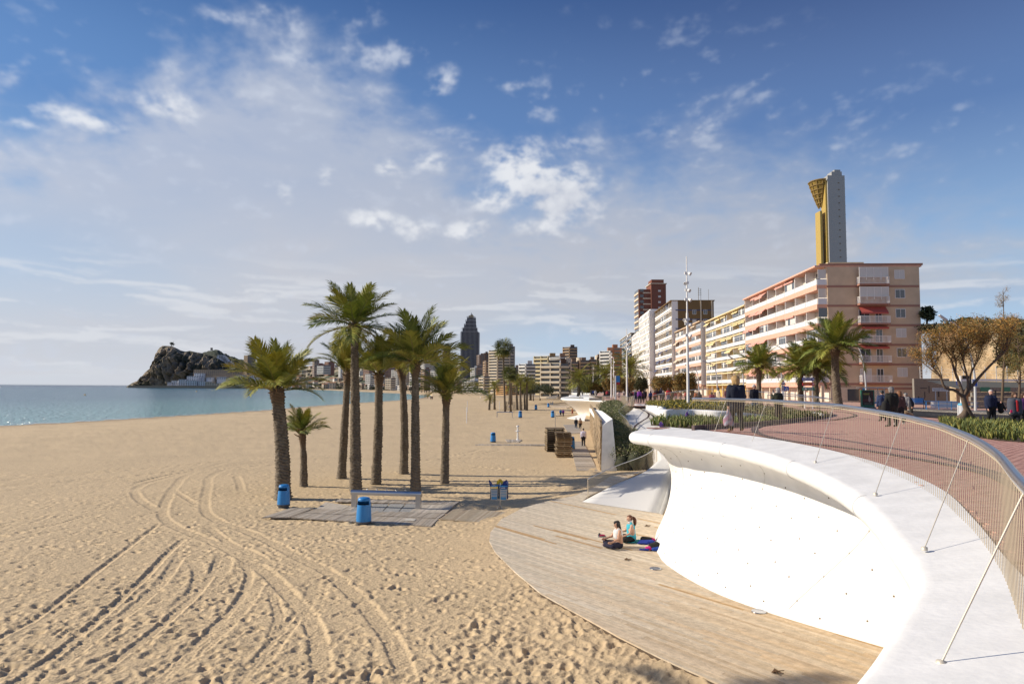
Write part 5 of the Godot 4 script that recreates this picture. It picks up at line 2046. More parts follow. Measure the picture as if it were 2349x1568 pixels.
func slab(called:String,label:String,corner:Vector3,l:float,w:float,h:float,c:Dictionary)->Node3D:
	var along:=Vector3(0.06,0,-1).normalized()
	var r:=thing(called,label,"apartment building",corner,atan2(-along.x,-along.z))
	var g:=RandomNumberGenerator.new()
	g.seed=c.get("seed",1)
	var floors:int=c.floors
	var g0:float=c.get("ground",3.2)
	var fh:=(h-g0)/floors
	var bays:int=c.bays
	var bw:=l/bays
	var depth:float=c.get("loggia",1.4)
	var wall:Material=c.wall
	var m:=MB.new()
	m.box(Vector3(depth+(w-depth)*0.5,h*0.5,-l*0.5),Vector3(w-depth,h,l))
	build("core",m,c.get("inner",wall),r)
	bx("end_wall",r,Vector3(depth+(w-depth)*0.5,h*0.5,0.12),Vector3(w-depth,h,0.24),wall)
	if c.get("skin",true):
		bx("end_wall",r,Vector3(depth*0.5,h*0.5,-l-0.1),Vector3(depth,h,0.2),wall)
	var roof:=bx("roof",r,Vector3(w*0.5,h+0.12,-l*0.5),Vector3(w+0.7,0.24,l+0.5),c.get("roof",wall))
	for i in floors+1:
		var y:=g0+i*fh
		if i<floors:
			bx("floor_band",r,Vector3(depth*0.5-0.02,y-0.1,-l*0.5),Vector3(depth+0.05,0.75 if c.get("thick",true) else 0.25,l),c.band)
			if c.has("end_band"):
				bx("end_band",r,Vector3(w*0.5+0.6,y-0.02,0.25),Vector3(w-1.3,0.32,0.05),c.end_band)
	for b in range(1 if c.get("open_end",false) else 0,bays+1):
		bx("divider",r,Vector3(depth*0.5+0.05,g0+(h-g0)*0.5,-b*bw+(0.06 if b==0 else 0.0)),Vector3(depth-0.1,h-g0,0.12),c.get("divider",M.paint_white))
	for i in floors:
		for b in bays:
			var y:=g0+i*fh
			var z:=-(b+0.5)*bw
			bx("balcony_panel",r,Vector3(0.02,y+0.3+0.38,z),Vector3(0.06,0.74,bw-0.14),c.panel)
			var k:=g.randf()
			if k<c.get("glazed",0.45):
				var n:=4
				var fr:=MB.new()
				fr.box(Vector3(0,fh*0.5-0.75,0),Vector3(0.05,0.06,bw-0.2))
				for q in n+1:
					fr.box(Vector3(0,fh*0.25-0.37,lerpf(-bw*0.5+0.12,bw*0.5-0.12,q/float(n))),Vector3(0.06,fh-1.45,0.07))
				var win:=build("window",fr,M.paint_white,r)
				win.position=Vector3(0.08,y+1.45,z)
				for q in n:
					var pane:=bx("pane",win,Vector3(0.0,fh*0.25-0.37,lerpf(-bw*0.5+0.12,bw*0.5-0.12,(q+0.5)/n)),Vector3(0.02,fh-1.5,(bw-0.24)/n-0.09),M.pane if g.randf()<0.75 else M.blind)
			else:
				var dz:=g.randf_range(-0.25,0.25)*bw
				bx("balcony_door",r,Vector3(depth-0.02,y+1.35,z+dz),Vector3(0.08,2.1,bw*0.32),M.pane if g.randf()<0.45 else M.blind)
			if g.randf()<c.get("awnings",0.4):
				var aw:=MB.new()
				var drop:=0.12+0.85*pow(g.randf(),2.2)
				var y1:=y+fh-0.32
				aw.quad(Vector3(0.05,y1,z+bw*0.46),Vector3(0.05,y1,z-bw*0.46),Vector3(-drop*0.9-0.08,y1-drop*0.9,z-bw*0.46),Vector3(-drop*0.9-0.08,y1-drop*0.9,z+bw*0.46))
				aw.quad(Vector3(-drop*0.9-0.08,y1-drop*0.9,z+bw*0.46),Vector3(-drop*0.9-0.08,y1-drop*0.9,z-bw*0.46),Vector3(-drop*0.9-0.08,y1-drop*0.9-0.22,z-bw*0.46),Vector3(-drop*0.9-0.08,y1-drop*0.9-0.22,z+bw*0.46))
				build("awning",aw,c.awning,r)
	for b in bays+1:
		bx("pillar",r,Vector3(0.4,g0*0.5-0.2,-b*bw),Vector3(0.4,g0-0.2,0.4),c.get("pillar",M.cream))
	return r
func end_window(r:Node3D,x:float,y:float,w:float,h:float,glass:Material)->void:
	var f:=MB.new()
	for s:float in [-1.0,1.0]:
		f.box(Vector3(s*w*0.5,0,0),Vector3(0.07,h,0.06))
	for s:float in [-1.0,1.0]:
		f.box(Vector3(0,s*h*0.5,0),Vector3(w+0.07,0.07,0.06))
	f.box(Vector3.ZERO,Vector3(0.05,h,0.05))
	var o:=build("window",f,M.paint_white,r)
	o.position=Vector3(x,y,0.27)
	bx("pane",o,Vector3(0,0,-0.02),Vector3(w-0.06,h-0.06,0.03),glass)
func build_row()->void:
	M.paint_white=smat(0.78,0.76,0.73,0.6)
	M.pane=smat(0.06,0.075,0.09,0.08)
	M.pane.metallic_specular=0.7
	M.blind=smat(0.62,0.60,0.56,0.7)
	M.cream=grain(smat(0.66,0.56,0.42,0.85),T.soft,0.5)
	M.panel=smat(0.68,0.69,0.70,0.5)
	M.pink=grain(smat(0.72,0.42,0.31,0.85),T.soft,0.3)
	M.beige=grain(smat(0.66,0.50,0.34,0.9),T.soft,0.12)
	M.redband=smat(0.36,0.19,0.14,0.85)
	M.red_cloth=smat(0.45,0.09,0.07,0.8)
	M.pink_cloth=smat(0.70,0.34,0.27,0.8)
	M.yellow_wall=grain(smat(0.76,0.64,0.38,0.85),T.soft,0.3)
	M.yellow_cloth=smat(0.74,0.61,0.32,0.8)
	M.inner=smat(0.66,0.61,0.53,0.85)
	M.loggia_yellow=smat(0.62,0.42,0.10,0.85)
	M.salmon=grain(smat(0.66,0.42,0.31,0.85),T.soft,0.3)
	M.brown_brick=grain(smat(0.23,0.145,0.06,0.9),T.grain,0.6)
	M.red_brick=grain(smat(0.26,0.10,0.065,0.9),T.grain,0.6)
	M.blue_line=smat(0.05,0.07,0.16,0.7)
	M.concrete=grain(smat(0.42,0.42,0.415,0.85),T.grain,0.08)
	M.gold=grain(smat(0.50,0.35,0.09,0.55,0.2),T.soft,0.1)
	var y:=3.85
	var c:=ap(1880,880,99.0)
	c.y=y
	var h:=ap(1884,613,99.0).y-y
	var r:=slab("pink_block","salmon pink apartment block with white balconies and a beige end wall facing us",c,37.5,14.4,h,{"floors":6,"bays":8,"wall":M.beige,"inner":M.inner,"band":M.pink,"panel":M.panel,"awning":M.pink_cloth,"glazed":0.42,"awnings":0.4,"end_band":M.redband,"roof":M.pink,"ground":2.6,"seed":4,"open_end":true})
	var fh:=(h-2.6)/6.0
	for i in 6:
		var fy:=2.6+i*fh
		end_window(r,11.6,fy+1.7,1.35,1.25,M.blind if i in [0,2,5] else M.pane)
		var b:=MB.new()
		b.box(Vector3(7.6,fy+0.12,0.75),Vector3(4.2,0.22,1.1))
		var slab_:=build("balcony",b,M.redband,r)
		var rail:=MB.new()
		rail.box(Vector3(7.6,fy+1.2,1.27),Vector3(4.2,0.06,0.06))
		rail.box(Vector3(7.6,fy+0.3,1.27),Vector3(4.2,0.05,0.05))
		for s:float in [-1.0,1.0]:
			rail.box(Vector3(7.6+s*2.07,fy+1.2,0.77),Vector3(0.05,0.05,1.0))
			for k in 6:
				rail.box(Vector3(7.6+s*2.07,fy+0.75,0.35+k*0.18),Vector3(0.04,0.95,0.05))
		for k in 25:
			rail.box(Vector3(lerpf(5.56,9.64,k/24.0),fy+0.75,1.27),Vector3(0.05,0.9,0.03))
		build("balcony_railing",rail,M.paint_white,slab_)
		if i>=4:
			for k in 4:
				bx("pane",slab_,Vector3(6.1+k*1.0,fy+1.9,1.1),Vector3(0.92,1.35,0.04),M.pane_grey if M.has("pane_grey") else M.blind)
			var fr:=MB.new()
			for k in 5:
				fr.box(Vector3(5.6+k*1.0,fy+1.7,1.12),Vector3(0.07,1.75,0.07))
			fr.box(Vector3(7.6,fy+2.6,1.12),Vector3(4.1,0.08,0.07))
			build("glazing_bars",fr,M.paint_white,slab_)
		else:
			end_window(r,6.5,fy+1.25,1.5,1.9,M.blind if i%2==0 else M.pane)
			end_window(r,8.5,fy+1.25,0.9,1.9,M.pane)
			if i>0:
				var aw:=MB.new()
				var d:=1.0 if i==3 else 0.25
				aw.quad(Vector3(5.7,fy+fh-0.15,0.3),Vector3(5.7,fy+fh-0.15-d*0.9,1.2),Vector3(9.5,fy+fh-0.15-d*0.9,1.2),Vector3(9.5,fy+fh-0.15,0.3))
				aw.quad(Vector3(5.7,fy+fh-0.15-d*0.9,1.2),Vector3(5.7,fy+fh-0.4-d*0.9,1.2),Vector3(9.5,fy+fh-0.4-d*0.9,1.2),Vector3(9.5,fy+fh-0.15-d*0.9,1.2))
				build("awning",aw,M.red_cloth,r)
		bx("corner_window" if i in [3,5] else "corner_opening",r,Vector3(0.75,fy+1.85,0.02),Vector3(1.2,fh-1.5,0.06),M.blind if i==5 else M.pane if i==3 else M.inner)
		bx("balcony_panel",r,Vector3(0.75,fy+0.65,0.1),Vector3(1.4,0.85,0.05),M.panel)
	letters(r,"MONTESOL",Vector3(2.6,2.45,0.28),0.62,M.hole,0.0,false,true)
	bx("band",r,Vector3(7.6,1.98,0.27),Vector3(13.4,0.3,0.08),M.redband)
	bx("shop_front",r,Vector3(3.4,1.0,0.3),Vector3(4.0,2.2,0.1),M.cream)
	bx("shop_window",r,Vector3(4.6,1.0,0.36),Vector3(1.6,1.7,0.06),M.pane)
	bx("shop_window",r,Vector3(2.4,1.0,0.36),Vector3(1.0,1.7,0.06),M.pane)
	bx("blue_door",r,Vector3(6.1,1.0,0.36),Vector3(0.35,2.2,0.12),M.bin_blue)
	bx("roof_hut",r,Vector3(4.6,h+0.55,-3.0),Vector3(5.2,0.75,4.0),M.yellow_wall)
	bx("parapet",r,Vector3(7.6,h+0.36,0.1),Vector3(14.6,0.28,0.5),M.redband)
	var ac:=thing("air_conditioner","white air conditioner with round fan low on the beige end wall","air conditioner",Vector3(57.8,5.1,-98.5))
	bx("case",ac,Vector3.ZERO,Vector3(1.3,0.95,0.5),M.paint_white)
	var fan:=MB.new()
	fan.lathe([Vector2(0.36,0),Vector2(0.36,0.03),Vector2(0.3,0.03),Vector2(0.08,0.01),Vector2(0.001,0.05)],16,Vector3(-0.15,0,0.26),Basis(Vector3.RIGHT,PI*0.5))
	build("fan",fan,M.hole,ac)
	var c2:=c+Vector3(0.06,0,-1)*38.5+Vector3(0.4,0,0)
	var h2:=ap(1706,701,-c2.z).y-y
	slab("yellow_block","yellow and white apartment block with yellow awnings, next behind the pink block",c2,36.0,14.0,h2,{"floors":6,"bays":7,"wall":M.yellow_wall,"inner":M.loggia_yellow,"band":M.yellow_wall,"panel":M.panel,"awning":M.yellow_cloth,"glazed":0.5,"awnings":0.4,"roof":M.yellow_wall,"ground":2.8,"thick":false,"seed":9})
	var c3:=c2+Vector3(0.06,0,-1)*37.5+Vector3(-1.0,0,0)
	var h3:=ap(1590,737,-c3.z).y-y
	slab("salmon_block","pale salmon apartment block with beige end wall, behind the yellow block and lamp mast",c3,36.0,13.0,h3,{"floors":6,"bays":6,"wall":M.beige,"inner":M.inner,"band":M.salmon,"panel":M.panel,"awning":M.cream,"glazed":0.4,"awnings":0.4,"end_band":M.redband,"ground":2.8,"seed":12})
	var c4:=c3+Vector3(0.06,0,-1)*37.0+Vector3(-1.0,0,0)
	var h4:=ap(1560,690,-c4.z).y-y
	r=slab("brown_brick_block","brown brick apartment block with blue bands and angled white balconies",c4,34.0,13.0,h4,{"floors":9,"bays":6,"wall":M.brown_brick,"inner":M.yellow_wall,"band":M.paint_white,"panel":M.paint_white,"awning":M.blue_line,"glazed":0.3,"awnings":0.25,"end_band":M.blue_line,"ground":3.0,"thick":false,"loggia":2.0,"seed":15})
	for i in 4:
		end_window(r,7.0,h4-3.5-i*3.0,1.1,1.4,M.pane if i!=1 else M.blind)
		end_window(r,10.4,h4-3.5-i*3.0,1.1,1.4,M.pane if i!=2 else M.blind)
	for x:float in [9.0,12.4]:
		bx("pilaster",r,Vector3(x,h4*0.5,0.35),Vector3(0.35,h4,0.2),M.cream)
	var mast:=MB.new()
	mast.tube([Vector3(9.5,h4,-5),Vector3(9.5,h4+5.0,-5)],[0.08],5)
	mast.tube([Vector3(10.2,h4,-5),Vector3(10.2,h4+4.6,-5)],[0.06],5)
	mast.tube([Vector3(12.4,h4,-4),Vector3(12.4,h4+4.2,-4)],[0.05],5)
	for k in 4:
		mast.tube([Vector3(9.3,h4+2.6+k*0.6,-5),Vector3(10.4,h4+2.6+k*0.6,-5)],[0.04],4)
	build("roof_aerial",mast,M.hole,r)
	var c5:=c4+Vector3(0.06,0,-1)*35.0+Vector3(-2.0,0,0)
	for k in 2:
		var cc:=c5+Vector3(0.06,0,-1)*(31.0*k)+Vector3(0.6*k,0,0)
		var hh:=ap([1512,1467][k],[712,744][k],-cc.z-(0.0 if k==0 else 30.0)).y-y
		var along:=Vector3(0.06,0,-1).normalized()
		r=thing("white_block",["plain white apartment block with small windows, right half nearest the brown brick block","plain white apartment block with small windows, left half beyond the first"][k],"apartment building",cc,atan2(-along.x,-along.z),"white blocks of the row")
		bx("wall",r,Vector3(6.0,hh*0.5,-15.0),Vector3(12.0,hh,30.0),M.paint_white)
		bx("roof",r,Vector3(6.0,hh+0.3,-15.0),Vector3(11.0,0.6,29.0),M.paint_white)
		var nf:=10
		for i in nf:
			bx("string_course",r,Vector3(-0.05,3.0+i*(hh-3.0)/nf,-15.0),Vector3(0.18,0.22,30.1),M.cream)
			for j in 8:
				var z:=-2.0-j*3.7
				var o:=bx("window",r,Vector3(-0.02,4.5+i*(hh-3.0)/nf,z),Vector3(0.08,1.3,1.2),M.pane if (i*7+j*3+k)%5 else M.blind)
		for j in 10:
			bx("pillar",r,Vector3(-0.4,1.4,-1.0-j*3.0),Vector3(0.5,2.8,0.4),M.cream)
	var c6:=c5+Vector3(0.06,0,-1)*66.0+Vector3(1.0,0,0)
	var h6:=ap(1465,764,-c6.z).y-y
	slab("dark_glazed_block","narrow block with dark green glazed balconies at the left end of the row",c6,52.0,12.0,h6,{"floors":11,"bays":6,"wall":M.cream,"inner":M.pane,"band":M.cream,"panel":M.pane,"awning":M.blue_line,"glazed":0.7,"awnings":0.1,"ground":3.0,"thick":false,"divider":M.hole,"seed":22})
	var t:=ap(1530,880,330.0)
	t.y=3.0
	var ht:=ap(1510,651,330.0).y-3.0
	r=thing("red_brick_tower","tall red brick tower with pale striped balconies behind the white block","tower block",t)
	bx("wall",r,Vector3(-3.6,ht*0.5,-6),Vector3(7.2,ht,12.0),M.red_brick)
	bx("wall",r,Vector3(-10.0,ht*0.5-1.2,-7.5),Vector3(5.8,ht-2.4,12.0),M.red_brick)
	bx("roof",r,Vector3(-3.6,ht+0.2,-6),Vector3(8.0,0.4,12.6),M.cream)
	for i in 18:
		var yy:=ht-3.0-i*2.75
		bx("balcony_band",r,Vector3(-9.0,yy-1.2,-1.35),Vector3(4.0,0.6,0.3),M.cream)
		bx("balcony_band",r,Vector3(-13.05,yy-1.2,-7.5),Vector3(0.4,0.9,11.6),M.cream)
		bx("window",r,Vector3(-11.5,yy,-1.42),Vector3(1.7,1.3,0.2),M.pane)
		bx("window",r,Vector3(-3.2,yy-0.4,0.02),Vector3(1.3,0.9,0.1),M.blind)
		bx("window",r,Vector3(-12.95,yy,-7.5),Vector3(0.2,1.4,10.0),M.pane)
	bx("plant_room",r,Vector3(-3.6,ht+1.4,-6),Vector3(6.0,2.2,8.0),M.red_brick)
	intempo()
	var c7:=ap(1451,880,300.0)
	c7.y=y
	slab("yellow_balcony_block","lower block with yellow roof edge and glazed balconies, left of the dark glazed block",c7,75.0,14.0,ap(1451,822,300).y-y,{"floors":6,"bays":8,"wall":M.cream,"inner":M.inner,"band":M.cream,"panel":M.blind,"awning":M.yellow_cloth,"glazed":0.8,"awnings":0.1,"roof":M.loggia_yellow,"ground":3.0,"thick":false,"seed":31})
func intempo()->void:
	var d:=610.0
	var o:=ap(1922,520,d)
	o.y=4.0
	var ht:=ap(1919,402,d).y-4.0
	var r:=thing("twin_slab_tower","very tall grey concrete and gold tower with a flared golden hollow near the top","tower",o)
	var s:=d/FPX
	bx("concrete_slab",r,Vector3(-0.5*s,ht*0.5,-6),Vector3(40*s,ht,12.0),M.concrete)
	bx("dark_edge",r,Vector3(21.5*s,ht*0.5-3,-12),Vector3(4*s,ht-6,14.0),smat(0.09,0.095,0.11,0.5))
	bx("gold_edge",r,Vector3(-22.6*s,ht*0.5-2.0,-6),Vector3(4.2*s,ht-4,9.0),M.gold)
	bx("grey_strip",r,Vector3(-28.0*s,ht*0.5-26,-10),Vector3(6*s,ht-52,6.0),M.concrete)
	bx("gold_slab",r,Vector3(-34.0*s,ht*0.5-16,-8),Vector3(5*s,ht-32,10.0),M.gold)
	var m:=MB.new()
	var pts:=PackedVector3Array()
	for i in 13:
		var t:=i/12.0
		var reach:=lerpf(4.0,26.0,pow(t,0.8))*s
		for k in 13:
			var a:=PI*k/12.0
			pts.append(Vector3(-23.0*s-sin(a)*reach,ht-3.0-(1.0-t)*62.0*s-(1.0-cos(a))*0.0,-12.0+cos(a)*(3.0+8.0*t)))
	m.grid(pts,13,true)
	m.grid(pts,13)
	build("flared_hollow",m,M.gold,r)
	var ribs:=MB.new()
	for i in range(2,13,2):
		var line:=[]
		for k in 13:
			line.append(pts[i*13+k]*Vector3(1,1,1)+Vector3(-0.2,0,0.1))
		ribs.tube(line,[0.7],4)
	for k in range(1,13,2):
		var line:=[]
		for i in 13:
			line.append(pts[i*13+k]+Vector3(-0.2,0,0.1))
		ribs.tube(line,[0.5],4)
	build("floor_ribs",ribs,smat(0.22,0.14,0.035,0.6),r)
	var cup:=MB.new()
	cup.lathe([Vector2(0.3,-20),Vector2(2.4,-10),Vector2(4.6,-3),Vector2(4.8,-1)],14,Vector3(20*s,ht-2,-14))
	build("right_hollow",cup,M.gold,r)
	bx("roof_plant",r,Vector3(3.0*s,ht+2.0,-6),Vector3(24*s,4.0,9.0),M.concrete)
	bx("roof_plant",r,Vector3(6.0*s,ht+4.6,-6),Vector3(14*s,3.0,7.0),M.concrete)
	for i in 30:
		bx("window",r,Vector3(5.0*s,ht-7.0-i*6.2,0.02),Vector3(1.5,0.9,0.1),M.hole)
	for i in 24:
		bx("joint",r,Vector3(1.0*s,ht-4.0-i*8.0,0.03),Vector3(40*s-0.2,0.25,0.06),smat(0.33,0.33,0.33,0.9) if i==0 else M.joint)
		if i==0:
			M.joint=smat(0.36,0.36,0.36,0.9)
func far_block(called:String,label:String,x0:float,x1:float,top:float,d:float,floors:int,lit_share:float,wall:Material,side:Material,style:int,seed_:int,base_y:=2.0,group:="")->Node3D:
	var g:=RandomNumberGenerator.new()
	g.seed=seed_
	var a:=ap(x0,880,d)
	var b:=ap(x1,880,d)
	var w:=b.x-a.x
	var y1:=ap((x0+x1)*0.5,top,d).y
	var h:=y1-base_y
	var turn:=-0.62 if lit_share>0.0 else 0.0
	var r:=thing(called,label,"apartment building",Vector3(a.x+w*lit_share,base_y,a.z),turn if false else 0.0,group)
	var fh:=h/floors
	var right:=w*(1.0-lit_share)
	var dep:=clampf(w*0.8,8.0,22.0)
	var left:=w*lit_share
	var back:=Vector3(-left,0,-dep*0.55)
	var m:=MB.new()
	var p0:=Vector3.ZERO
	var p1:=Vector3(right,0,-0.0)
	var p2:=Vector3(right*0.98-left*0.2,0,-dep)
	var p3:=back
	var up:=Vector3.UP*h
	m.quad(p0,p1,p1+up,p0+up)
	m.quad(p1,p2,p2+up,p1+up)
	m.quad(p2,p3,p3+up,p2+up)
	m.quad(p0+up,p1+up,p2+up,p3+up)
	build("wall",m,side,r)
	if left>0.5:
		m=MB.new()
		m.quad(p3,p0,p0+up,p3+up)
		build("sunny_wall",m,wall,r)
	var win:=MB.new()
	var bal:=MB.new()
	for f in floors:
		var y:=f*fh
		if right>0.5:
			var n:=maxi(1,int(right/3.4))
			if style==1 or style==3:
				win.box(Vector3(right*0.5,y+fh*0.62,0.02),Vector3(right*0.92,fh*0.5,0.12))
				bal.box(Vector3(right*0.5,y+fh*0.2,0.5),Vector3(right,fh*0.36,0.9))
			else:
				for k in n:
					if g.randf()<0.85:
						win.box(Vector3((k+0.5)/n*right,y+fh*0.55,0.02),Vector3(right/n*(0.62 if style==2 else 0.38),fh*0.5,0.1))
		if left>0.5:
			var dir:=(p3-p0)
			var l:=dir.length()
			dir/=l
			var nor:=Vector3(dir.z,0,-dir.x)
			if nor.x>0:
				nor=-nor
			var bs:=Basis(dir,Vector3.UP,dir.cross(Vector3.UP))
			if style!=4:
				win.box(dir*l*0.5+nor*0.02+Vector3.UP*(y+fh*0.66),Vector3(l*0.9,fh*0.42,0.12),bs)
				bal.box(dir*l*0.5+nor*0.5+Vector3.UP*(y+fh*0.24),Vector3(l*0.98,fh*0.38,0.9),bs)
				var n:=maxi(1,int(l/4.0))
				for k in n+1:
					bal.box(dir*l*(float(k)/n)+nor*0.4+Vector3.UP*(y+fh*0.5),Vector3(0.3,fh,0.7),bs)
			else:
				var n:=maxi(1,int(l/3.2))
				for k in n:
					win.box(dir*l*((k+0.5)/n)+nor*0.02+Vector3.UP*(y+fh*0.55),Vector3(l/n*0.5,fh*0.5,0.12),bs)
	build("windows",win,M.pane_far,r).set_meta("kind","stuff")
	if bal.v.size():
		build("balconies",bal,wall,r).set_meta("kind","stuff")
	var cap:=MB.new()
	cap.box(Vector3(right*0.4,h+0.8,-dep*0.5),Vector3(maxf(right*0.5,2.0),1.6,dep*0.4))
	build("roof_hut",cap,side,r)
	return r
func fm(r:float,g:float,b:float)->Material:
	return grain(smat(r,g,b,0.9),T.soft,0.03)
func build_skyline()->void:
	M.pane_far=smat(0.075,0.085,0.10,0.2)
	var white:=fm(0.70,0.68,0.64)
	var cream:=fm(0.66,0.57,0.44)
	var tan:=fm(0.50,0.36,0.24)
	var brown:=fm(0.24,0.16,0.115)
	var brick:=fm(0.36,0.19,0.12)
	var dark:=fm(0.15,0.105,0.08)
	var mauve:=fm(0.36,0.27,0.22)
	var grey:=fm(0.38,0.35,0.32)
	dark_tower()
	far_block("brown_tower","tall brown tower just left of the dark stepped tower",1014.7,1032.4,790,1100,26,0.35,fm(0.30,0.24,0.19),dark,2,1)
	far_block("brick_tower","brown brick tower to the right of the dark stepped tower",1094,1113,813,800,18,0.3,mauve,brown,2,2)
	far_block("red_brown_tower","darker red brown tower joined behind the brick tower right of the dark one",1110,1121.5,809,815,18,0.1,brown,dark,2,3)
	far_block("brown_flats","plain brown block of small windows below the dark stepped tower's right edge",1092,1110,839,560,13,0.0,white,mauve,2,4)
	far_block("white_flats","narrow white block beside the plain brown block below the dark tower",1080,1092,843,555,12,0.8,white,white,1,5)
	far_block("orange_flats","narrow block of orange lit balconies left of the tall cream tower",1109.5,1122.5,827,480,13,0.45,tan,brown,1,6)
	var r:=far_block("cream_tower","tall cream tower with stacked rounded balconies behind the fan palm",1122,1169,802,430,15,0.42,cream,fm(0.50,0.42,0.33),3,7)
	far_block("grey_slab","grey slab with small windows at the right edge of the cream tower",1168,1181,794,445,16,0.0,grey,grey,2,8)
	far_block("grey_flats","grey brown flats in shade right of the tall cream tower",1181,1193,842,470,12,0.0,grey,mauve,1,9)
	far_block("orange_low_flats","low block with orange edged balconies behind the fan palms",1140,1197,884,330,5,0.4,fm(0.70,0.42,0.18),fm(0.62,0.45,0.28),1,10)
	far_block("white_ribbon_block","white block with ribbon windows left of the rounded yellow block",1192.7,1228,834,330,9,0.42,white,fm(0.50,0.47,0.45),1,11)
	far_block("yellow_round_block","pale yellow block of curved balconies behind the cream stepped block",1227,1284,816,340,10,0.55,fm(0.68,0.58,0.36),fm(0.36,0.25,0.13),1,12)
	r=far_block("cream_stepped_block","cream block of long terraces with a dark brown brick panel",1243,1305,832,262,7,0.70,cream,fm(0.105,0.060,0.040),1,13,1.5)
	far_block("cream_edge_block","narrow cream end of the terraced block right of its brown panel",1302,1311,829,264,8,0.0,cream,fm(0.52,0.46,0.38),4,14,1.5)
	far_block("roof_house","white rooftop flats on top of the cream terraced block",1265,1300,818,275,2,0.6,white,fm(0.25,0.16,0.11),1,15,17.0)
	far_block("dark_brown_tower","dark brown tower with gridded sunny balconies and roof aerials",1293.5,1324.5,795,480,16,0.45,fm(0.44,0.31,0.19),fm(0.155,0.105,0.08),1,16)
	for e in [[1309,1326,829,17],[1329,1353,825.5,18],[1353,1369,824,19],[1372,1383,818,20]]:
		far_block("brown_ribbon_block",["brown ribbon window block left of the first round tower","widest brown ribbon window block between the two round towers","brown ribbon window block just left of the second round tower","brown ribbon window block right of the second round tower"][e[3]-17],e[0],e[1],e[2],380,10,0.12,tan,fm(0.27,0.185,0.13),1,e[3],2.0,"brown blocks with ribbon windows")
	for e in [[1331,820,"left of the two cream round stair towers among the brown blocks"],[1374,815,"right of the two cream round stair towers among the brown blocks"]]:
		var o:=ap(e[0],880,392)
		o.y=2.0
		var m:=MB.new()
		var h:=ap(e[0],e[1],392).y-2.0
		m.lathe([Vector2(2.2,0),Vector2(2.2,h),Vector2(1.8,h),Vector2(1.8,h-0.5),Vector2(0.01,h-0.4)],20)
		var t:=build("round_tower",m,cream)
		t.position=o
		tag(t,e[2],"stair tower","round stair towers")
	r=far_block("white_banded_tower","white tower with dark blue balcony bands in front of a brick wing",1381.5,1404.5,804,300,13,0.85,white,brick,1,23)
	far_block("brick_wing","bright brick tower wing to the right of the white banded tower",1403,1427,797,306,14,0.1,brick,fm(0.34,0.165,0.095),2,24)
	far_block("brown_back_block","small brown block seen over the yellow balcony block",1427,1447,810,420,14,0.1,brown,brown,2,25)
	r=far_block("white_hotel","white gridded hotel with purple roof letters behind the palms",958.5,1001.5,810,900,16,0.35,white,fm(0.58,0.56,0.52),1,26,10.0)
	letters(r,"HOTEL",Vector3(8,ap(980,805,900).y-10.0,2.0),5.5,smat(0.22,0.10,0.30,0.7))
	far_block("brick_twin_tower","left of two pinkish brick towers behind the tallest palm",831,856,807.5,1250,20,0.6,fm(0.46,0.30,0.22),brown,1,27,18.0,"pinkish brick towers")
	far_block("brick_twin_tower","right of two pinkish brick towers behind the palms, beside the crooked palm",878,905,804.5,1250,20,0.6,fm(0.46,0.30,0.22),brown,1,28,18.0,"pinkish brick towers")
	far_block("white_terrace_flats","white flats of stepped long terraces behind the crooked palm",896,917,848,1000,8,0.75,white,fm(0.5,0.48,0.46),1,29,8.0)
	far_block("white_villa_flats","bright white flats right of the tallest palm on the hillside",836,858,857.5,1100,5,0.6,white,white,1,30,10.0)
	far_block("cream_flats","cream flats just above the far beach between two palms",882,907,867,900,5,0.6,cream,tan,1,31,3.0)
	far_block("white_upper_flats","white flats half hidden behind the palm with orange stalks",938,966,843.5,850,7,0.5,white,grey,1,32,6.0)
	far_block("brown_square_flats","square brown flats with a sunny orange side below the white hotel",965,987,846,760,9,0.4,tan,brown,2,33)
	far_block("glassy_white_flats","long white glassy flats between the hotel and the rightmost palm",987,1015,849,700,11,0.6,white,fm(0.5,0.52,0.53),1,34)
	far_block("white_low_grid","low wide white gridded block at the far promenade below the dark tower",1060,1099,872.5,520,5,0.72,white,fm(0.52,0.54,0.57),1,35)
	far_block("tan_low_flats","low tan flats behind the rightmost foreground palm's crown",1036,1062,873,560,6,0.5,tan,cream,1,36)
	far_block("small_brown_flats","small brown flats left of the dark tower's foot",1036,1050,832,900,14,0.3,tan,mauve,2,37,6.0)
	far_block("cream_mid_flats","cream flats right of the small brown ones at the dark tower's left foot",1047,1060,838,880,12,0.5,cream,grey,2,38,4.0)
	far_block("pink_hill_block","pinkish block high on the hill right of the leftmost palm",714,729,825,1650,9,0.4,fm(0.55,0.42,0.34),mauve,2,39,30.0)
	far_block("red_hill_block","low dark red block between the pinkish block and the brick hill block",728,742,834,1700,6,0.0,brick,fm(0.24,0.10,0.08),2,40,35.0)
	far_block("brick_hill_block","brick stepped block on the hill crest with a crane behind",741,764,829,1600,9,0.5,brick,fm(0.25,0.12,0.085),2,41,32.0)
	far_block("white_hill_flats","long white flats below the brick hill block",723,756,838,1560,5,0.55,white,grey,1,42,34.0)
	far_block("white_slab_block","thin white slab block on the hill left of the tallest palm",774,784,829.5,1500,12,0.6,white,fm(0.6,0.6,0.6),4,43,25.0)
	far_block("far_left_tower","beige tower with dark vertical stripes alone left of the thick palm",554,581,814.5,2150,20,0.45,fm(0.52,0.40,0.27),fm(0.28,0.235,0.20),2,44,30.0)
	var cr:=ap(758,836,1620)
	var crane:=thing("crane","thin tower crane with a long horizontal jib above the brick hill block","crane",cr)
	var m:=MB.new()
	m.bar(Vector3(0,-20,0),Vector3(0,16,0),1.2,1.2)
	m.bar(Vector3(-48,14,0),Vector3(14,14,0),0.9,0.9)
	build("frame",m,M.hole,crane)
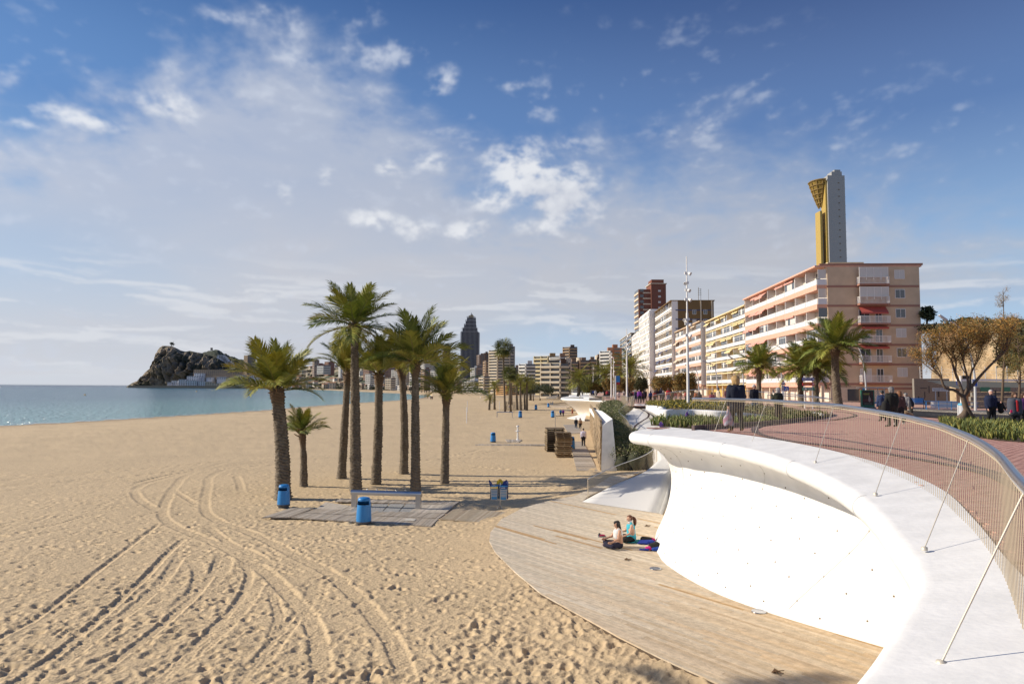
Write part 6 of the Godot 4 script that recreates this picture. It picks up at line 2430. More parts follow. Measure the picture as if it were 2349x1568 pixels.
	for e in [[905,940,850,1050,cream,tan,"cream flats behind the crooked palm's trunk"],[856,882,848,1150,white,grey,"pale flats high between the two pinkish towers"],[1050,1062,858,700,white,mauve,"pale flats at the left foot of the dark tower"],[1100,1123,862,400,cream,tan,"tan flats at the left foot of the tall cream tower"],[1300,1330,886,300,white,grey,"low white block below the dark brown tower"]]:
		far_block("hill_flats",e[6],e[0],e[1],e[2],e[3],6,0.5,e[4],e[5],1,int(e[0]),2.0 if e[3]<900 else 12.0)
	hillside_houses()
func dark_tower()->void:
	var d:=1730.0
	var o:=ap(1075.5,880,d)
	o.y=5.0
	var s:=d/FPX
	var r:=thing("dark_stepped_tower","very tall dark blue tower with pale vertical fins and a stepped pointed top","skyscraper",o)
	var navy:=smat(0.018,0.024,0.045,0.25)
	var fin:=smat(0.34,0.33,0.34,0.6)
	var gold:=smat(0.40,0.28,0.10,0.6)
	var h0:=ap(1075,761,d).y-5.0
	var steps:=[[19.6,761,0.4],[16.9,752,0.6],[14.1,744,1.0],[12.0,735,2.2],[10.2,727,3.5]]
	for i in steps.size():
		var hh:float=ap(1075,steps[i][1],d).y-5.0
		bx("shaft",r,Vector3(steps[i][2]*s,hh*0.5,-20.0-i*0.3),Vector3(steps[i][0]*2.0*s,hh,36.0-i*5.0),navy)
	for k in 15:
		var x:=lerpf(-20.4,20.4,k/14.0)
		var top:=761.0
		for st in steps:
			if absf(x-st[2])<=st[0]:
				top=st[1]-1.0
		var hh:=ap(1075,top,d).y-5.0
		bx("fin",r,Vector3(x*s,hh*0.5,-1.4),Vector3(0.75*s,hh,2.6),fin)
	for i in steps.size():
		var hh:float=ap(1075,steps[i][1]-1.0,d).y-5.0
		bx("fin_frame",r,Vector3(steps[i][2]*s,hh,-1.4),Vector3(steps[i][0]*2.0*s,1.2,2.6),fin)
	var fl:=MB.new()
	for i in 44:
		fl.box(Vector3(0,6+i*3.4,-1.95),Vector3(40*s,0.5,0.4))
	build("floor_lines",fl,smat(0.05,0.055,0.075,0.4),r).set_meta("kind","stuff")
	bx("side_wall",r,Vector3(21.0*s,h0*0.5,-20),Vector3(2.6*s,h0,36.0),smat(0.20,0.20,0.215,0.6))
	bx("crown",r,Vector3(3.0*s,ap(1075,725,d).y-5.0,-18),Vector3(11*s,6.0,16),gold)
	bx("crown",r,Vector3(4.0*s,ap(1075,722,d).y-5.0,-18),Vector3(5*s,7.0,8),fin)
	bx("spire",r,Vector3(3.4*s,ap(1075,719,d).y-5.0,-18),Vector3(1.2,8.0,1.2),navy)
func hillside_houses()->void:
	var g:=RandomNumberGenerator.new()
	g.seed=90
	var walls:=[fm(0.68,0.66,0.62),fm(0.62,0.54,0.42),fm(0.55,0.42,0.30),fm(0.60,0.58,0.55)]
	var names:=["white","cream","tan","pale grey"]
	var roofs:=[fm(0.40,0.17,0.09),fm(0.52,0.48,0.42)]
	var trees:=[]
	var i:=0
	for row in 6:
		var x:=628.0
		while x<1010.0:
			x+=g.randf_range(6.0,13.0)
			var t:=0.04+row*0.115+g.randf_range(-0.03,0.03)
			var d:=hill_start(x)+t*900.0
			var p:=ap(x,880,d)
			p.y=hill_height(x,t)-0.5
			if g.randf()<0.3:
				for q in 2:
					var tp:=p+Vector3(g.randf_range(-9,9),2.0,g.randf_range(-5,8))
					trees.append([tp,Vector3(g.randf_range(4,9),g.randf_range(2.5,5),g.randf_range(4,7))])
				continue
			var px:=d/FPX
			var w:=g.randf_range(6.5,14.0)*px
			var fl:=1+int(g.randf()*(3.4 if row<3 else 2.4))
			var h:=fl*3.3+1.0
			var k:=int(g.randf()*3.99)
			var rk:=0 if g.randf()<0.35 else 1
			var where:="low by the far beach" if row<2 else "halfway up the slope" if row<4 else "high on the slope"
			var by:="right of the thick palm" if x<760 else "left of the tallest palm" if x<800 else "behind the middle palms" if x<930 else "below the white hotel"
			var r:=thing("hillside_house","%s %s house %s %s"%[["one-storey","two-storey","three-storey","four-storey"][fl-1],names[k]+(" red-roofed" if rk==0 else ""),where,by],"house",p,g.randf_range(-0.5,0.9),"small houses on the far hillside")
			var m:=MB.new()
			m.box(Vector3(0,h*0.5-2.0,0),Vector3(w,h+4.0,w*0.8))
			build("wall",m,walls[k],r)
			m=MB.new()
			if rk==0:
				var e:=w*0.54
				m.quad(Vector3(-e,h,w*0.45),Vector3(e,h,w*0.45),Vector3(e,h+w*0.16,0),Vector3(-e,h+w*0.16,0))
				m.quad(Vector3(e,h,-w*0.45),Vector3(-e,h,-w*0.45),Vector3(-e,h+w*0.16,0),Vector3(e,h+w*0.16,0))
				m.tri(Vector3(e,h,w*0.45),Vector3(e,h,-w*0.45),Vector3(e,h+w*0.16,0))
				m.tri(Vector3(-e,h,-w*0.45),Vector3(-e,h,w*0.45),Vector3(-e,h+w*0.16,0))
			else:
				m.box(Vector3(0,h+2.3-2.0,0),Vector3(w*1.04,0.6,w*0.84))
			build("roof",m,roofs[rk],r)
			m=MB.new()
			for f in fl:
				var n:=maxi(2,int(w/4.5))
				for q in n:
					m.box(Vector3(lerpf(-w*0.5,w*0.5,(q+0.5)/n),f*3.3+2.0,w*0.4),Vector3(w/n*0.5,1.7,0.3))
					m.box(Vector3(-w*0.5,f*3.3+2.0,lerpf(-w*0.4,w*0.4,(q+0.5)/n)),Vector3(0.3,1.7,w/n*0.4))
			build("windows",m,M.pane_far,r).set_meta("kind","stuff")
			i+=1
	bush_patch("hillside_trees","dark green pines and gardens between the houses on the far hillside","trees",trees,90,2.2,[Color(0.028,0.038,0.018),Color(0.042,0.052,0.022),Color(0.06,0.062,0.03)],33)
func build_headland_houses()->void:
	var white:=fm(0.66,0.67,0.70)
	var cream:=fm(0.58,0.50,0.38)
	var tan:=fm(0.42,0.31,0.21)
	var q:=func(x:float)->float:return (500.0+x/4.05)*0.5735
	var qy:=func(y:float)->float:return (1330.0+y/4.05)*0.5735
	var l:=[
		[1100,1690,600,690,2105,tan,4,"long tan hotel terrace across the foot of the rocky headland","long_hotel"],
		[1690,1850,640,690,2105,tan,2,"lower right wing of the long tan hotel on the headland","hotel_wing"],
		[680,750,808,848,2070,white,2,"small low white house, leftmost on the headland shore","shore_house"],
		[750,850,780,840,2075,white,3,"white house second from the left on the headland shore","shore_house"],
		[862,968,760,860,2065,white,5,"tall narrow white house third from the left on the headland shore","shore_house"],
		[995,1180,710,780,2078,white,3,"wide white arcaded house above the biggest shore house","shore_house"],
		[972,1158,778,866,2062,white,4,"biggest white house on the headland shore, with arches above","shore_house"],
		[1178,1290,792,868,2062,white,3,"white house just right of the biggest shore house","shore_house"],
		[1290,1400,800,872,2064,cream,3,"cream house in the middle of the headland shore","shore_house"],
		[1400,1530,826,874,2064,cream,2,"long low cream arcade at the right of the shore houses","shore_house"],
		[1110,1272,662,736,2095,white,3,"white terrace house tucked below the left end of the long hotel","slope_house"],
		[1480,1625,722,754,2085,white,2,"low white house with a flat roof in the middle of the headland slope","slope_house"],
		[1312,1396,728,766,2085,white,2,"small white framed house left of the flat-roofed one on the slope","slope_house"],
		[1630,1750,735,760,2088,cream,1,"low pale wall house right of the flat-roofed one","slope_house"],
		[1796,1935,682,724,2100,cream,2,"cream gabled house right of the long hotel's wing","slope_house"],
		[1786,1882,806,876,2060,cream,3,"cream stepped house at the right end of the headland shore","shore_house"],
		[2005,2140,625,690,2120,cream,3,"pale terraced house below the striped tower on the headland","slope_house"],
		[2005,2135,692,730,2110,white,2,"white house just below the pale terraced one","slope_house"]]
	for e in l:
		var d:float=e[4]-55.0
		var a:=ap(q.call(e[0]),880,d)
		var b:=ap(q.call(e[1]),880,d)
		var y1:=ap(q.call(e[0]),qy.call(e[2]),d).y
		var y0:float=maxf(ap(q.call(e[0]),qy.call(e[3]),d).y,0.5)
		var r:=thing(e[8],e[7],"house",Vector3((a.x+b.x)*0.5,y0,a.z),0.0)
		var w:=b.x-a.x
		var h:=y1-y0
		bx("wall",r,Vector3(0,h*0.5-6.0,-14),Vector3(w,h+12.0,28.0),e[5])
		var n:int=maxi(3,int(w/6.0))
		var win:=MB.new()
		for f in int(e[6]):
			for k in n:
				win.box(Vector3(lerpf(-w*0.5,w*0.5,(k+0.5)/n),h*(f+0.55)/e[6],0.1),Vector3(w/n*0.5,h/e[6]*0.45,0.5))
		build("windows",win,M.pane_far,r).set_meta("kind","stuff")
		bx("roof",r,Vector3(0,h+0.4,-14),Vector3(w*1.02,0.9,29.0),e[5])
	var steps:=[[1485,1590,362,385],[1520,1620,384,410],[1560,1640,405,440],[1590,1660,430,470],[1630,1700,460,492],[1665,1725,480,515],[1690,1750,505,548]]
	for k in steps.size():
		var e:Array=steps[k]
		var d:=2200.0
		var a:=ap(q.call(e[0]),qy.call(e[3]),d)
		var b:=ap(q.call(e[1]),qy.call(e[2]),d)
		var r:=thing("ridge_house","white house of the village stepping down the ridge, number %s from the top"%["one","two","three","four","five","six","seven"][k],"house",Vector3((a.x+b.x)*0.5,a.y,a.z),0.0,"white stepped village on the ridge")
		r.set_meta("label",["white house at the very top of the stepped village on the ridge","white house next below the top of the stepped village","white house third down the stepped village on the ridge","white house in the middle of the stepped village","white house just below the middle of the stepped village","white house second from the bottom of the stepped village","white house at the bottom end of the stepped village"][k])
		bx("wall",r,Vector3(0,(b.y-a.y)*0.5-4.0,-8),Vector3(b.x-a.x,b.y-a.y+8.0,16),white)
		var win:=MB.new()
		for j in 4:
			win.box(Vector3(lerpf(-0.4,0.4,j/3.0)*(b.x-a.x),(b.y-a.y)*0.55,0.1),Vector3(2.6,3.0,0.4))
		build("windows",win,M.pane_far,r).set_meta("kind","stuff")
	var m:=MB.new()
	m.col=Color(0.40,0.32,0.23)
	var line:=[]
	for e in [[296,888.6],[320,888.6],[400,889],[500,889.5],[600,890]]:
		var p:=ap(e[0],880,2010.0)
		p.y=SEA
		line.append(p)
	for i in line.size()-1:
		m.bar(line[i]+Vector3.UP*3.0,line[i+1]+Vector3.UP*3.0,10.0,8.0)
	tag(build("sea_wall",m,M.land),"low stone sea wall along the foot of the rocky headland","wall")
	var o:=ap(484.8,801.5,2598)
	var t:=thing("hill_tower","small square tower on top of the green hill behind the headland","tower",o)
	bx("wall",t,Vector3(0,2,0),Vector3(6.5,10,6),fm(0.42,0.33,0.25))
	var g:=RandomNumberGenerator.new()
	g.seed=3
	o=ap(393,793,2200)
	t=thing("cliff_tree","single dark tree on the very top of the rocky headland","tree",o)
	var cr:=MB.new()
	for k in 6:
		leaf_ball(cr,Vector3(g.randf_range(-6,6),g.randf_range(4,9),0),Vector3(4.5,3.5,4),120,1.6,[Color(0.02,0.028,0.014),Color(0.03,0.035,0.018)],g)
	build("crown",cr,M.leaf,t)
	m=MB.new()
	m.col=Color(0.08,0.06,0.04)
	m.tube([Vector3(0,-3,0),Vector3(0,6,0)],[0.8],6)
	build("trunk",m,M.plain,t)
	o=ap(397.5,794,2195)
	t=thing("flag_pole","thin flag pole beside the tree on top of the headland","flag pole",o)
	m=MB.new()
	m.tube([Vector3(0,-3,0),Vector3(0,17,0)],[0.35],5)
	build("pole",m,M.hole,t)
	o=ap(386,795,2190)
	t=thing("viewpoint_wall","pale parapet wall of the viewpoint on the cliff top","wall",o)
	bx("parapet",t,Vector3(-4,0,0),Vector3(34,4.5,3),fm(0.50,0.42,0.32))
func cliff_d(px:float)->float:
	return 95.0-(px-2100.0)*0.065
func pole_mesh(h:float,r0:float,r1:float,sides:=8)->MB:
	var m:=MB.new()
	m.tube([Vector3.ZERO,Vector3(0,h,0)],[r0,r1],sides)
	return m
func lamp_mast(label:String,b:Vector3,top:Vector3,r:float,heads:Array,d:float)->void:
	var t:=thing("lamp_mast",label,"lamp mast",b,0.0,"white lamp masts with clusters of floodlights")
	var m:=MB.new()
	var h:=top.y-b.y
	m.tube([Vector3.ZERO,Vector3(0,h*0.62,0),Vector3(0,h*0.625,0),Vector3(0,h,0)],[r,r*0.8,r*0.55,r*0.35],10)
	build("mast",m,M.paint_white,t)
	for i in heads.size():
		var y:=ap(0,heads[i],d).y
		y=ap(top.x/top.z*-FPX*0.0+CX,heads[i],d).y-b.y
		var a:float=[0.4,2.2,0.9,-0.3,2.9,0.2,-0.6][i%7]
		var dir:=Vector3(cos(a)*0.75,-0.55,0.55+0.2*sin(a)).normalized()
		var f:=MB.new()
		var x:=dir.cross(Vector3.UP).normalized()
		var sc:=0.55 if d<60.0 else 0.7
		f.lathe([Vector2(0.001,-0.28),Vector2(0.09,-0.26),Vector2(0.15,-0.12),Vector2(0.2,0.05),Vector2(0.21,0.09),Vector2(0.18,0.09),Vector2(0.16,0.05),Vector2(0.001,0.03)],12,Vector3(cos(a)*0.18,y,0.12),Basis(x,dir,x.cross(dir))*Basis.from_scale(Vector3.ONE*sc))
		f.bar(Vector3(0,y,0),Vector3(cos(a)*0.18,y,0.12),0.05,0.05)
		f.box(Vector3(-cos(a)*0.09,y+0.06,0),Vector3(0.11,0.15,0.11))
		build("floodlight",f,M.paint_white,t)
func street_lamp(label:String,base:Vector3,pts:Array)->void:
	var t:=thing("street_lamp",label,"street lamp",base,0.0,"curved street lamps along the road")
	var m:=MB.new()
	var line:=[]
	for p in pts:
		line.append(p-base)
	var ev:=even(line,0.4)
	var rr:=[]
	for i in ev.size():
		rr.append(lerpf(0.11,0.045,i/float(ev.size())))
	m.tube(ev,rr,8)
	build("pole",m,M.steel_paint,t)
	var e:Vector3=line[line.size()-1]
	var d:Vector3=(e-line[line.size()-2]).normalized()
	var x:=d.cross(Vector3.UP).normalized()
	m=MB.new()
	m.box(e+d*0.3,Vector3(0.26,0.12,0.75),Basis(x,x.cross(-d)*-1.0,-d))
	m.box(e+d*0.32-Vector3.UP*0.07,Vector3(0.2,0.04,0.5),Basis(x,x.cross(-d)*-1.0,-d))
	build("lamp_head",m,M.steel_paint,t)
func build_street()->void:
	M.steel_paint=smat(0.50,0.51,0.52,0.4)
	M.asphalt=grain(smat(0.085,0.08,0.085,0.9),T.fine,0.6)
	M.kerb=grain(smat(0.42,0.39,0.35,0.9),T.fine,0.8)
	M.block=grain(smat(0.27,0.245,0.21,0.95),T.grain,0.4)
	M.graffiti=smat(0.035,0.04,0.045,0.8)
	M.sign_blue=smat(0.02,0.09,0.42,0.4)
	M.sign_navy=smat(0.03,0.045,0.22,0.4)
	M.sign_red=smat(0.42,0.02,0.035,0.4)
	M.sign_green=smat(0.02,0.16,0.10,0.4)
	M.black=smat(0.015,0.015,0.017,0.6)
	M.glass=smat(0.75,0.82,0.82,0.05)
	M.glass.albedo_color.a=0.18
	M.glass.transparency=BaseMaterial3D.TRANSPARENCY_ALPHA
	var g:=RandomNumberGenerator.new()
	g.seed=51
	var lm:=[[1579,930,1575.5,588,41.0,[626,648,664.5,686,732,742,768],0.085,"tallest white lamp mast, standing in the yellow-flowering bed"],[1438.6,920,1438.6,754,84.0,[770,780,789,799],0.12,"white lamp mast before the rusty tamarisk left of the crowd"],[1402.5,912,1402.5,810,118.0,[818,829,842],0.13,"white lamp mast left of the blue and red banner pole"],[1408,911,1408,819,135.0,[829,836,850],0.12,"thin white lamp mast just right of the banner pole's left neighbour"],[1361,908,1361,836,170.0,[843,850,858],0.13,"farthest white lamp mast, before the pine wood"]]
	for e in lm:
		var b:=ap(e[0],e[1],e[4])
		b.y=minf(b.y,4.5)
		lamp_mast(e[7],b,ap(e[2],e[3],e[4]),e[6],e[5],e[4])
	for e in [[95.0,[[1646.5,900],[1644,860],[1636,838],[1621,831]],"curved street lamp before the yellow block's left half"],[90.0,[[1708,900],[1704,860],[1694,832],[1678.6,820.6]],"curved street lamp before the yellow block's right end"],[105.0,[[1604,905],[1602,866],[1595,846],[1581,839.8]],"curved street lamp before the salmon block, beside the tall mast"],[84.0,[[1797,905],[1792,850],[1782,815],[1763.7,806.2]],"curved street lamp before the pink block, left of the road signs"],[74.0,[[1989,915],[1984,850],[1973,802],[1955.7,782.4]],"curved street lamp before the beige end wall and its balconies"],[56.0,[[2239,947],[2233,836],[2203,754],[2171,733]],"leaning street lamp behind the crooked tamarisk, by the bus stop sign"]]:
		var pts:=[]
		for p in e[1]:
			pts.append(ap(p[0],p[1],e[0]))
		pts[0].y=3.85
		street_lamp(e[2],pts[0],pts)
	var d:=90.0
	var b:=ap(1412.5,925,d)
	b.y=3.85
	var t:=thing("banner_pole","grey pole with an upright blue and red banner before the rusty tamarisk","banner pole",b)
	build("pole",pole_mesh(ap(1413,861,d).y-b.y,0.12,0.1),M.steel_paint,t)
	var y0:=ap(1413,881.8,d).y-b.y
	var y1:=ap(1413,861.3,d).y-b.y
	bx("banner",t,Vector3(0.32,y1-(y1-y0)*0.36,0),Vector3(0.5,(y1-y0)*0.72,0.04),M.bin_blue)
	bx("banner",t,Vector3(0.32,y0+(y1-y0)*0.12,0),Vector3(0.5,(y1-y0)*0.24,0.04),M.sign_red)
	var m:=MB.new()
	var pts:=PackedVector3Array()
	var cc:=PackedColorArray()
	var top:=[Vector2(1900,760),Vector2(2100,752),Vector2(2130,751),Vector2(2160,749),Vector2(2200,742),Vector2(2235,746),Vector2(2270,741),Vector2(2349,744),Vector2(2600,720)]
	for i in 60:
		var v:=i/59.0
		for j in 150:
			var px:=lerpf(2116.0,2620.0,j/149.0)
			var p:=ap(px,880,cliff_d(px))
			var h:=ap(px,table(top,px),cliff_d(px)+3.0).y
			var k:=clampf(v/0.62,0,1)
			var y:=lerpf(3.5,h,k)+maxf(0,v-0.62)*4.0
			p.x+=v*2.2+maxf(0.0,v-0.62)*60.0
			p.z-=maxf(0.0,v-0.62)*50.0
			var n:=nz.get_noise_3d(p.z*0.13,y*0.10,p.x*0.05)
			var n2:=nz.get_noise_3d(p.z*0.42,y*0.32,p.x*0.1)
			p.x+=((n+0.5)*2.4+n2*0.6)*ss(0.0,0.1,v)*(1.0 if v<0.62 else 0.3)
			p.y=y+n2*0.7*k
			pts.append(p)
			var c:=Color(0.60,0.47,0.29).lerp(Color(0.50,0.36,0.21),clampf(0.5+n,0,1))
			c=c.lerp(Color(0.50,0.23,0.115),ss(0.42,0.6,v)*ss(2230,2130,px)*0.8)
			c=c.lerp(Color(0.56,0.53,0.46),ss(0.4,0.6,v)*ss(2210,2260,px)*0.6)
			if v>0.6:
				c=c.lerp(Color(0.10,0.085,0.04),ss(-0.2,0.2,n2+0.15))
			cc.append(c)
	m.grid(pts,150,false,cc)
	struct("cliff",m,M.land)
	var spots:=[]
	for k in 46:
		var px:=lerpf(2105.0,2420.0,g.randf())
		var q:=ap(px,880,cliff_d(px)+2.0+g.randf()*8.0)
		q.y=ap(px,table(top,px)+g.randf_range(-2,16),-q.z).y
		spots.append([q,Vector3(g.randf_range(0.8,1.8),g.randf_range(0.4,0.9),1.0)])
	for k in 40:
		var px:=lerpf(2290.0,2420.0,g.randf())
		var q:=ap(px,lerpf(760,850,g.randf()),cliff_d(px)-1.0)
		spots.append([q,Vector3(g.randf_range(0.8,1.5),g.randf_range(0.6,1.2),0.8)])
	bush_patch("cliff_scrub","dark scrub along the top and right side of the yellow cliff","scrub",spots,200,0.28,[Color(0.075,0.07,0.03),Color(0.11,0.09,0.045),Color(0.05,0.058,0.022)],71)
	for e in [[2126,752,2112,2150,706,98.0,"dark pine beside the beige end wall on the cliff top",[Color(0.035,0.055,0.022),Color(0.05,0.075,0.03),Color(0.025,0.04,0.016)]],[2290,760,2272,2310,738,88.0,"small dark pine on the cliff top above the crooked tamarisk",[Color(0.05,0.065,0.025),Color(0.035,0.05,0.02)]],[2330,770,2310,2360,732,86.0,"green pine on the cliff top at the right edge",[Color(0.05,0.075,0.025),Color(0.075,0.09,0.03)]],[2218,746,2206,2232,731,92.0,"low round pine in the middle of the cliff top",[Color(0.05,0.065,0.025),Color(0.035,0.05,0.02)]]]:
		var o:=ap(e[0],e[1],e[5])
		t=thing("pine_tree",e[6],"tree",o)
		var hw:float=(ap(e[3],800,e[5]).x-ap(e[2],800,e[5]).x)*0.5
		var hh:float=ap(e[0],e[4],e[5]).y-o.y
		var cr:=MB.new()
		for k in 16:
			leaf_ball(cr,Vector3(g.randf_range(-hw,hw)*0.75,hh*g.randf_range(0.45,0.95),g.randf_range(-1,1)*hw*0.6),Vector3(hw*0.35,hh*0.14,hw*0.35),130,0.26,e[7],g)
		build("crown",cr,M.leaf,t)
		m=MB.new()
		m.col=Color(0.09,0.065,0.045)
		m.tube([Vector3(0,-0.6,0),Vector3(0.15,hh*0.5,0),Vector3(-0.1,hh*0.8,0)],[0.16,0.12,0.05],6)
		build("trunk",m,M.bark,t)
	for e in [[2296,880,2302,668,62.0,"slender feathery tamarisk whose thin top rises above the cliff"],[2335,900,2335,770,58.0,"dense greenish tamarisk at the right edge before the cliff"]]:
		var o:=ap(e[0],e[1],e[4])
		o.y=3.85
		var tip:=ap(e[2],e[3],e[4])-o
		t=thing("tamarisk_tree",e[5],"tree",o)
		m=MB.new()
		m.col=Color(0.16,0.11,0.075)
		var cr:=MB.new()
		var tones:=[Color(0.30,0.19,0.055),Color(0.22,0.17,0.055),Color(0.36,0.20,0.05)] if e[0]==2296 else [Color(0.12,0.14,0.04),Color(0.24,0.17,0.045),Color(0.30,0.18,0.04),Color(0.08,0.10,0.03)]
		m.tube([Vector3.ZERO,tip*0.5+Vector3(0.2,0,0),tip],[0.12,0.07,0.02],6)
		for k in 26 if e[0]==2296 else 46:
			var u:=0.35+0.63*g.randf()
			var p:=tip*u
			var side:=Vector3(g.randf_range(-1,1),g.randf_range(0.1,0.8),g.randf_range(-1,1)).normalized()
			var wide:float=(0.75 if u>0.75 else 1.6) if e[0]==2296 else 2.0
			var q:=p+side*wide*g.randf_range(0.5,1.0)
			m.tube([p,q],[0.025,0.008],4,false)
			leaf_ball(cr,p.lerp(q,0.75),Vector3(0.45,0.4,0.45)*(0.8 if u>0.75 else 1.2),95 if e[0]==2296 else 230,0.09,tones,g,-0.4,0.14)
		build("trunk",m,M.bark,t)
		build("crown",cr,M.leaf,t)
	road_and_yard(g)
	signs()
	terraces()
func road_and_yard(g:RandomNumberGenerator)->void:
	var m:=MB.new()
	var pts:=PackedVector3Array()
	for q in [[2040,940,2040,950],[2110,943,2110,955],[2180,946.5,2180,960],[2260,950,2260,967],[2349,954,2349,972],[2600,962,2600,985]]:
		for k in 2:
			var p:=gp(q[k*2],q[k*2+1],3.86)
			p.y=floor_at(p.x,p.z)+0.02
			pts.append(p)
	m.grid(pts,2)
	m.grid(pts,2,true)
	struct("road",m,M.asphalt)
	m=MB.new()
	for q in [[2225,959,2300,963.5,961,2.2],[2128,949.5,2160,951,950,1.0]]:
		var a:=gp(q[0],q[1],3.88)
		var b:=gp(q[2],q[3],3.88)
		a.y=floor_at(a.x,a.z)+0.026
		b.y=floor_at(b.x,b.z)+0.026
		m.quad(a+Vector3(0,0,0.13),b+Vector3(0,0,0.13),b-Vector3(0,0,0.13),a-Vector3(0,0,0.13))
	struct("road_marking",m,M.paint_white)
	m=MB.new()
	var ln:=[]
	for q in [[2040,938.5],[2110,941.5],[2180,945],[2260,948.5],[2349,952.5],[2600,960]]:
		var p:=gp(q[0],q[1],3.88)
		p.y=3.85
		ln.append(p)
	pts=PackedVector3Array()
	for p:Vector3 in ln:
		var back:=p*1.0+Vector3(0,0.13,-9.0)
		pts.append(p)
		pts.append(p+Vector3(0,0.13,0))
		pts.append(back)
	m.grid(pts,3)
	m.grid(pts,3,true)
	struct("far_pavement",m,M.kerb)
	var d:=84.0
	var px:=func(x:float,y:float,dd:float)->Vector3:return ap(x,y,dd)
	var t:=thing("yard_wall","grey block wall with dark graffiti strokes below the cliff","wall",Vector3.ZERO)
	var a:Vector3=px.call(2108,925,d)
	var b:Vector3=px.call(2190,925,d)
	a.y=3.6
	b.y=3.6
	var h:float=px.call(2150,868,d).y-3.6
	bx("wall",t,(a+b)*0.5+Vector3(0,h*0.5,-1),Vector3(b.x-a.x,h,0.4),M.block)
	for e in [[2128,890,16,1.5],[2131,905,1.5,14],[2126,914,10,2],[2163,900,3,20],[2155,897,12,2],[2141,893,1.6,16],[2117,915,2,12]]:
		var p:Vector3=px.call(e[0],e[1],d)
		bx("graffiti",t,Vector3(p.x,p.y,a.z-0.78),Vector3(e[2]*d/FPX,e[3]*d/FPX,0.02),M.graffiti)
	var w2:=thing("garage_wall","long grey block wall with black strokes behind the walking man on the right","wall",Vector3.ZERO)
	a=px.call(2226,925,68.0)
	b=px.call(2420,925,68.0)
	a.y=3.6
	h=px.call(2280,888,68.0).y-3.6
	var cols:=26
	for i in 5:
		for j in cols:
			var bw:=(b.x-a.x)/cols
			bx("block",w2,Vector3(a.x+(j+0.5+(0.5 if i%2 else 0.0))*bw,3.6+(i+0.5)*h/5.0,a.z-0.02),Vector3(bw-0.02,h/5.0-0.02,0.3+0.01*((i*7+j*3)%3)),M.block)
	for e in [[2287,905,3,34],[2300,903,30,3],[2319,903,14,4],[2345,900,3,22]]:
		var p:Vector3=px.call(e[0],e[1],67.7)
		bx("graffiti",w2,Vector3(p.x,p.y,a.z+0.16),Vector3(e[2]*68.0/FPX,e[3]*68.0/FPX*0.6,0.02),M.graffiti)
	for e in [2263.0,2310.0]:
		var p:Vector3=px.call(e,890,67.7)
		bx("window",w2,Vector3(p.x,p.y-0.1,a.z+0.17),Vector3(0.9,0.42,0.03),M.sign_green)
	var can:=thing("dark_canopy","long dark awning roof over the yard between wall and cliff","canopy",Vector3.ZERO)
	m=MB.new()
	var c0:Vector3=px.call(2180,876,70)
	var c1:Vector3=px.call(2430,880,70)
	m.quad(c0+Vector3(0,-0.75,1.6),c1+Vector3(0,-0.65,1.6),c1+Vector3(0,0.2,-4),c0+Vector3(0,0.2,-4))
	m.quad(c0+Vector3(0,-0.95,1.6),c1+Vector3(0,-0.85,1.6),c1+Vector3(0,-0.65,1.6),c0+Vector3(0,-0.75,1.6))
	build("awning",m,smat(0.11,0.11,0.10,0.8),can)
	bx("beam",can,px.call(2275,871.5,69),Vector3(7.0,0.22,0.3),M.paint_white)
	var gate:=thing("yard_gate","tan metal gate between the two grey walls under the dark awning","gate",Vector3.ZERO)
	for k in 8:
		var p:Vector3=px.call(2196+k*4,905,70)
		bx("slat",gate,Vector3(p.x,4.75,p.z),Vector3(0.19,2.2,0.05+0.02*(k%2)),M.beige)
	var fence:=thing("wire_fence","wire fence with thin posts along the foot of the cliff","fence",Vector3.ZERO)
	for k in 11:
		var p:Vector3=px.call(2112+k*25,868+k*0.5,cliff_d(2112+k*25.0)-4.0)
		var po:=build("post",pole_mesh(1.9,0.045,0.045,5),M.steel_paint,fence)
		po.position=p+Vector3(0,-0.3,0)
	m=MB.new()
	for k in 4:
		m.tube([px.call(2112,867.0-k*7.0,cliff_d(2112.0)-4.0),px.call(2362,872.0-k*7.0,cliff_d(2362.0)-4.0)],[0.012],4)
	build("wires",m,M.steel_paint,fence)
	var o:=ap(2107,942,60.0)
	o.y=3.98
	var be:=thing("park_bench","blue slatted bench with dark curved legs on the far pavement","bench",o,-0.25)
	for k in 4:
		bx("slat",be,Vector3(0,0.42+k*0.005,-0.2+k*0.12),Vector3(1.15,0.03,0.1),M.bin_blue)
	for k in 4:
		bx("slat",be,Vector3(0,0.55+k*0.11,-0.28-k*0.03),Vector3(1.15,0.09,0.03),M.bin_blue)
	for s:float in [-0.52,0.52]:
		m=MB.new()
		m.tube([Vector3(s,0,0.28),Vector3(s,0.3,0.2),Vector3(s,0.42,0.2),Vector3(s,0.62,0.22),Vector3(s,0.62,-0.25),Vector3(s,0.92,-0.4)],[0.025],6)
		m.tube([Vector3(s,0,-0.32),Vector3(s,0.3,-0.22),Vector3(s,0.62,-0.27)],[0.025],6)
		build("leg",m,M.black,be)
	var br:=thing("blue_railing","low blue pipe railing on the far pavement right of the blue bench","railing",Vector3.ZERO)
	for k in 5:
		var p:=ap(2126+k*29.0,943.5+k*1.8,58.0)
		var po:=build("post",pole_mesh(0.72,0.03,0.03,6),M.bin_blue,br)
		po.position=Vector3(p.x,3.98,p.z)
	for k in 2:
		m=MB.new()
		var p0:=ap(2122,941,58.0)
		var p1:=ap(2246,950,58.0)
		p0.y=4.35+k*0.34
		p1.y=4.28+k*0.28
		m.tube([p0,p1],[0.025],6)
		build("rail",m,M.bin_blue,br)
	var wb:=thing("white_low_wall","low white wall behind the blue railing on the far pavement","wall",Vector3.ZERO)
	var wp:=ap(2166,938,63.0)
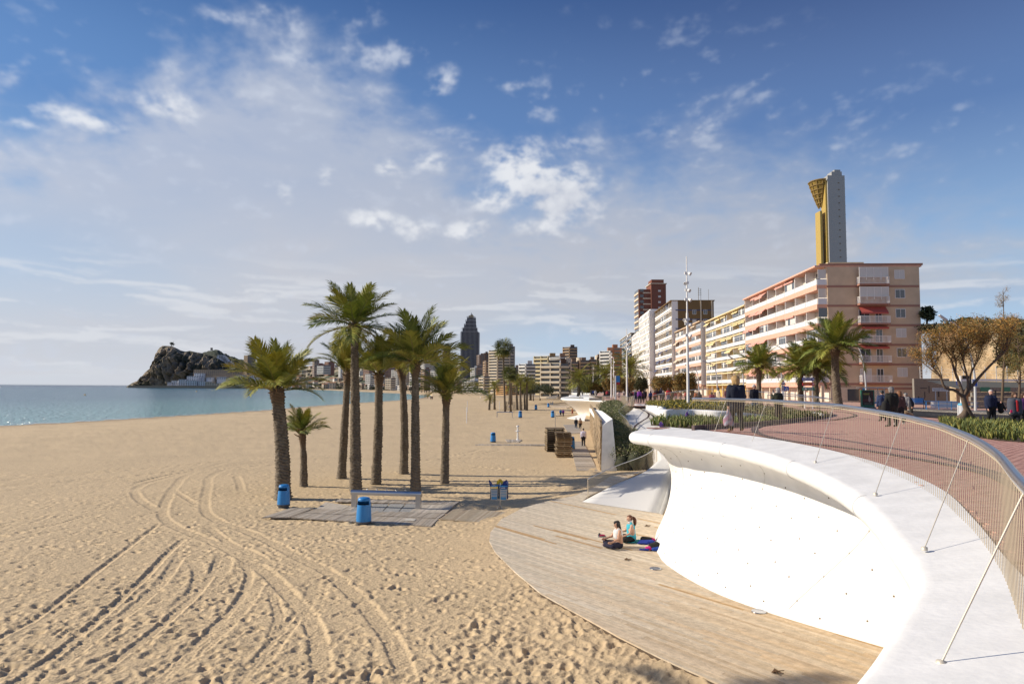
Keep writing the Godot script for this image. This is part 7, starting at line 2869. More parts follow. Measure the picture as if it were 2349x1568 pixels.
	bx("wall",wb,Vector3(wp.x,4.3,wp.z),Vector3(2.1,0.62,0.5),M.paint_white)
	o=fp(2211,967)
	var bh:=thing("bag_bin","pale grey waste bag holder with light blue rim beside the crooked tamarisk","litter bin",o)
	m=MB.new()
	m.lathe([Vector2(0.17,0.3),Vector2(0.2,0.45),Vector2(0.21,0.95)],14)
	build("bag",m,smat(0.50,0.52,0.55,0.4),bh)
	m=MB.new()
	m.lathe([Vector2(0.21,0.9),Vector2(0.24,0.92),Vector2(0.24,1.02),Vector2(0.001,1.05)],14)
	build("rim",m,smat(0.10,0.42,0.62,0.4),bh)
	bx("post",bh,Vector3(-0.16,0.45,-0.12),Vector3(0.1,0.95,0.1),M.steel_paint)
func signs()->void:
	var d:=60.0
	var o:=ap(1856,922,d)
	o.y=3.9
	var s:=d/FPX
	var t:=thing("direction_panels","blue, red and green direction panels one above another between two palms","signs",o)
	for x:float in [-8.5,9.5]:
		var p:=build("post",pole_mesh(ap(1850,862,d).y-o.y,0.05,0.05),M.paint_white,t)
		p.position=Vector3(x*s,0,-0.06)
	var rows:=[[869.5,M.sign_navy,"Family & Science","RESTAURANTE",0],[880.5,M.sign_red,"McDonald's","abierto",1],[891.5,M.sign_green,"FARMACIA","CHEMIST",2]]
	for e in rows:
		var y:=ap(1856,e[0],d).y-o.y
		var b:=bx("panel",t,Vector3(0,y,0),Vector3(27*s,7.4*s,0.06),e[1])
		var h:=Node3D.new()
		h.name="print"
		t.add_child(h,true)
		h.position=Vector3(0,y,0.034)
		if e[4]==2:
			letters(h,e[2],Vector3(3.5*s,1.3*s,0),3.6*s,M.paint_white,0,true,false,13*s)
			letters(h,e[3],Vector3(4.5*s,-2.1*s,0),2.4*s,M.paint_white,0,true,false,9*s)
			for k in 4:
				bx("cross",h,Vector3(-6.5*s,0,0.001*k),Vector3(4.6*s,1.5*s,0.004),M.paint_white).rotation.z=k*PI/4.0
		else:
			letters(h,e[2],Vector3(-3.0*s,1.2*s,0),3.4*s,M.paint_white if e[4]==0 else M.yellow,0,true,false,19*s)
			letters(h,e[3],Vector3(-3.0*s,-2.2*s,0),1.7*s,M.paint_white,0,false,false,17*s if e[4]==0 else 8*s)
		var ar:=MB.new()
		var ax:=(10.5 if e[4]<2 else -11.0)*s
		ar.box(Vector3(ax,-0.6*s,0.002),Vector3(0.8*s,4.0*s,0.004))
		ar.bar(Vector3(ax,2.0*s,0.002),Vector3(ax-1.7*s,-0.1*s,0.002),0.9*s,0.004,Vector3.BACK)
		ar.bar(Vector3(ax,2.0*s,0.002),Vector3(ax+1.7*s,-0.1*s,0.002),0.9*s,0.004,Vector3.BACK)
		build("arrow",ar,M.paint_white,h)
	d=48.0
	s=d/FPX
	o=ap(1800,917,d)
	o.y=3.9
	t=thing("road_signs","post with red triangle, zone twenty and blue pedestrian crossing signs","signs",o)
	build("post",pole_mesh(ap(1800,873,d).y-o.y,0.035,0.035),M.steel_paint,t).position=Vector3(0,0,-0.06)
	var m:=MB.new()
	var y:=ap(1798,877.5,d).y-o.y
	for k in 2:
		var r:=(7.6 if k==0 else 5.2)*s
		var z:=0.01+k*0.012
		m=MB.new()
		var c:=Vector3(-2.0*s,y-1.3*s,z)
		m.tri(c+Vector3(-r*0.87,-r*0.5,0),c+Vector3(r*0.87,-r*0.5,0),c+Vector3(0,r,0))
		m.tri(c+Vector3(0,r,-0.01),c+Vector3(r*0.87,-r*0.5,-0.01),c+Vector3(-r*0.87,-r*0.5,-0.01))
		build("triangle",m,M.sign_red if k==0 else M.paint_white,t)
	for k:float in [-1.4,1.4]:
		m=MB.new()
		m.lathe([Vector2(0.001,0),Vector2(1.4*s,0),Vector2(1.4*s,0.006)],10,Vector3(-2.0*s+k*s,y-3.0*s,0.03),Basis(Vector3.RIGHT,PI*0.5)*Basis.from_scale(Vector3(1,1,0.7)))
		build("bump",m,M.black,t)
	y=ap(1798,890.5,d).y-o.y
	bx("zone_panel",t,Vector3(-2.0*s,y,0),Vector3(8.4*s,13.0*s,0.02),M.paint_white)
	letters(t,"ZONA",Vector3(-2.0*s,y+4.4*s,0.014),3.0*s,M.black,0,true,false,6.8*s)
	m=MB.new()
	for k in 24:
		var a0:=TAU*k/24
		var a1:=TAU*(k+1)/24
		m.bar(Vector3(-2.0*s+cos(a0)*3.2*s,y-1.6*s+sin(a0)*3.2*s,0.014),Vector3(-2.0*s+cos(a1)*3.2*s,y-1.6*s+sin(a1)*3.2*s,0.014),0.9*s,0.006,Vector3.BACK)
	build("ring",m,M.sign_red,t)
	letters(t,"20",Vector3(-2.0*s,y-1.6*s,0.014),3.4*s,M.black,0,true,false,3.6*s)
	y=ap(1805,891,d).y-o.y
	bx("crossing_panel",t,Vector3(5.0*s,y,0.03),Vector3(10.4*s,10.0*s,0.02),M.sign_blue)
	m=MB.new()
	m.tri(Vector3(1.2*s,y-3.4*s,0.043),Vector3(8.8*s,y-3.4*s,0.043),Vector3(5.0*s,y+3.8*s,0.043))
	build("white_triangle",m,M.paint_white,t)
	m=MB.new()
	m.bar(Vector3(5.0*s,y+0.8*s,0.046),Vector3(5.0*s,y-0.9*s,0.046),0.9*s,0.004,Vector3.BACK)
	m.bar(Vector3(5.0*s,y-0.9*s,0.046),Vector3(6.2*s,y-2.9*s,0.046),0.6*s,0.004,Vector3.BACK)
	m.bar(Vector3(5.0*s,y-0.9*s,0.046),Vector3(3.8*s,y-2.9*s,0.046),0.6*s,0.004,Vector3.BACK)
	m.box(Vector3(5.0*s,y+1.7*s,0.046),Vector3(0.8*s,0.8*s,0.004))
	build("walking_figure",m,M.black,t)
	d=62.0
	s=d/FPX
	o=ap(2161.5,944,d)
	o.y=3.95
	t=thing("underpass_sign","white two-line sign with a slanting arrow on two posts before the cliff","sign",o)
	for x:float in [-12.2,13.5]:
		build("post",pole_mesh(ap(2161,890,d).y-o.y,0.045,0.045),M.steel_paint,t).position=Vector3(x*s,0,-0.05)
	y=ap(2161,893.3,d).y-o.y
	bx("panel",t,Vector3(0,y,0),Vector3(40*s,7.6*s,0.04),M.paint_white)
	letters(t,"PASO SUBTERRÁNEO",Vector3(-2.5*s,y+1.7*s,0.024),2.8*s,M.black,0,true,false,33*s)
	letters(t,"ENTRADA A PLAYA",Vector3(-2.5*s,y-1.8*s,0.024),2.8*s,M.black,0,true,false,30*s)
	m=MB.new()
	m.bar(Vector3(15*s,y+2.2*s,0.024),Vector3(18.4*s,y-2.2*s,0.024),0.8*s,0.006,Vector3.BACK)
	m.bar(Vector3(18.6*s,y-2.6*s,0.024),Vector3(15.4*s,y-2.4*s,0.024),0.8*s,0.006,Vector3.BACK)
	m.bar(Vector3(18.5*s,y-2.7*s,0.024),Vector3(18.5*s,y+0.6*s,0.024),0.8*s,0.006,Vector3.BACK)
	build("arrow",m,M.black,t)
	d=54.0
	s=d/FPX
	o=ap(2236.8,878,d)
	t=thing("bus_stop_sign","blue bus stop sign with a white bus symbol on the leaning street lamp","sign",o)
	bx("panel",t,Vector3.ZERO,Vector3(12.4*s,16.4*s,0.03),M.paint_white)
	bx("blue_field",t,Vector3(0,0,0.018),Vector3(10.8*s,14.8*s,0.01),M.sign_blue)
	bx("bus_body",t,Vector3(0,3.4*s,0.026),Vector3(8.0*s,4.2*s,0.006),M.paint_white)
	bx("bus_windows",t,Vector3(0,4.0*s,0.03),Vector3(6.6*s,1.6*s,0.006),M.sign_navy)
	o=ap(2206.5,925,57.0)
	o.y=3.95
	t=thing("white_sign_pole","white pole with a small blue board and a dark board, left of the bus stop sign","sign",o)
	build("pole",pole_mesh(ap(2206,862,57.0).y-o.y,0.09,0.08),M.paint_white,t)
	s=57.0/FPX
	bx("blue_board",t,Vector3(-6.5*s,ap(2206,878.5,57).y-o.y,0.05),Vector3(8.6*s,9.0*s,0.04),M.sign_navy)
	for k in 3:
		bx("print_line",t,Vector3(-6.5*s,ap(2206,876+k*2.6,57).y-o.y,0.075),Vector3(6.4*s,0.9*s,0.006),M.paint_white)
	bx("dark_board",t,Vector3(12*s,ap(2206,865,57).y-o.y,0.05),Vector3(18*s,8*s,0.05),M.black)
	d=66.0
	s=d/FPX
	o=ap(2005,934,d)
	o.y=3.9
	t=thing("bus_shelter","bus shelter with a lit red show poster panel and pale roof","bus shelter",o,0.0)
	var hh:=ap(2005,890,d).y-o.y
	bx("poster_case",t,Vector3(-17.5*s,hh*0.5-0.1,0.3),Vector3(30*s,hh-0.15,0.2),M.sign_green)
	var poster:=ImageTexture.create_from_image(poster_print())
	var pm:=StandardMaterial3D.new()
	pm.albedo_texture=poster
	pm.roughness=0.4
	m=MB.new()
	var pz:=0.405
	m.quad(Vector3(-30*s,0.25,pz),Vector3(-5*s,0.25,pz),Vector3(-5*s,hh-0.25,pz),Vector3(-30*s,hh-0.25,pz))
	build("poster",m,pm,t)
	letters(t,"PALACE",Vector3(-21*s,hh*0.70,0.41),0.22,smat(0.45,0.55,0.12,0.6),0,true,false,13*s)
	bx("roof",t,Vector3(4*s,hh+0.05,0.0),Vector3(66*s,0.1,1.7),M.steel_paint)
	bx("back_glass",t,Vector3(8*s,hh*0.5,-0.6),Vector3(20*s,hh-0.3,0.03),M.glass)
	bx("back_glass",t,Vector3(26*s,hh*0.5,-0.6),Vector3(14*s,hh-0.3,0.03),M.glass)
	for x:float in [-2.0,18.0,33.0]:
		bx("post",t,Vector3(x*s,hh*0.5,-0.6),Vector3(0.07,hh,0.07),M.steel_paint)
	bx("seat",t,Vector3(10*s,0.45,-0.2),Vector3(24*s,0.12,0.35),M.bin_blue)
func poster_print()->Image:
	var im:=Image.create_empty(96,128,false,Image.FORMAT_RGB8)
	for y in 128:
		for x in 96:
			var n:=nz.get_noise_2d(x*0.03,y*0.03)
			var c:=Color(0.05,0.02,0.03).lerp(Color(0.45,0.04,0.09),clampf(0.5+n-absf(y-30)/60.0,0,1))
			if y>74 and y<100:
				c=c.lerp(Color(0.45,0.03,0.10),0.6)
			var d:=Vector2((x-60)/11.0,(y-78)/22.0).length()
			var h:=Vector2((x-58)/6.0,(y-52)/7.0).length()
			if d<1.0 or h<1.0:
				c=Color(0.62,0.55,0.52)
			if y>106 and y<122 and (y%5)<2 and x>14 and x<82:
				c=Color(0.55,0.5,0.45)
			im.set_pixel(x,y,c)
	return im
func ribbon(called:String,label:String,line:Array,drop:float,lean:float,back:float)->void:
	var r:=thing(called,label,"terrace",Vector3.ZERO)
	var rim:=[]
	for q in line:
		rim.append(ap(q[0],q[1],q[2]))
	var run:=even(rim,1.5)
	var pts:=PackedVector3Array()
	for i in run.size():
		var p:Vector3=run[i]
		var d:Vector3=(run[mini(i+1,run.size()-1)]-run[maxi(i-1,0)])
		d.y=0
		var inward:=Vector3(-d.z,0,d.x).normalized()
		if inward.x<0:
			inward=-inward
		pts.append(p+inward*back+Vector3.UP*0.05)
		pts.append(p+inward*0.5+Vector3.UP*0.06)
		pts.append(p+inward*0.12)
		pts.append(p+Vector3.DOWN*0.2)
		pts.append(p+inward*0.12+Vector3.DOWN*0.4)
		for k in range(1,7):
			var t:=k/6.0
			pts.append(p+inward*(0.12+lean*sin(t*PI*0.5))+Vector3.DOWN*(0.4+drop*t))
	var m:=MB.new()
	m.grid(pts,11)
	build("concrete_shell",m,M.white,r)
func terraces()->void:
	ribbon("white_terrace","second white wave terrace with a pointed overhang, beyond the stone wall",[[1318,908.5,168],[1296,909.5,160],[1285.5,912.3,150],[1300,914.5,143],[1330,915.2,134],[1360,916.5,126],[1390,918.5,116]],3.4,3.6,5.0)
	ribbon("white_terrace","white rim of the terrace behind the second one, with people along it",[[1330,904.5,220],[1306,906,210],[1312,909,195],[1345,911.5,175],[1372,913.8,160]],1.2,0.5,6.0)
	ribbon("white_terrace","farthest white terrace rim below the cream edge of the town",[[1325,896.5,330],[1296,898.3,310],[1310,901.2,290],[1350,902.2,275],[1400,902.5,260]],2.0,0.8,8.0)
	var m:=MB.new()
	var r:=thing("white_ramp_wall","long low white ramp wall sloping down to the far beach","wall",Vector3.ZERO)
	var line:=[[1253,911,250],[1275,906.5,260],[1299,902,270]]
	for i in 2:
		var a:=ap(line[i][0],line[i][1],line[i][2])
		var b:=ap(line[i+1][0],line[i+1][1],line[i+1][2])
		m.quad(a+Vector3.DOWN*(0.4+i*0.6),b+Vector3.DOWN*(1.2+i*0.8),b,a)
		m.quad(a,b,b+Vector3(0.6,0,-1.5),a+Vector3(0.6,0,-1.5))
	build("wall",m,M.white,r)
	m=MB.new()
	r=thing("lower_white_ramp","white triangular ramp at the foot of the second wave terrace","ramp",Vector3.ZERO)
	var a:=gp(1301,958,0.1)
	var b:=gp(1341,963.5,0.15)
	var c:=ap(1347,946,-b.z+4.0)
	m.tri(a,b,c)
	m.quad(a+Vector3.DOWN*0.4,b+Vector3.DOWN*0.4,b,a)
	build("slab",m,M.ramp,r)
	for e in [[[1275,954],[1320,951],[1330,945],[1300,945.5],[1278,949]],[[1262,933.5],[1300,936.5],[1318,931],[1290,929.5],[1265,931]]]:
		var poly:=ground_poly(e,0.06)
		m=MB.new()
		m.col=Color(0.62,0.50,0.36)
		m.extrude(poly,-0.2,0.1)
		struct("beach_paving",m,M.wood)
	var low:=[]
	for q in [[1330,917,132],[1345,915.8,130],[1381,917.5,121],[1382,919,112],[1408,922,104],[1442,928,92],[1452,933,78]]:
		low.append(ap(q[0],q[1]+2.0,q[2]))
	simple_rail("terrace_railing","thin rod railing along the second white terrace above the bushes",low,0.95,0.35)
	low=[]
	for q in [[1309,906,206],[1330,908.5,192],[1350,909,182],[1378,910,170],[1442,912,140]]:
		low.append(ap(q[0],q[1]+1.0,q[2]))
	simple_rail("terrace_railing","far rod railing along the terrace where people lean",low,1.0,0.6)
	var t:=thing("stone_seat","low pale stone seat with two people behind the far terrace railing","seat",ap(1378,918,118))
	bx("block",t,Vector3(0,0.2,0),Vector3(4.0,0.4,0.6),M.kerb)
func blob(m:MB,bones:Array,cell:float,k:float)->void:
	var lo:=Vector3.ONE*1e9
	var hi:=-lo
	for e in bones:
		var r:float=maxf(e[2],e[3])+cell*2.0+k
		lo=lo.min((e[0] as Vector3)-Vector3.ONE*r).min((e[1] as Vector3)-Vector3.ONE*r)
		hi=hi.max((e[0] as Vector3)+Vector3.ONE*r).max((e[1] as Vector3)+Vector3.ONE*r)
	var nx:=int((hi.x-lo.x)/cell)+2
	var ny:=int((hi.y-lo.y)/cell)+2
	var nzz:=int((hi.z-lo.z)/cell)+2
	var f:=PackedFloat32Array()
	f.resize(nx*ny*nzz)
	f.fill(1.0)
	var best:=PackedFloat32Array()
	best.resize(f.size())
	best.fill(1.0)
	var who:=PackedInt32Array()
	who.resize(f.size())
	for bi in bones.size():
		var e:Array=bones[bi]
		var a:Vector3=e[0]
		var b:Vector3=e[1]
		var ra:float=e[2]
		var rb:float=e[3]
		var pad:=maxf(ra,rb)+cell*2.0+k
		var l:=(a.min(b)-Vector3.ONE*pad-lo)/cell
		var h:=(a.max(b)+Vector3.ONE*pad-lo)/cell
		var ab:=b-a
		var inv:=1.0/maxf(ab.length_squared(),1e-8)
		for z in range(maxi(0,int(l.z)),mini(nzz,int(h.z)+2)):
			for y in range(maxi(0,int(l.y)),mini(ny,int(h.y)+2)):
				var o:=(z*ny+y)*nx
				for x in range(maxi(0,int(l.x)),mini(nx,int(h.x)+2)):
					var p:=lo+Vector3(x,y,z)*cell
					var t:=clampf((p-a).dot(ab)*inv,0.0,1.0)
					var d:=(p-a-ab*t).length()-ra-(rb-ra)*t
					var i:=o+x
					if d<best[i]:
						best[i]=d
						who[i]=bi
					var g:=f[i]
					if absf(g-d)<k:
						var u:=0.5+0.5*(g-d)/k
						f[i]=g+(d-g)*u-k*u*(1.0-u)
					elif d<g:
						f[i]=d
	var at:=PackedInt32Array()
	at.resize(f.size())
	at.fill(-1)
	var sx:=1
	var sy:=nx
	var sz:=nx*ny
	for z in nzz-1:
		for y in ny-1:
			for x in nx-1:
				var i:=(z*ny+y)*nx+x
				var v:=[f[i],f[i+sx],f[i+sy],f[i+sx+sy],f[i+sz],f[i+sx+sz],f[i+sy+sz],f[i+sx+sy+sz]]
				var neg:=0
				for q in v:
					if q<0.0:
						neg+=1
				if neg==0 or neg==8:
					continue
				var s:=Vector3.ZERO
				var c:=0
				for e in [[0,1],[2,3],[4,5],[6,7],[0,2],[1,3],[4,6],[5,7],[0,4],[1,5],[2,6],[3,7]]:
					var p:float=v[e[0]]
					var q:float=v[e[1]]
					if (p<0.0)!=(q<0.0):
						var t:=p/(p-q)
						var pa:=Vector3(e[0] & 1,(e[0] >> 1) & 1,e[0] >> 2)
						var pb:=Vector3(e[1] & 1,(e[1] >> 1) & 1,e[1] >> 2)
						s+=pa.lerp(pb,t)
						c+=1
				var n:=Vector3(v[1]+v[3]+v[5]+v[7]-v[0]-v[2]-v[4]-v[6],v[2]+v[3]+v[6]+v[7]-v[0]-v[1]-v[4]-v[5],v[4]+v[5]+v[6]+v[7]-v[0]-v[1]-v[2]-v[3]).normalized()
				m.col=bones[who[i]][4]
				at[i]=m.vert(lo+(Vector3(x,y,z)+s/c)*cell,n)
	var ii:=m.idx
	for z in range(1,nzz-1):
		for y in range(1,ny-1):
			for x in range(1,nx-1):
				var i:=(z*ny+y)*nx+x
				var here:=f[i]<0.0
				for ax in 3:
					var st:int=[sx,sy,sz][ax]
					if (f[i+st]<0.0)==here:
						continue
					var u:int=[sy,sz,sx][ax]
					var w:int=[sz,sx,sy][ax]
					var a:=at[i-u-w]
					var b:=at[i-w]
					var c:=at[i]
					var d:=at[i-u]
					if a<0 or b<0 or c<0 or d<0:
						continue
					if here:
						ii.append_array(PackedInt32Array([a,c,b,a,d,c]))
					else:
						ii.append_array(PackedInt32Array([a,b,c,a,c,d]))
	m.idx=ii
func standing(h:float,step:float,swing:float,lean:=0.0,bend:=0.0)->Dictionary:
	var j:={}
	j.pelvis=Vector3(0,0.53,0)*h
	var back:=Basis(Vector3.RIGHT,bend)
	j.chest=j.pelvis+back*Vector3(0,0.20,lean)*h
	j.neck=j.pelvis+back*Vector3(0,0.305,lean*1.2)*h
	j.head=j.pelvis+back*Vector3(0,0.395,0.015+lean*1.4+bend*0.02)*h
	for s:float in [-1.0,1.0]:
		var k:="l" if s>0 else "r"
		var ph:=step*s
		j["hip"+k]=j.pelvis+Vector3(s*0.052,-0.02,0)*h
		j["knee"+k]=Vector3(s*0.055,0.285,ph*0.10+absf(ph)*0.02)*h
		j["ankle"+k]=Vector3(s*0.055,0.045+(0.04 if ph<0 else 0.0)*absf(step),ph*0.20-(0.03 if ph<0 else 0.0))*h
		j["toe"+k]=j["ankle"+k]+Vector3(s*0.02,-0.025,0.10)*h
		j["shoulder"+k]=j.pelvis+back*Vector3(s*0.112,0.265,lean)*h
		j["elbow"+k]=j["shoulder"+k]+back*Vector3(s*0.035,-0.165,-0.01-ph*swing*0.08)*h
		j["wrist"+k]=j["elbow"+k]+back*Vector3(s*0.005,-0.145,0.03-ph*swing*0.10)*h
		j["hand"+k]=j["wrist"+k]+(j["wrist"+k]-j["elbow"+k]).normalized()*0.075*h
	return j
func limbs(j:Dictionary,h:float,c:Dictionary,fat:float,only:="")->Array:
	var b:=[]
	var skin:Color=c.skin
	var top:Color=c.get("top",skin)
	var leg:Color=c.get("legs",skin)
	var shoe:Color=c.get("shoes",Color(0.04,0.035,0.03))
	var sleeve:Color=top if c.get("sleeves",true) else skin
	var w:float=c.get("wide",1.0)
	if only in ["","top"]:
		for s:float in [-1.0,1.0]:
			var off:=Vector3(s*0.045*w,0,0)*h
			b.append([j.pelvis+off+Vector3(0,(0.02 if not c.get("long",false) else -0.07)*h,0),j.chest+off*1.1,(0.078 if not c.get("long",false) else 0.088)*h*w+fat,0.082*h*w+fat,top])
			b.append([j.chest+off,j.chest.lerp(j["shoulder"+("l" if s>0 else "r")],0.75),0.078*h*w+fat,0.05*h+fat,top])
		b.append([j.chest,j.neck,0.07*h+fat,0.042*h+fat*0.5,top])
		for k in ["l","r"]:
			b.append([j["shoulder"+k],j["elbow"+k],0.040*h*lerpf(1,w,0.5)+fat,0.033*h+fat,sleeve if only=="" or c.get("sleeves",true) else top])
			b.append([j["elbow"+k],j["wrist"+k],0.031*h+fat,0.024*h+fat,sleeve])
	if only in ["","legs"]:
		var lc:Color=leg
		b.append([j.pelvis+Vector3(-0.04,-0.01,0)*h,j.pelvis+Vector3(0.04,-0.01,0)*h,0.078*h*w+fat,0.078*h*w+fat,lc])
		for k in ["l","r"]:
			b.append([j["hip"+k],j["knee"+k],0.066*h*w+fat,0.046*h+fat,lc])
			b.append([j["knee"+k],j["ankle"+k],0.044*h+fat,0.031*h+fat,lc if not c.get("shorts",false) else skin])
	if only=="":
		for k in ["l","r"]:
			b.append([j["ankle"+k],j["toe"+k],0.030*h,0.024*h,shoe])
			b.append([j["wrist"+k],j["hand"+k],0.020*h,0.016*h,skin])
		b.append([j.neck,j.head,0.032*h,0.034*h,skin])
		head_bones(b,j,h,c)
	return b
func head_bones(b:Array,j:Dictionary,h:float,c:Dictionary)->void:
	var u:Vector3=(j.head-j.neck).normalized()
	var f:Vector3=c.get("look",Vector3(0,0,1))
	f=(f-u*f.dot(u)).normalized()
	b.append([j.head+u*0.012*h,j.head-u*0.02*h+f*0.016*h,0.054*h,0.043*h,c.skin])
func hair_bones(j:Dictionary,h:float,c:Dictionary)->Array:
	var u:Vector3=(j.head-j.neck).normalized()
	var f:Vector3=c.get("look",Vector3(0,0,1))
	f=(f-u*f.dot(u)).normalized()
	var r:=u.cross(f)
	var b:=[]
	var k:Color=c.hair
	var full:float=c.get("full",0.0)
	b.append([j.head+u*0.024*h-f*0.012*h,j.head+u*0.006*h-f*0.022*h,0.055*h+full*0.4,0.052*h+full*0.5,k])
	if full>0.005:
		for s:float in [-1.0,1.0]:
			b.append([j.head+u*0.02*h+r*s*0.025*h-f*0.01*h,j.head-u*0.055*h+r*s*0.032*h-f*0.012*h,0.046*h+full*0.5,0.034*h+full*0.3,k])
		b.append([j.head-f*0.03*h,j.head-u*0.06*h-f*0.03*h,0.05*h+full*0.4,0.036*h+full*0.3,k])
	return b
func five_fingers(m:MB,j:Dictionary,k:String,h:float,skin:Color,along:Vector3,palm_to:Vector3,curl:float)->void:
	var w:Vector3=j["wrist"+k]
	var d:=along.normalized()
	var n:=(palm_to-d*palm_to.dot(d)).normalized()
	var a:=d.cross(n)*(1.0 if k=="l" else -1.0)
	var b:=[]
	for i in 4:
		var off:=a*(0.030-i*0.019)*h/1.7
		var base:=w+d*0.085*h/1.7+off
		b.append([w+off*0.55,base,0.016,0.0125,skin])
		var l:float=[0.036,0.042,0.039,0.030][i]*h/1.7
		var d1:=(d+n*curl).normalized()
		var d2:=(d+n*curl*2.6).normalized()
		b.append([base,base+d1*l,0.0095,0.0085,skin])
		b.append([base+d1*l,base+d1*l+d2*l*0.95,0.0085,0.007,skin])
	var t0:=w+d*0.025+a*0.022
	b.append([t0,t0+(d*0.5+a*0.8+n*0.3).normalized()*0.045,0.0125,0.010,skin])
	b.append([t0+(d*0.5+a*0.8+n*0.3).normalized()*0.045,t0+(d*0.5+a*0.8+n*0.3).normalized()*0.045+(d+n*0.4).normalized()*0.032,0.010,0.0075,skin])
	blob(m,b,0.006,0.006)
func face(m:MB,j:Dictionary,h:float,c:Dictionary)->void:
	var u:Vector3=(j.head-j.neck).normalized()
	var f:Vector3=c.get("look",Vector3(0,0,1))
	f=(f-u*f.dot(u)).normalized()
	var r:=u.cross(f)
	var s:=h/1.7
	var o:Vector3=j.head
	var b:=[]
	var k:Color=c.skin
	b.append([o+u*0.03*s-f*0.012*s,o+u*0.005*s+f*0.004*s,0.089*s,0.082*s,k])
	b.append([o-u*0.02*s+f*0.018*s,o-u*0.075*s+f*0.045*s,0.068*s,0.036*s,k])
	b.append([o+u*0.012*s+f*0.088*s,o-u*0.028*s+f*0.108*s,0.010*s,0.015*s,k*0.95])
	b.append([o-u*0.052*s+f*0.082*s-r*0.016*s,o-u*0.052*s+f*0.082*s+r*0.016*s,0.011*s,0.011*s,Color(k.r*0.8,k.g*0.5,k.b*0.45)])
	for q:float in [-1.0,1.0]:
		b.append([o+u*0.022*s+f*0.082*s+r*q*0.018*s,o+u*0.022*s+f*0.070*s+r*q*0.045*s,0.011*s,0.010*s,k*0.9])
		b.append([o+u*0.006*s+f*0.079*s+r*q*0.030*s,o+u*0.006*s+f*0.080*s+r*q*0.034*s,0.011*s,0.011*s,Color(0.03,0.02,0.015)])
		b.append([o-u*0.012*s+r*q*0.082*s,o+u*0.022*s+r*q*0.088*s-f*0.012*s,0.014*s,0.018*s,k*0.92])
	b.append([j.neck-u*0.02*s,o-u*0.05*s-f*0.005*s,0.055*s,0.05*s,k])
	blob(m,b,0.0085,0.012)
var M_skin:StandardMaterial3D
func figure(label:String,at:Vector3,yaw:float,h:float,j:Dictionary,c:Dictionary,near:=true,group:="")->Node3D:
	var r:=thing("person",label,"person",at,yaw,group)
	if not near:
		var m:=MB.new()
		blob(m,limbs(j,h,c,0.006),c.get("cell",0.034),0.03)
		blob(m,hair_bones(j,h,c),0.022,0.02)
		build("body",m,M.cloth,r)
		return r
	var skin:Color=c.skin
	var body:=MB.new()
	var bare:=c.duplicate()
	bare.top=skin if not c.get("sleeves",true) else c.top
	bare.legs=c.get("legs",skin)
	var bones:=limbs(j,h,bare,-0.012)
	blob(body,bones.filter(func(e):return true),0.02,0.025)
	face(body,j,h,c)
	for k in ["l","r"]:
		var d:Vector3=c.get("hand_dir"+k,j["hand"+k]-j["wrist"+k])
		five_fingers(body,j,k,h,skin,d,c.get("palm"+k,Vector3(-1 if k=="l" else 1,0,0.3)),c.get("curl",0.35))
	build("body",body,M.cloth,r)
	var m:=MB.new()
	if c.has("top_bones"):
		for e in c.top_bones:
			e[2]+=c.grow
			e[3]+=c.grow
		blob(m,c.top_bones,0.014,0.02)
	else:
		blob(m,limbs(j,h,c,c.get("loose",0.012),"top"),0.018,0.03)
	build(c.get("top_name","jacket"),m,M.knit,r)
	m=MB.new()
	blob(m,limbs(j,h,c,0.004,"legs"),0.018,0.03)
	build("trousers",m,M.knit,r)
	for k in ["l","r"]:
		m=MB.new()
		var sc:Color=c.get("shoes",Color(0.03,0.025,0.02))
		blob(m,[[j["ankle"+k]+Vector3(0,-0.01,-0.02),j["ankle"+k].lerp(j["toe"+k],0.5),0.042,0.042,sc],[j["ankle"+k].lerp(j["toe"+k],0.4),j["toe"+k],0.043,0.034,sc]],0.012,0.02)
		build("shoe",m,M.cloth,r)
	m=MB.new()
	blob(m,c.hair_bones if c.has("hair_bones") else hair_bones(j,h,c),0.011,0.016)
	build("hair",m,M.hair,r)
	return r
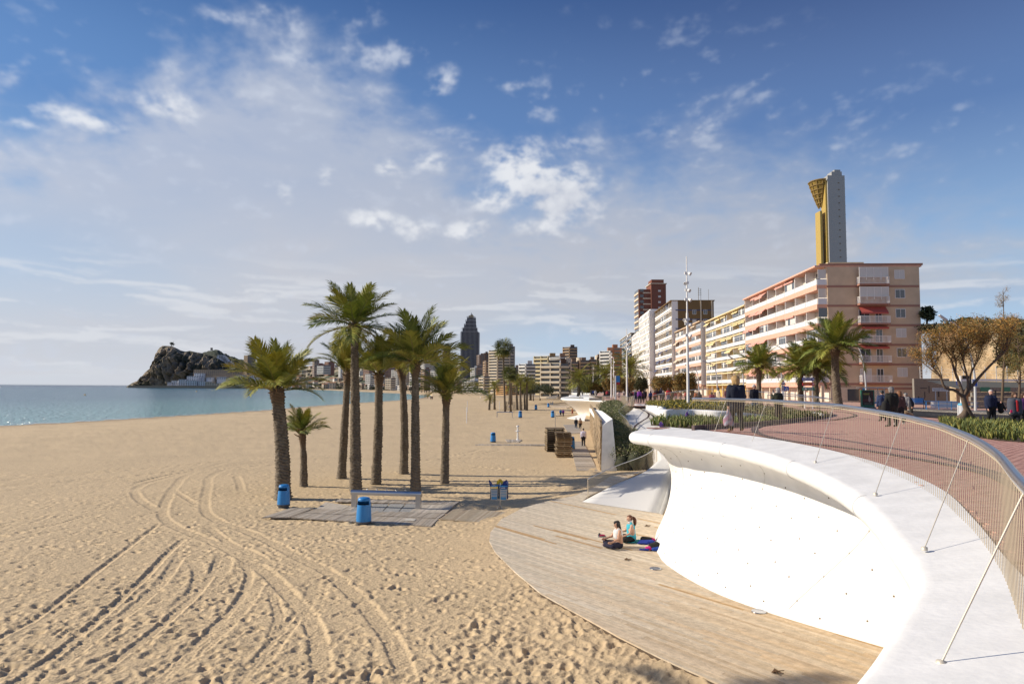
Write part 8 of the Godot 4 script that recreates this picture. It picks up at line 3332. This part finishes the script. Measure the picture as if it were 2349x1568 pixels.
func build_people()->void:
	M.cloth=vmat(0.8)
	M.knit=grain(vmat(0.9),T.fine,3.0,T.bump,0.35)
	M.hair=grain(vmat(0.55),T.fine,6.0,T.bump,0.6)
	var pale:=Color(0.56,0.33,0.23)
	var tan_:=Color(0.40,0.21,0.13)
	var j:Dictionary
	var c:Dictionary
	var at:=fp(1690,990)
	var h:=1.72
	j=standing(h,0.45,0.6)
	c={"skin":pale,"top":Color(0.012,0.016,0.038),"legs":Color(0.012,0.012,0.014),"shoes":Color(0.20,0.12,0.06),"hair":Color(0.50,0.31,0.12),"full":0.03,"wide":1.12,"long":true,"loose":0.016}
	var w:=figure("blonde woman in a quilted navy jacket walking away beside the white ledge",at,PI+0.05,h,j,c)
	var q:=MB.new()
	for i in 7:
		for k in 6:
			var y:=0.82+i*0.085
			q.bar(Vector3(-0.24+k*0.08,y,-0.165+0.02*absf(k-2.5)),Vector3(-0.20+k*0.08,y+0.08,-0.165+0.02*absf(k-2.5)),0.006,0.01)
	q.col=Color(0.01,0.012,0.03)
	var bag_at:Vector3=Transform3D(Basis(Vector3.UP,PI+0.05),at)*(j.handl as Vector3)
	var bag:=thing("shopping_bag","pink and silver patterned plastic bag hanging from the blonde woman's hand","bag",bag_at)
	var m:=MB.new()
	var pts:=PackedVector3Array()
	for i in 9:
		var t:=i/8.0
		var rr:=0.03+0.13*ss(0.0,0.75,t)
		for k in 13:
			var a:=TAU*k/12.0
			pts.append(Vector3(cos(a)*rr*(1.0+0.15*sin(a*3.0+i)),-t*0.52+(0.06 if i==8 and k%3==0 else 0.0),-sin(a)*rr*0.45))
	var cc:=PackedColorArray()
	for i in 9:
		for k in 13:
			cc.append(Color(0.46,0.25,0.30) if (i+k)%4<2 else Color(0.42,0.40,0.44) if i!=5 else Color(0.20,0.12,0.15))
	m.grid(pts,13,true,cc)
	build("bag_body",m,vmat(0.35),bag)
	at=fp(1787,967.5)
	h=1.72
	j=standing(h,0.12,0.2)
	j.elbowr=j.shoulderr+Vector3(-0.10,-0.22,0.16)
	j.wristr=j.shoulderr+Vector3(-0.04,0.02,0.34)
	j.handr=j.wristr+Vector3(0.02,0.11,0.05)
	j.elbowl=j.shoulderl+Vector3(0.08,-0.24,0.14)
	j.wristl=j.shoulderl+Vector3(-0.12,0.0,0.33)
	j.handl=j.wristl+Vector3(-0.03,0.11,0.05)
	c={"skin":pale,"top":Color(0.028,0.034,0.018),"legs":Color(0.045,0.035,0.028),"hair":Color(0.46,0.44,0.41),"full":0.012,"wide":1.15,"palml":Vector3(0,0,1),"palmr":Vector3(0,0,1)}
	figure("white-haired man in a dark green jacket holding up a phone to take a picture",at,PI+0.5,h,j,c)
	var ph:Vector3=Transform3D(Basis(Vector3.UP,PI+0.5),at)*((j.handr as Vector3)+Vector3(0.06,0.06,0.05))
	var phone:=thing("mobile_phone","dark mobile phone held up by the white-haired man","phone",ph,0.5)
	bx("case",phone,Vector3.ZERO,Vector3(0.075,0.15,0.011),M.black)
	bx("screen",phone,Vector3(0,0,0.0065),Vector3(0.066,0.13,0.004),M.pane)
	at=fp(2048,979)
	h=1.74
	j=standing(h,0.2,0.5)
	j.elbowl=j.shoulderl+Vector3(0.10,-0.25,-0.05)
	c={"skin":pale,"top":Color(0.018,0.016,0.013),"legs":Color(0.035,0.028,0.025),"hair":Color(0.22,0.21,0.20),"full":0.008,"wide":1.22}
	figure("grey-haired man in a black jersey seen from behind, front of the group on the paving",at,PI+0.1,h,j,c)
	at=fp(2026,966)
	j=standing(1.70,0.1,0.3)
	c={"skin":pale,"top":Color(0.025,0.045,0.115),"legs":Color(0.03,0.028,0.03),"hair":Color(0.02,0.025,0.025),"full":0.004,"wide":1.12}
	figure("man in a blue jersey and dark cap at the left of the group on the paving",at,PI-0.1,1.70,j,c)
	at=fp(2066,974)
	j=standing(1.62,0.35,0.4)
	c={"skin":pale,"top":Color(0.10,0.05,0.045),"legs":Color(0.02,0.018,0.02),"shoes":Color(0.5,0.48,0.46),"hair":Color(0.26,0.11,0.05),"full":0.02,"wide":1.1}
	figure("auburn-haired woman partly hidden behind the man in black on the paving",at,PI,1.62,j,c)
	at=fp(2074,966)
	h=1.68
	j=standing(h,0.15,0.3,0.0,0.55)
	j.elbowl=j.shoulderl+Vector3(0.06,-0.26,0.05)
	j.wristl=j.elbowl+Vector3(0.02,-0.24,0.06)
	j.handl=j.wristl+Vector3(0,-0.1,0.02)
	c={"skin":pale,"top":Color(0.30,0.29,0.29),"legs":Color(0.03,0.028,0.03),"hair":Color(0.30,0.28,0.26),"full":0.005,"wide":1.05}
	figure("stooping man in a pale grey top at the right of the group on the paving",at,PI*0.72,h,j,c)
	at=fp(2092,961)
	j=standing(1.66,0.1,0.3,0.02,0.35)
	c={"skin":pale,"top":Color(0.012,0.016,0.035),"legs":Color(0.03,0.03,0.025),"hair":Color(0.02,0.022,0.03),"full":0.004,"wide":1.1}
	figure("bent man in a navy jacket and flat cap at the far right of the group",at,-PI*0.6,1.66,j,c)
	var hat_at:=fp(2092,961)
	var coat:=thing("carried_coat","dark coat hanging over the arm of the grey-haired man in black","coat",fp(2036,979)+Vector3(-0.12,0.75,0.1))
	m=MB.new()
	blob(m,[[Vector3(0,0.25,0),Vector3(-0.05,-0.2,0),0.13,0.17,Color(0.012,0.012,0.014)],[Vector3(0.1,0.2,0),Vector3(0.12,-0.12,0),0.1,0.1,Color(0.012,0.012,0.014)]],0.03,0.05)
	build("cloth",m,M.knit,coat)
	var hb:=thing("hand_bag","brown and tan hand bag held low by the stooping man","bag",fp(2086,973)+Vector3(0,0.5,0))
	m=MB.new()
	blob(m,[[Vector3(-0.14,0.08,0),Vector3(0.1,-0.08,0),0.11,0.12,Color(0.25,0.17,0.10)],[Vector3(0.05,0,0.02),Vector3(0.26,-0.2,0),0.1,0.07,Color(0.05,0.035,0.025)],[Vector3(-0.1,0.1,0.08),Vector3(0.12,0.0,0.1),0.05,0.06,Color(0.42,0.31,0.2)]],0.025,0.03)
	build("bag_body",m,M.knit,hb)
	at=fp(2276,975)
	h=1.76
	j=standing(h,0.25,0.7)
	j.elbowl=j.shoulderl+Vector3(0.10,-0.28,-0.02)
	j.wristl=j.elbowl+Vector3(0.0,0.02,0.24)
	j.handl=j.wristl+Vector3(-0.02,0.01,0.1)
	c={"skin":Color(0.58,0.33,0.25),"top":Color(0.010,0.018,0.055),"legs":Color(0.012,0.012,0.016),"hair":Color(0.55,0.55,0.54),"full":0.0,"wide":1.32,"look":Vector3(-0.35,0,1)}
	figure("white-haired man in a navy sweatshirt walking past the crooked tamarisk",at,0.15,h,j,c)
	var co:=thing("carried_coat","black jacket folded over the forearm of the white-haired walking man","coat",at+Vector3(0.34,1.02,0.12))
	m=MB.new()
	blob(m,[[Vector3(0,0.08,0),Vector3(0.06,-0.3,0),0.09,0.13,Color(0.012,0.012,0.012)],[Vector3(0.1,0.06,0),Vector3(0.28,-0.22,0),0.08,0.05,Color(0.012,0.012,0.012)]],0.025,0.04)
	build("cloth",m,M.knit,co)
	at=fp(2331,983)
	h=1.62
	j=standing(h,0.2,0.5)
	c={"skin":pale,"top":Color(0.075,0.085,0.11),"legs":Color(0.015,0.014,0.016),"hair":Color(0.12,0.06,0.035),"full":0.02,"wide":1.3,"long":true}
	w=figure("brown-haired woman in an open grey jacket over a red blouse at the right edge",at,-0.2,h,j,c)
	m=MB.new()
	blob(m,[[Vector3(0.03,0.80,0.13),Vector3(0.02,1.22,0.15),0.075,0.055,Color(0.42,0.02,0.03)]],0.018,0.02)
	build("blouse",m,M.knit,w)
	m=MB.new()
	m.col=Color(0.62,0.01,0.12)
	m.box(Vector3(-0.12,0.78,0.16),Vector3(0.26,0.12,0.03))
	build("pink_folder",m,M.cloth,w)
	at=fp(2352,981)
	j=standing(1.6,0.1,0.5)
	c={"skin":pale,"top":Color(0.10,0.02,0.14),"legs":Color(0.02,0.018,0.02),"hair":Color(0.10,0.05,0.03),"full":0.02,"wide":1.15}
	figure("woman in purple half cut by the right edge behind the grey jacket",at,-0.1,1.6,j,c)
	at=ap(1731,930,46)
	at.y=floor_at(at.x,at.z)
	h=ap(1731,881.5,46).y-at.y
	j=standing(h,0.2,0.5)
	c={"skin":Color(0.52,0.27,0.19),"top":Color(0.014,0.014,0.026),"legs":Color(0.14,0.20,0.30),"hair":Color(0.5,0.5,0.5),"full":0.0,"wide":1.15,"look":Vector3(0.5,0,1)}
	figure("white-haired man in a navy jersey and pale jeans behind the railings",at,0.3,h,j,c)
	seated_women()
	beach_walkers()
	crowd()
func seated(h:float,lean:float)->Dictionary:
	var j:={}
	j.pelvis=Vector3(0,0.11,0)
	j.chest=Vector3(0,0.40,0.02+lean)
	j.neck=Vector3(0,0.60,0.03+lean)
	j.head=Vector3(0,0.745,0.06+lean)
	for s:float in [-1.0,1.0]:
		var k:="l" if s>0 else "r"
		j["hip"+k]=Vector3(s*0.09,0.10,0.02)
		j["knee"+k]=Vector3(s*0.34,0.115,0.33)
		j["ankle"+k]=Vector3(-s*0.05,0.07,0.42+s*0.05)
		j["toe"+k]=Vector3(-s*0.20,0.06,0.40+s*0.05)
		j["shoulder"+k]=Vector3(s*0.165,0.545,0.02+lean)
		j["elbow"+k]=Vector3(s*0.27,0.31,0.12+lean)
		j["wrist"+k]=Vector3(s*0.30,0.235,0.34)
		j["hand"+k]=Vector3(s*0.30,0.225,0.41)
	return j
func seated_women()->void:
	var skin:=Color(0.50,0.285,0.19)
	var h:=1.62
	var at:=gp(1419,1254.5,0.36)
	var j:=seated(h,0.0)
	var navy:=Color(0.010,0.011,0.035)
	var top:=Color(0.74,0.73,0.72)
	var c:={"skin":skin,"top":top,"legs":navy,"sleeves":false,"shoes":Color(0.1,0.05,0.06),"hair":Color(0.012,0.010,0.010),"curl":0.3,"top_name": "white_top"}
	c.grow=0.022
	c.top_bones=[[Vector3(-0.05,0.36,0.02),Vector3(-0.06,0.47,0.02),0.117,0.115,top],[Vector3(0.05,0.36,0.02),Vector3(0.06,0.47,0.02),0.117,0.115,top],[Vector3(-0.085,0.48,0.06),Vector3(-0.085,0.59,0.03),0.04,0.022,top],[Vector3(0.085,0.48,0.06),Vector3(0.085,0.59,0.03),0.04,0.022,top],[Vector3(-0.085,0.59,0.02),Vector3(-0.05,0.46,-0.05),0.022,0.06,top],[Vector3(0.085,0.59,0.02),Vector3(0.05,0.46,-0.05),0.022,0.06,top]]
	var hair:Color=c.hair
	var hb:=[[j.head+Vector3(0,0.035,-0.03),j.head+Vector3(0,0.0,-0.04),0.092,0.088,hair],[j.head+Vector3(0,0.055,0.05),j.head+Vector3(0,0.045,0.02),0.058,0.07,hair],[j.head+Vector3(-0.06,0.03,0.0),j.head+Vector3(-0.05,-0.06,-0.01),0.045,0.035,hair],[j.head+Vector3(0.06,0.03,0.0),j.head+Vector3(0.05,-0.06,-0.01),0.045,0.035,hair]]
	var p:Vector3=j.head+Vector3(0.0,-0.05,-0.10)
	for i in 9:
		var q:=p+Vector3(0.006*sin(i*2.0),-0.052,-0.004 if i>2 else -0.012)
		hb.append([p,q,0.042-i*0.002,0.030-i*0.002,hair])
		p=q
	c.hair_bones=hb
	figure("woman with a long black plait in a white sports top and navy leggings, sitting cross-legged",at,-PI*0.5+0.25,h,j,c)
	at=gp(1449,1240.5,0.36)
	j=seated(h,0.01)
	for k in ["pelvis","chest","neck","head"]:
		j[k]+=Vector3(0,0.02,0)
	var aqua:=Color(0.06,0.50,0.62)
	c={"skin":Color(0.55,0.33,0.235),"top":aqua,"legs":Color(0.012,0.012,0.013),"sleeves":false,"hair":Color(0.14,0.045,0.018),"curl":0.3,"top_name": "turquoise_top"}
	c.grow=0.022
	c.top_bones=[[Vector3(-0.05,0.13,0.0),Vector3(-0.05,0.34,0.02),0.128,0.108,aqua],[Vector3(0.05,0.13,0.0),Vector3(0.05,0.34,0.02),0.128,0.108,aqua],[Vector3(-0.055,0.34,0.02),Vector3(-0.06,0.47,0.03),0.108,0.112,aqua],[Vector3(0.055,0.34,0.02),Vector3(0.06,0.47,0.03),0.108,0.112,aqua],[Vector3(-0.085,0.49,0.06),Vector3(-0.075,0.61,0.03),0.04,0.022,aqua],[Vector3(0.085,0.49,0.06),Vector3(0.075,0.61,0.03),0.04,0.022,aqua]]
	hair=c.hair
	hb=[[j.head+Vector3(0,0.03,-0.02),j.head+Vector3(0,0.01,-0.035),0.092,0.088,hair],[j.head+Vector3(0,0.06,0.035),j.head+Vector3(0,0.05,0.0),0.05,0.07,hair]]
	p=j.head+Vector3(0,0.05,-0.12)
	for i in 7:
		var q:=p+Vector3(0.008*sin(i*2.4),-0.045,[-0.045,-0.02,-0.006,0.0,0.0,0.004,0.008][i])
		hb.append([p,q,[0.03,0.045,0.056,0.06,0.056,0.046,0.034][i],[0.045,0.056,0.06,0.056,0.046,0.034,0.015][i],hair])
		p=q
	c.hair_bones=hb
	var r:=figure("woman with an auburn pony tail in a turquoise vest sitting just beyond the first",at,-PI*0.5+0.1,h,j,c)
	var m:=MB.new()
	m.col=Color(0.66,0.64,0.68)
	m.lathe([Vector2(0.062,-0.035),Vector2(0.07,-0.01),Vector2(0.066,0.03),Vector2(0.058,0.045)],14,j.neck+Vector3(0,0.045,0.01))
	build("neck_scarf",m,M.cloth,r)
	var mat_:=thing("exercise_mat","turquoise towel spread under the woman with the pony tail","towel",at+Vector3(0.12,0.004,0.05))
	m=MB.new()
	m.col=Color(0.05,0.42,0.47)
	var pts:=PackedVector3Array()
	for i in 7:
		for k in 9:
			pts.append(Vector3(lerpf(-0.35,0.42,k/8.0),0.008+0.01*sin(i*2.1+k*1.3),lerpf(0.28,-0.22,i/6.0)+0.03*sin(k)))
	m.grid(pts,9,true)
	m.grid(pts,9)
	build("cloth",m,M.cloth,mat_)
	for e in [[1380,1230.5,0.3,"pink and black trainer standing alone left of the seated women",Color(0.55,0.03,0.12)],[1398,1252,1.2,"white and red trainer lying at the knees of the nearer woman",Color(0.6,0.55,0.55)]]:
		var sh:=thing("trainer",e[3],"shoe",gp(e[0],e[1],0.36),e[2])
		m=MB.new()
		blob(m,[[Vector3(-0.08,0.05,0),Vector3(0.1,0.04,0),0.045,0.035,e[4]],[Vector3(-0.09,0.06,0),Vector3(-0.08,0.10,0),0.042,0.036,Color(0.04,0.04,0.045)],[Vector3(-0.1,0.012,0),Vector3(0.13,0.012,0),0.04,0.034,Color(0.25,0.25,0.26)]],0.012,0.015)
		build("upper",m,M.cloth,sh)
	var blue:=Color(0.012,0.04,0.30)
	for e in [[1483,1246,"crumpled blue cloth with a black bag on the deck by the wall",[[Vector3(-0.2,0.04,0),Vector3(0.2,0.05,0.05),0.07,0.08,blue],[Vector3(-0.3,0.03,0.1),Vector3(0.0,0.03,0.12),0.03,0.05,blue],[Vector3(-0.1,0.13,-0.08),Vector3(0.12,0.12,-0.06),0.09,0.08,Color(0.012,0.012,0.013)],[Vector3(0.2,0.12,-0.1),Vector3(0.28,0.1,-0.08),0.06,0.05,Color(0.55,0.02,0.17)]],"clothes"],[1499,1261,"black rucksack with a blue pocket nearest the wall's foot",[[Vector3(-0.05,0.1,0),Vector3(0.1,0.14,0),0.12,0.13,Color(0.012,0.012,0.013)],[Vector3(-0.02,0.05,0.12),Vector3(0.16,0.06,0.12),0.06,0.07,Color(0.015,0.06,0.34)],[Vector3(-0.22,0.06,0.04),Vector3(-0.14,0.07,0.06),0.06,0.06,Color(0.58,0.02,0.19)],[Vector3(-0.45,0.03,0.08),Vector3(-0.2,0.03,0.1),0.03,0.035,blue]],"rucksack"]]:
		var b:=thing("rucksack" if e[4]=="rucksack" else "clothes_heap",e[2],e[4],gp(e[0],e[1],0.36))
		m=MB.new()
		blob(m,e[3],0.018,0.03)
		build("cloth",m,M.knit,b)
func walker(label:String,px:float,py0:float,py1:float,yaw:float,c:Dictionary,ground:=0.0,step:=0.4,group:="",given:=0.0)->Node3D:
	var at:=gp(px,py1,ground) if given==0.0 else ap(px,py1,given)
	if given>0.0:
		at.y=ground
	var h:float=clampf(ap(px,py0,-at.z).y-at.y,1.45,1.9)
	c.cell=clampf(0.0009*-at.z/2.0,0.022,0.055)
	return figure(label,at,yaw,h,standing(h,step,0.6),c,false,group)
func beach_walkers()->void:
	var pale:=Color(0.52,0.30,0.21)
	walker("man in a pale lilac shirt and black trousers walking away on the boardwalk",1338.5,982,1023,PI,{"skin":pale,"top":Color(0.62,0.58,0.68),"legs":Color(0.015,0.015,0.018),"hair":Color(0.05,0.04,0.035),"wide":1.1},0.08)
	walker("man in a navy jacket and jeans walking towards us on the boardwalk",1321.5,958,983.5,0.1,{"skin":pale,"top":Color(0.014,0.016,0.028),"legs":Color(0.04,0.055,0.09),"shoes":Color(0.6,0.6,0.6),"hair":Color(0.10,0.09,0.09),"wide":1.1},0.05)
	walker("woman in a beige top with a dark bag beside the man in navy on the boardwalk",1331,958.5,985,0.0,{"skin":pale,"top":Color(0.34,0.23,0.15),"legs":Color(0.02,0.016,0.015),"shoes":Color(0.6,0.6,0.6),"hair":Color(0.05,0.025,0.02),"full":0.01},0.05)
	walker("woman in a blue top carrying a black coat on the far beach",1286,938.5,955,0.2,{"skin":pale,"top":Color(0.02,0.14,0.38),"legs":Color(0.012,0.012,0.014),"hair":Color(0.03,0.02,0.018)},0.0)
	walker("woman in a purple top and black leggings beside the woman in blue",1292,939.5,955,-0.3,{"skin":pale,"top":Color(0.20,0.06,0.36),"legs":Color(0.014,0.014,0.018),"hair":Color(0.25,0.05,0.05)},0.0)
	walker("bare-chested man in red swimming trunks by the second white terrace",1313,935,952,0.4,{"skin":Color(0.42,0.22,0.14),"top":Color(0.42,0.22,0.14),"legs":Color(0.25,0.03,0.04),"shorts":true,"shoes":Color(0.42,0.22,0.14),"hair":Color(0.12,0.10,0.09)},0.0)
	walker("dark figure walking at the tip of the water far down the beach",988.3,904,912.5,0.3,{"skin":pale,"top":Color(0.02,0.02,0.025),"legs":Color(0.02,0.02,0.025),"hair":Color(0.02,0.02,0.02)},-0.6,0.4,"",340.0)
	walker("smaller dark red figure beside the one at the water's tip",991.5,905.5,912.3,0.3,{"skin":pale,"top":Color(0.12,0.03,0.03),"legs":Color(0.02,0.02,0.025),"hair":Color(0.02,0.02,0.02)},-0.6,0.4,"",342.0)
	walker("sunbather in shorts in front of the far board stack",1169.5,931.5,941.5,0.4,{"skin":Color(0.5,0.28,0.2),"top":Color(0.10,0.08,0.25),"legs":Color(0.10,0.3,0.08),"shorts":true,"hair":Color(0.05,0.03,0.02)},0.0,0.1,"",170.0)
func crowd()->void:
	var g:=RandomNumberGenerator.new()
	g.seed=404
	var sk:=Color(0.52,0.30,0.21)
	var gr:="people strolling along the promenade"
	var l:=[
		[1419.5,896,922,92,PI,Color(0.66,0.48,0.42),Color(0.55,0.42,0.36),Color(0.04,0.03,0.02),"woman in a pale pink coat walking away right of the banner pole"],
		[1440.5,898,925,86,0.0,Color(0.03,0.018,0.014),Color(0.015,0.013,0.012),Color(0.08,0.05,0.04),"woman in dark brown at the left front of the crowd"],
		[1448,898,925.5,85,0.1,Color(0.05,0.028,0.02),Color(0.02,0.015,0.015),Color(0.06,0.04,0.03),"woman in a brown coat second from the left in the crowd"],
		[1453,897,922,92,0.0,Color(0.35,0.05,0.07),Color(0.06,0.02,0.03),Color(0.3,0.28,0.27),"person in dark red behind the brown coats"],
		[1459,894,924,88,0.1,Color(0.03,0.03,0.06),Color(0.02,0.03,0.06),Color(0.25,0.24,0.23),"man in a dark blue jacket left of the purple one"],
		[1467,893,926.5,82,0.0,Color(0.22,0.05,0.33),Color(0.018,0.02,0.035),Color(0.45,0.43,0.42),"man in a bright purple jersey walking towards us in the crowd"],
		[1474.5,897,926.5,83,0.0,Color(0.06,0.02,0.04),Color(0.014,0.013,0.014),Color(0.09,0.04,0.03),"woman in plum beside the man in purple"],
		[1480,893,923,90,0.2,Color(0.014,0.014,0.016),Color(0.014,0.014,0.016),Color(0.08,0.07,0.07),"tall man in black at the right of the purple jersey"],
		[1463,896,920,98,0.0,Color(0.30,0.10,0.10),Color(0.03,0.03,0.04),Color(0.2,0.1,0.06),"woman in dusky red half hidden behind the purple jersey"],
		[1455.5,895,919,102,PI,Color(0.25,0.20,0.22),Color(0.03,0.03,0.04),Color(0.4,0.38,0.36),"grey-haired person at the back of the crowd"],
		[1492.5,899,926,85,PI,Color(0.015,0.035,0.13),Color(0.013,0.013,0.015),Color(0.03,0.02,0.015),"child-sized woman in a blue jacket walking alone"],
		[1502,897,926,86,PI,Color(0.33,0.05,0.03),Color(0.03,0.02,0.02),Color(0.05,0.03,0.02),"person in red with an orange collar at the end of the railing"],
		[1507,891,918,96,PI,Color(0.03,0.014,0.018),Color(0.02,0.015,0.015),Color(0.05,0.03,0.025),"person in dark maroon behind the red one"],
		[1517,889,917,96,PI,Color(0.035,0.025,0.05),Color(0.03,0.03,0.04),Color(0.06,0.05,0.05),"person in dark violet behind the railing"],
		[1522,896,922,92,PI,Color(0.02,0.025,0.05),Color(0.02,0.02,0.03),Color(0.3,0.28,0.27),"grey-haired man in navy leaning by the railing"],
		[1533.5,890,920,90,PI,Color(0.45,0.02,0.03),Color(0.10,0.14,0.22),Color(0.10,0.06,0.04),"person in a bright red jersey and jeans behind the railing"],
		[1550.5,897,922,90,PI,Color(0.36,0.02,0.035),Color(0.4,0.36,0.32),Color(0.32,0.25,0.17),"person in crimson walking away by the yellow bed"],
		[1561,896,924,86,PI,Color(0.24,0.055,0.03),Color(0.35,0.3,0.26),Color(0.6,0.58,0.56),"white-haired woman in a russet shawl by the yellow bed"],
		[1574,899,922,95,PI,Color(0.42,0.04,0.05),Color(0.04,0.03,0.03),Color(0.1,0.06,0.04),"person in red left of the tall lamp mast's foot"],
		[1597,897,920,92,PI,Color(0.40,0.12,0.04),Color(0.05,0.04,0.04),Color(0.2,0.16,0.12),"person in orange just right of the tall lamp mast"],
		[1604,896,918,95,PI,Color(0.05,0.06,0.09),Color(0.04,0.04,0.05),Color(0.35,0.33,0.32),"grey-haired man in slate right of the lamp mast"],
		[1648,881,910,62,-PI*0.5,Color(0.60,0.50,0.36),Color(0.05,0.035,0.03),Color(0.05,0.055,0.06),"man in a cream jacket and grey hat leaning on the path railing"],
		[1668,887.5,912,70,0.4,Color(0.10,0.012,0.06),Color(0.03,0.02,0.025),Color(0.10,0.03,0.02),"woman in plum with short dark red hair behind the path railing"],
		[1605,905,921,70,PI,Color(0.05,0.035,0.03),Color(0.04,0.03,0.03),Color(0.04,0.03,0.02),"dark figure seated behind the path railing"],
		[1633,902,921,66,PI,Color(0.30,0.05,0.09),Color(0.04,0.03,0.04),Color(0.08,0.05,0.03),"person in pink and white seen through the path railing"],
		[1641,902,920,68,PI,Color(0.26,0.10,0.12),Color(0.05,0.04,0.04),Color(0.1,0.07,0.05),"second person in dusty pink seen through the path railing"],
		[1336,905,917,150,0.0,Color(0.60,0.56,0.54),Color(0.5,0.45,0.4),Color(0.2,0.15,0.12),"figure in pale clothes standing on the second white terrace"],
		[1357,905,918.5,140,PI,Color(0.03,0.03,0.035),Color(0.02,0.02,0.025),Color(0.05,0.04,0.03),"dark figure left of the man in beige on the terrace"],
		[1361,905.5,918.5,140,0.0,Color(0.03,0.07,0.28),Color(0.03,0.03,0.05),Color(0.05,0.04,0.03),"figure in blue between the dark one and the man in beige"],
		[1366,902,918.5,138,PI,Color(0.46,0.42,0.36),Color(0.42,0.36,0.29),Color(0.12,0.1,0.09),"man in beige with his back to us on the second terrace"],
		[1393,908,917,120,0.0,Color(0.35,0.03,0.04),Color(0.03,0.03,0.03),Color(0.04,0.03,0.03),"seated person in red on the stone seat"],
		[1397.5,908,917,120,0.0,Color(0.06,0.05,0.06),Color(0.03,0.03,0.03),Color(0.3,0.28,0.27),"seated person in dark clothes on the stone seat"],
		[1330,897.5,904,260,-1.0,Color(0.02,0.02,0.02),Color(0.02,0.02,0.02),Color(0.02,0.02,0.02),"tiny dark figure striding along the farthest terrace"],
		[1364,897,905,190,0.5,Color(0.02,0.03,0.08),Color(0.02,0.02,0.03),Color(0.05,0.04,0.03),"tiny figure in navy behind the far railing"],
		[1432,893,908,130,PI,Color(0.55,0.53,0.52),Color(0.1,0.1,0.12),Color(0.2,0.18,0.16),"figure in white far behind, beside the tamarisk trunk"]]
	for e in l:
		walker(e[8],e[0],e[1],e[2],e[4],{"skin":sk,"top":e[5],"legs":e[6],"hair":e[7],"full":0.012 if e[4]!=0.0 else 0.004,"wide":1.1},3.85 if e[3]>45 else 4.0,g.randf_range(0.1,0.6),gr,e[3])
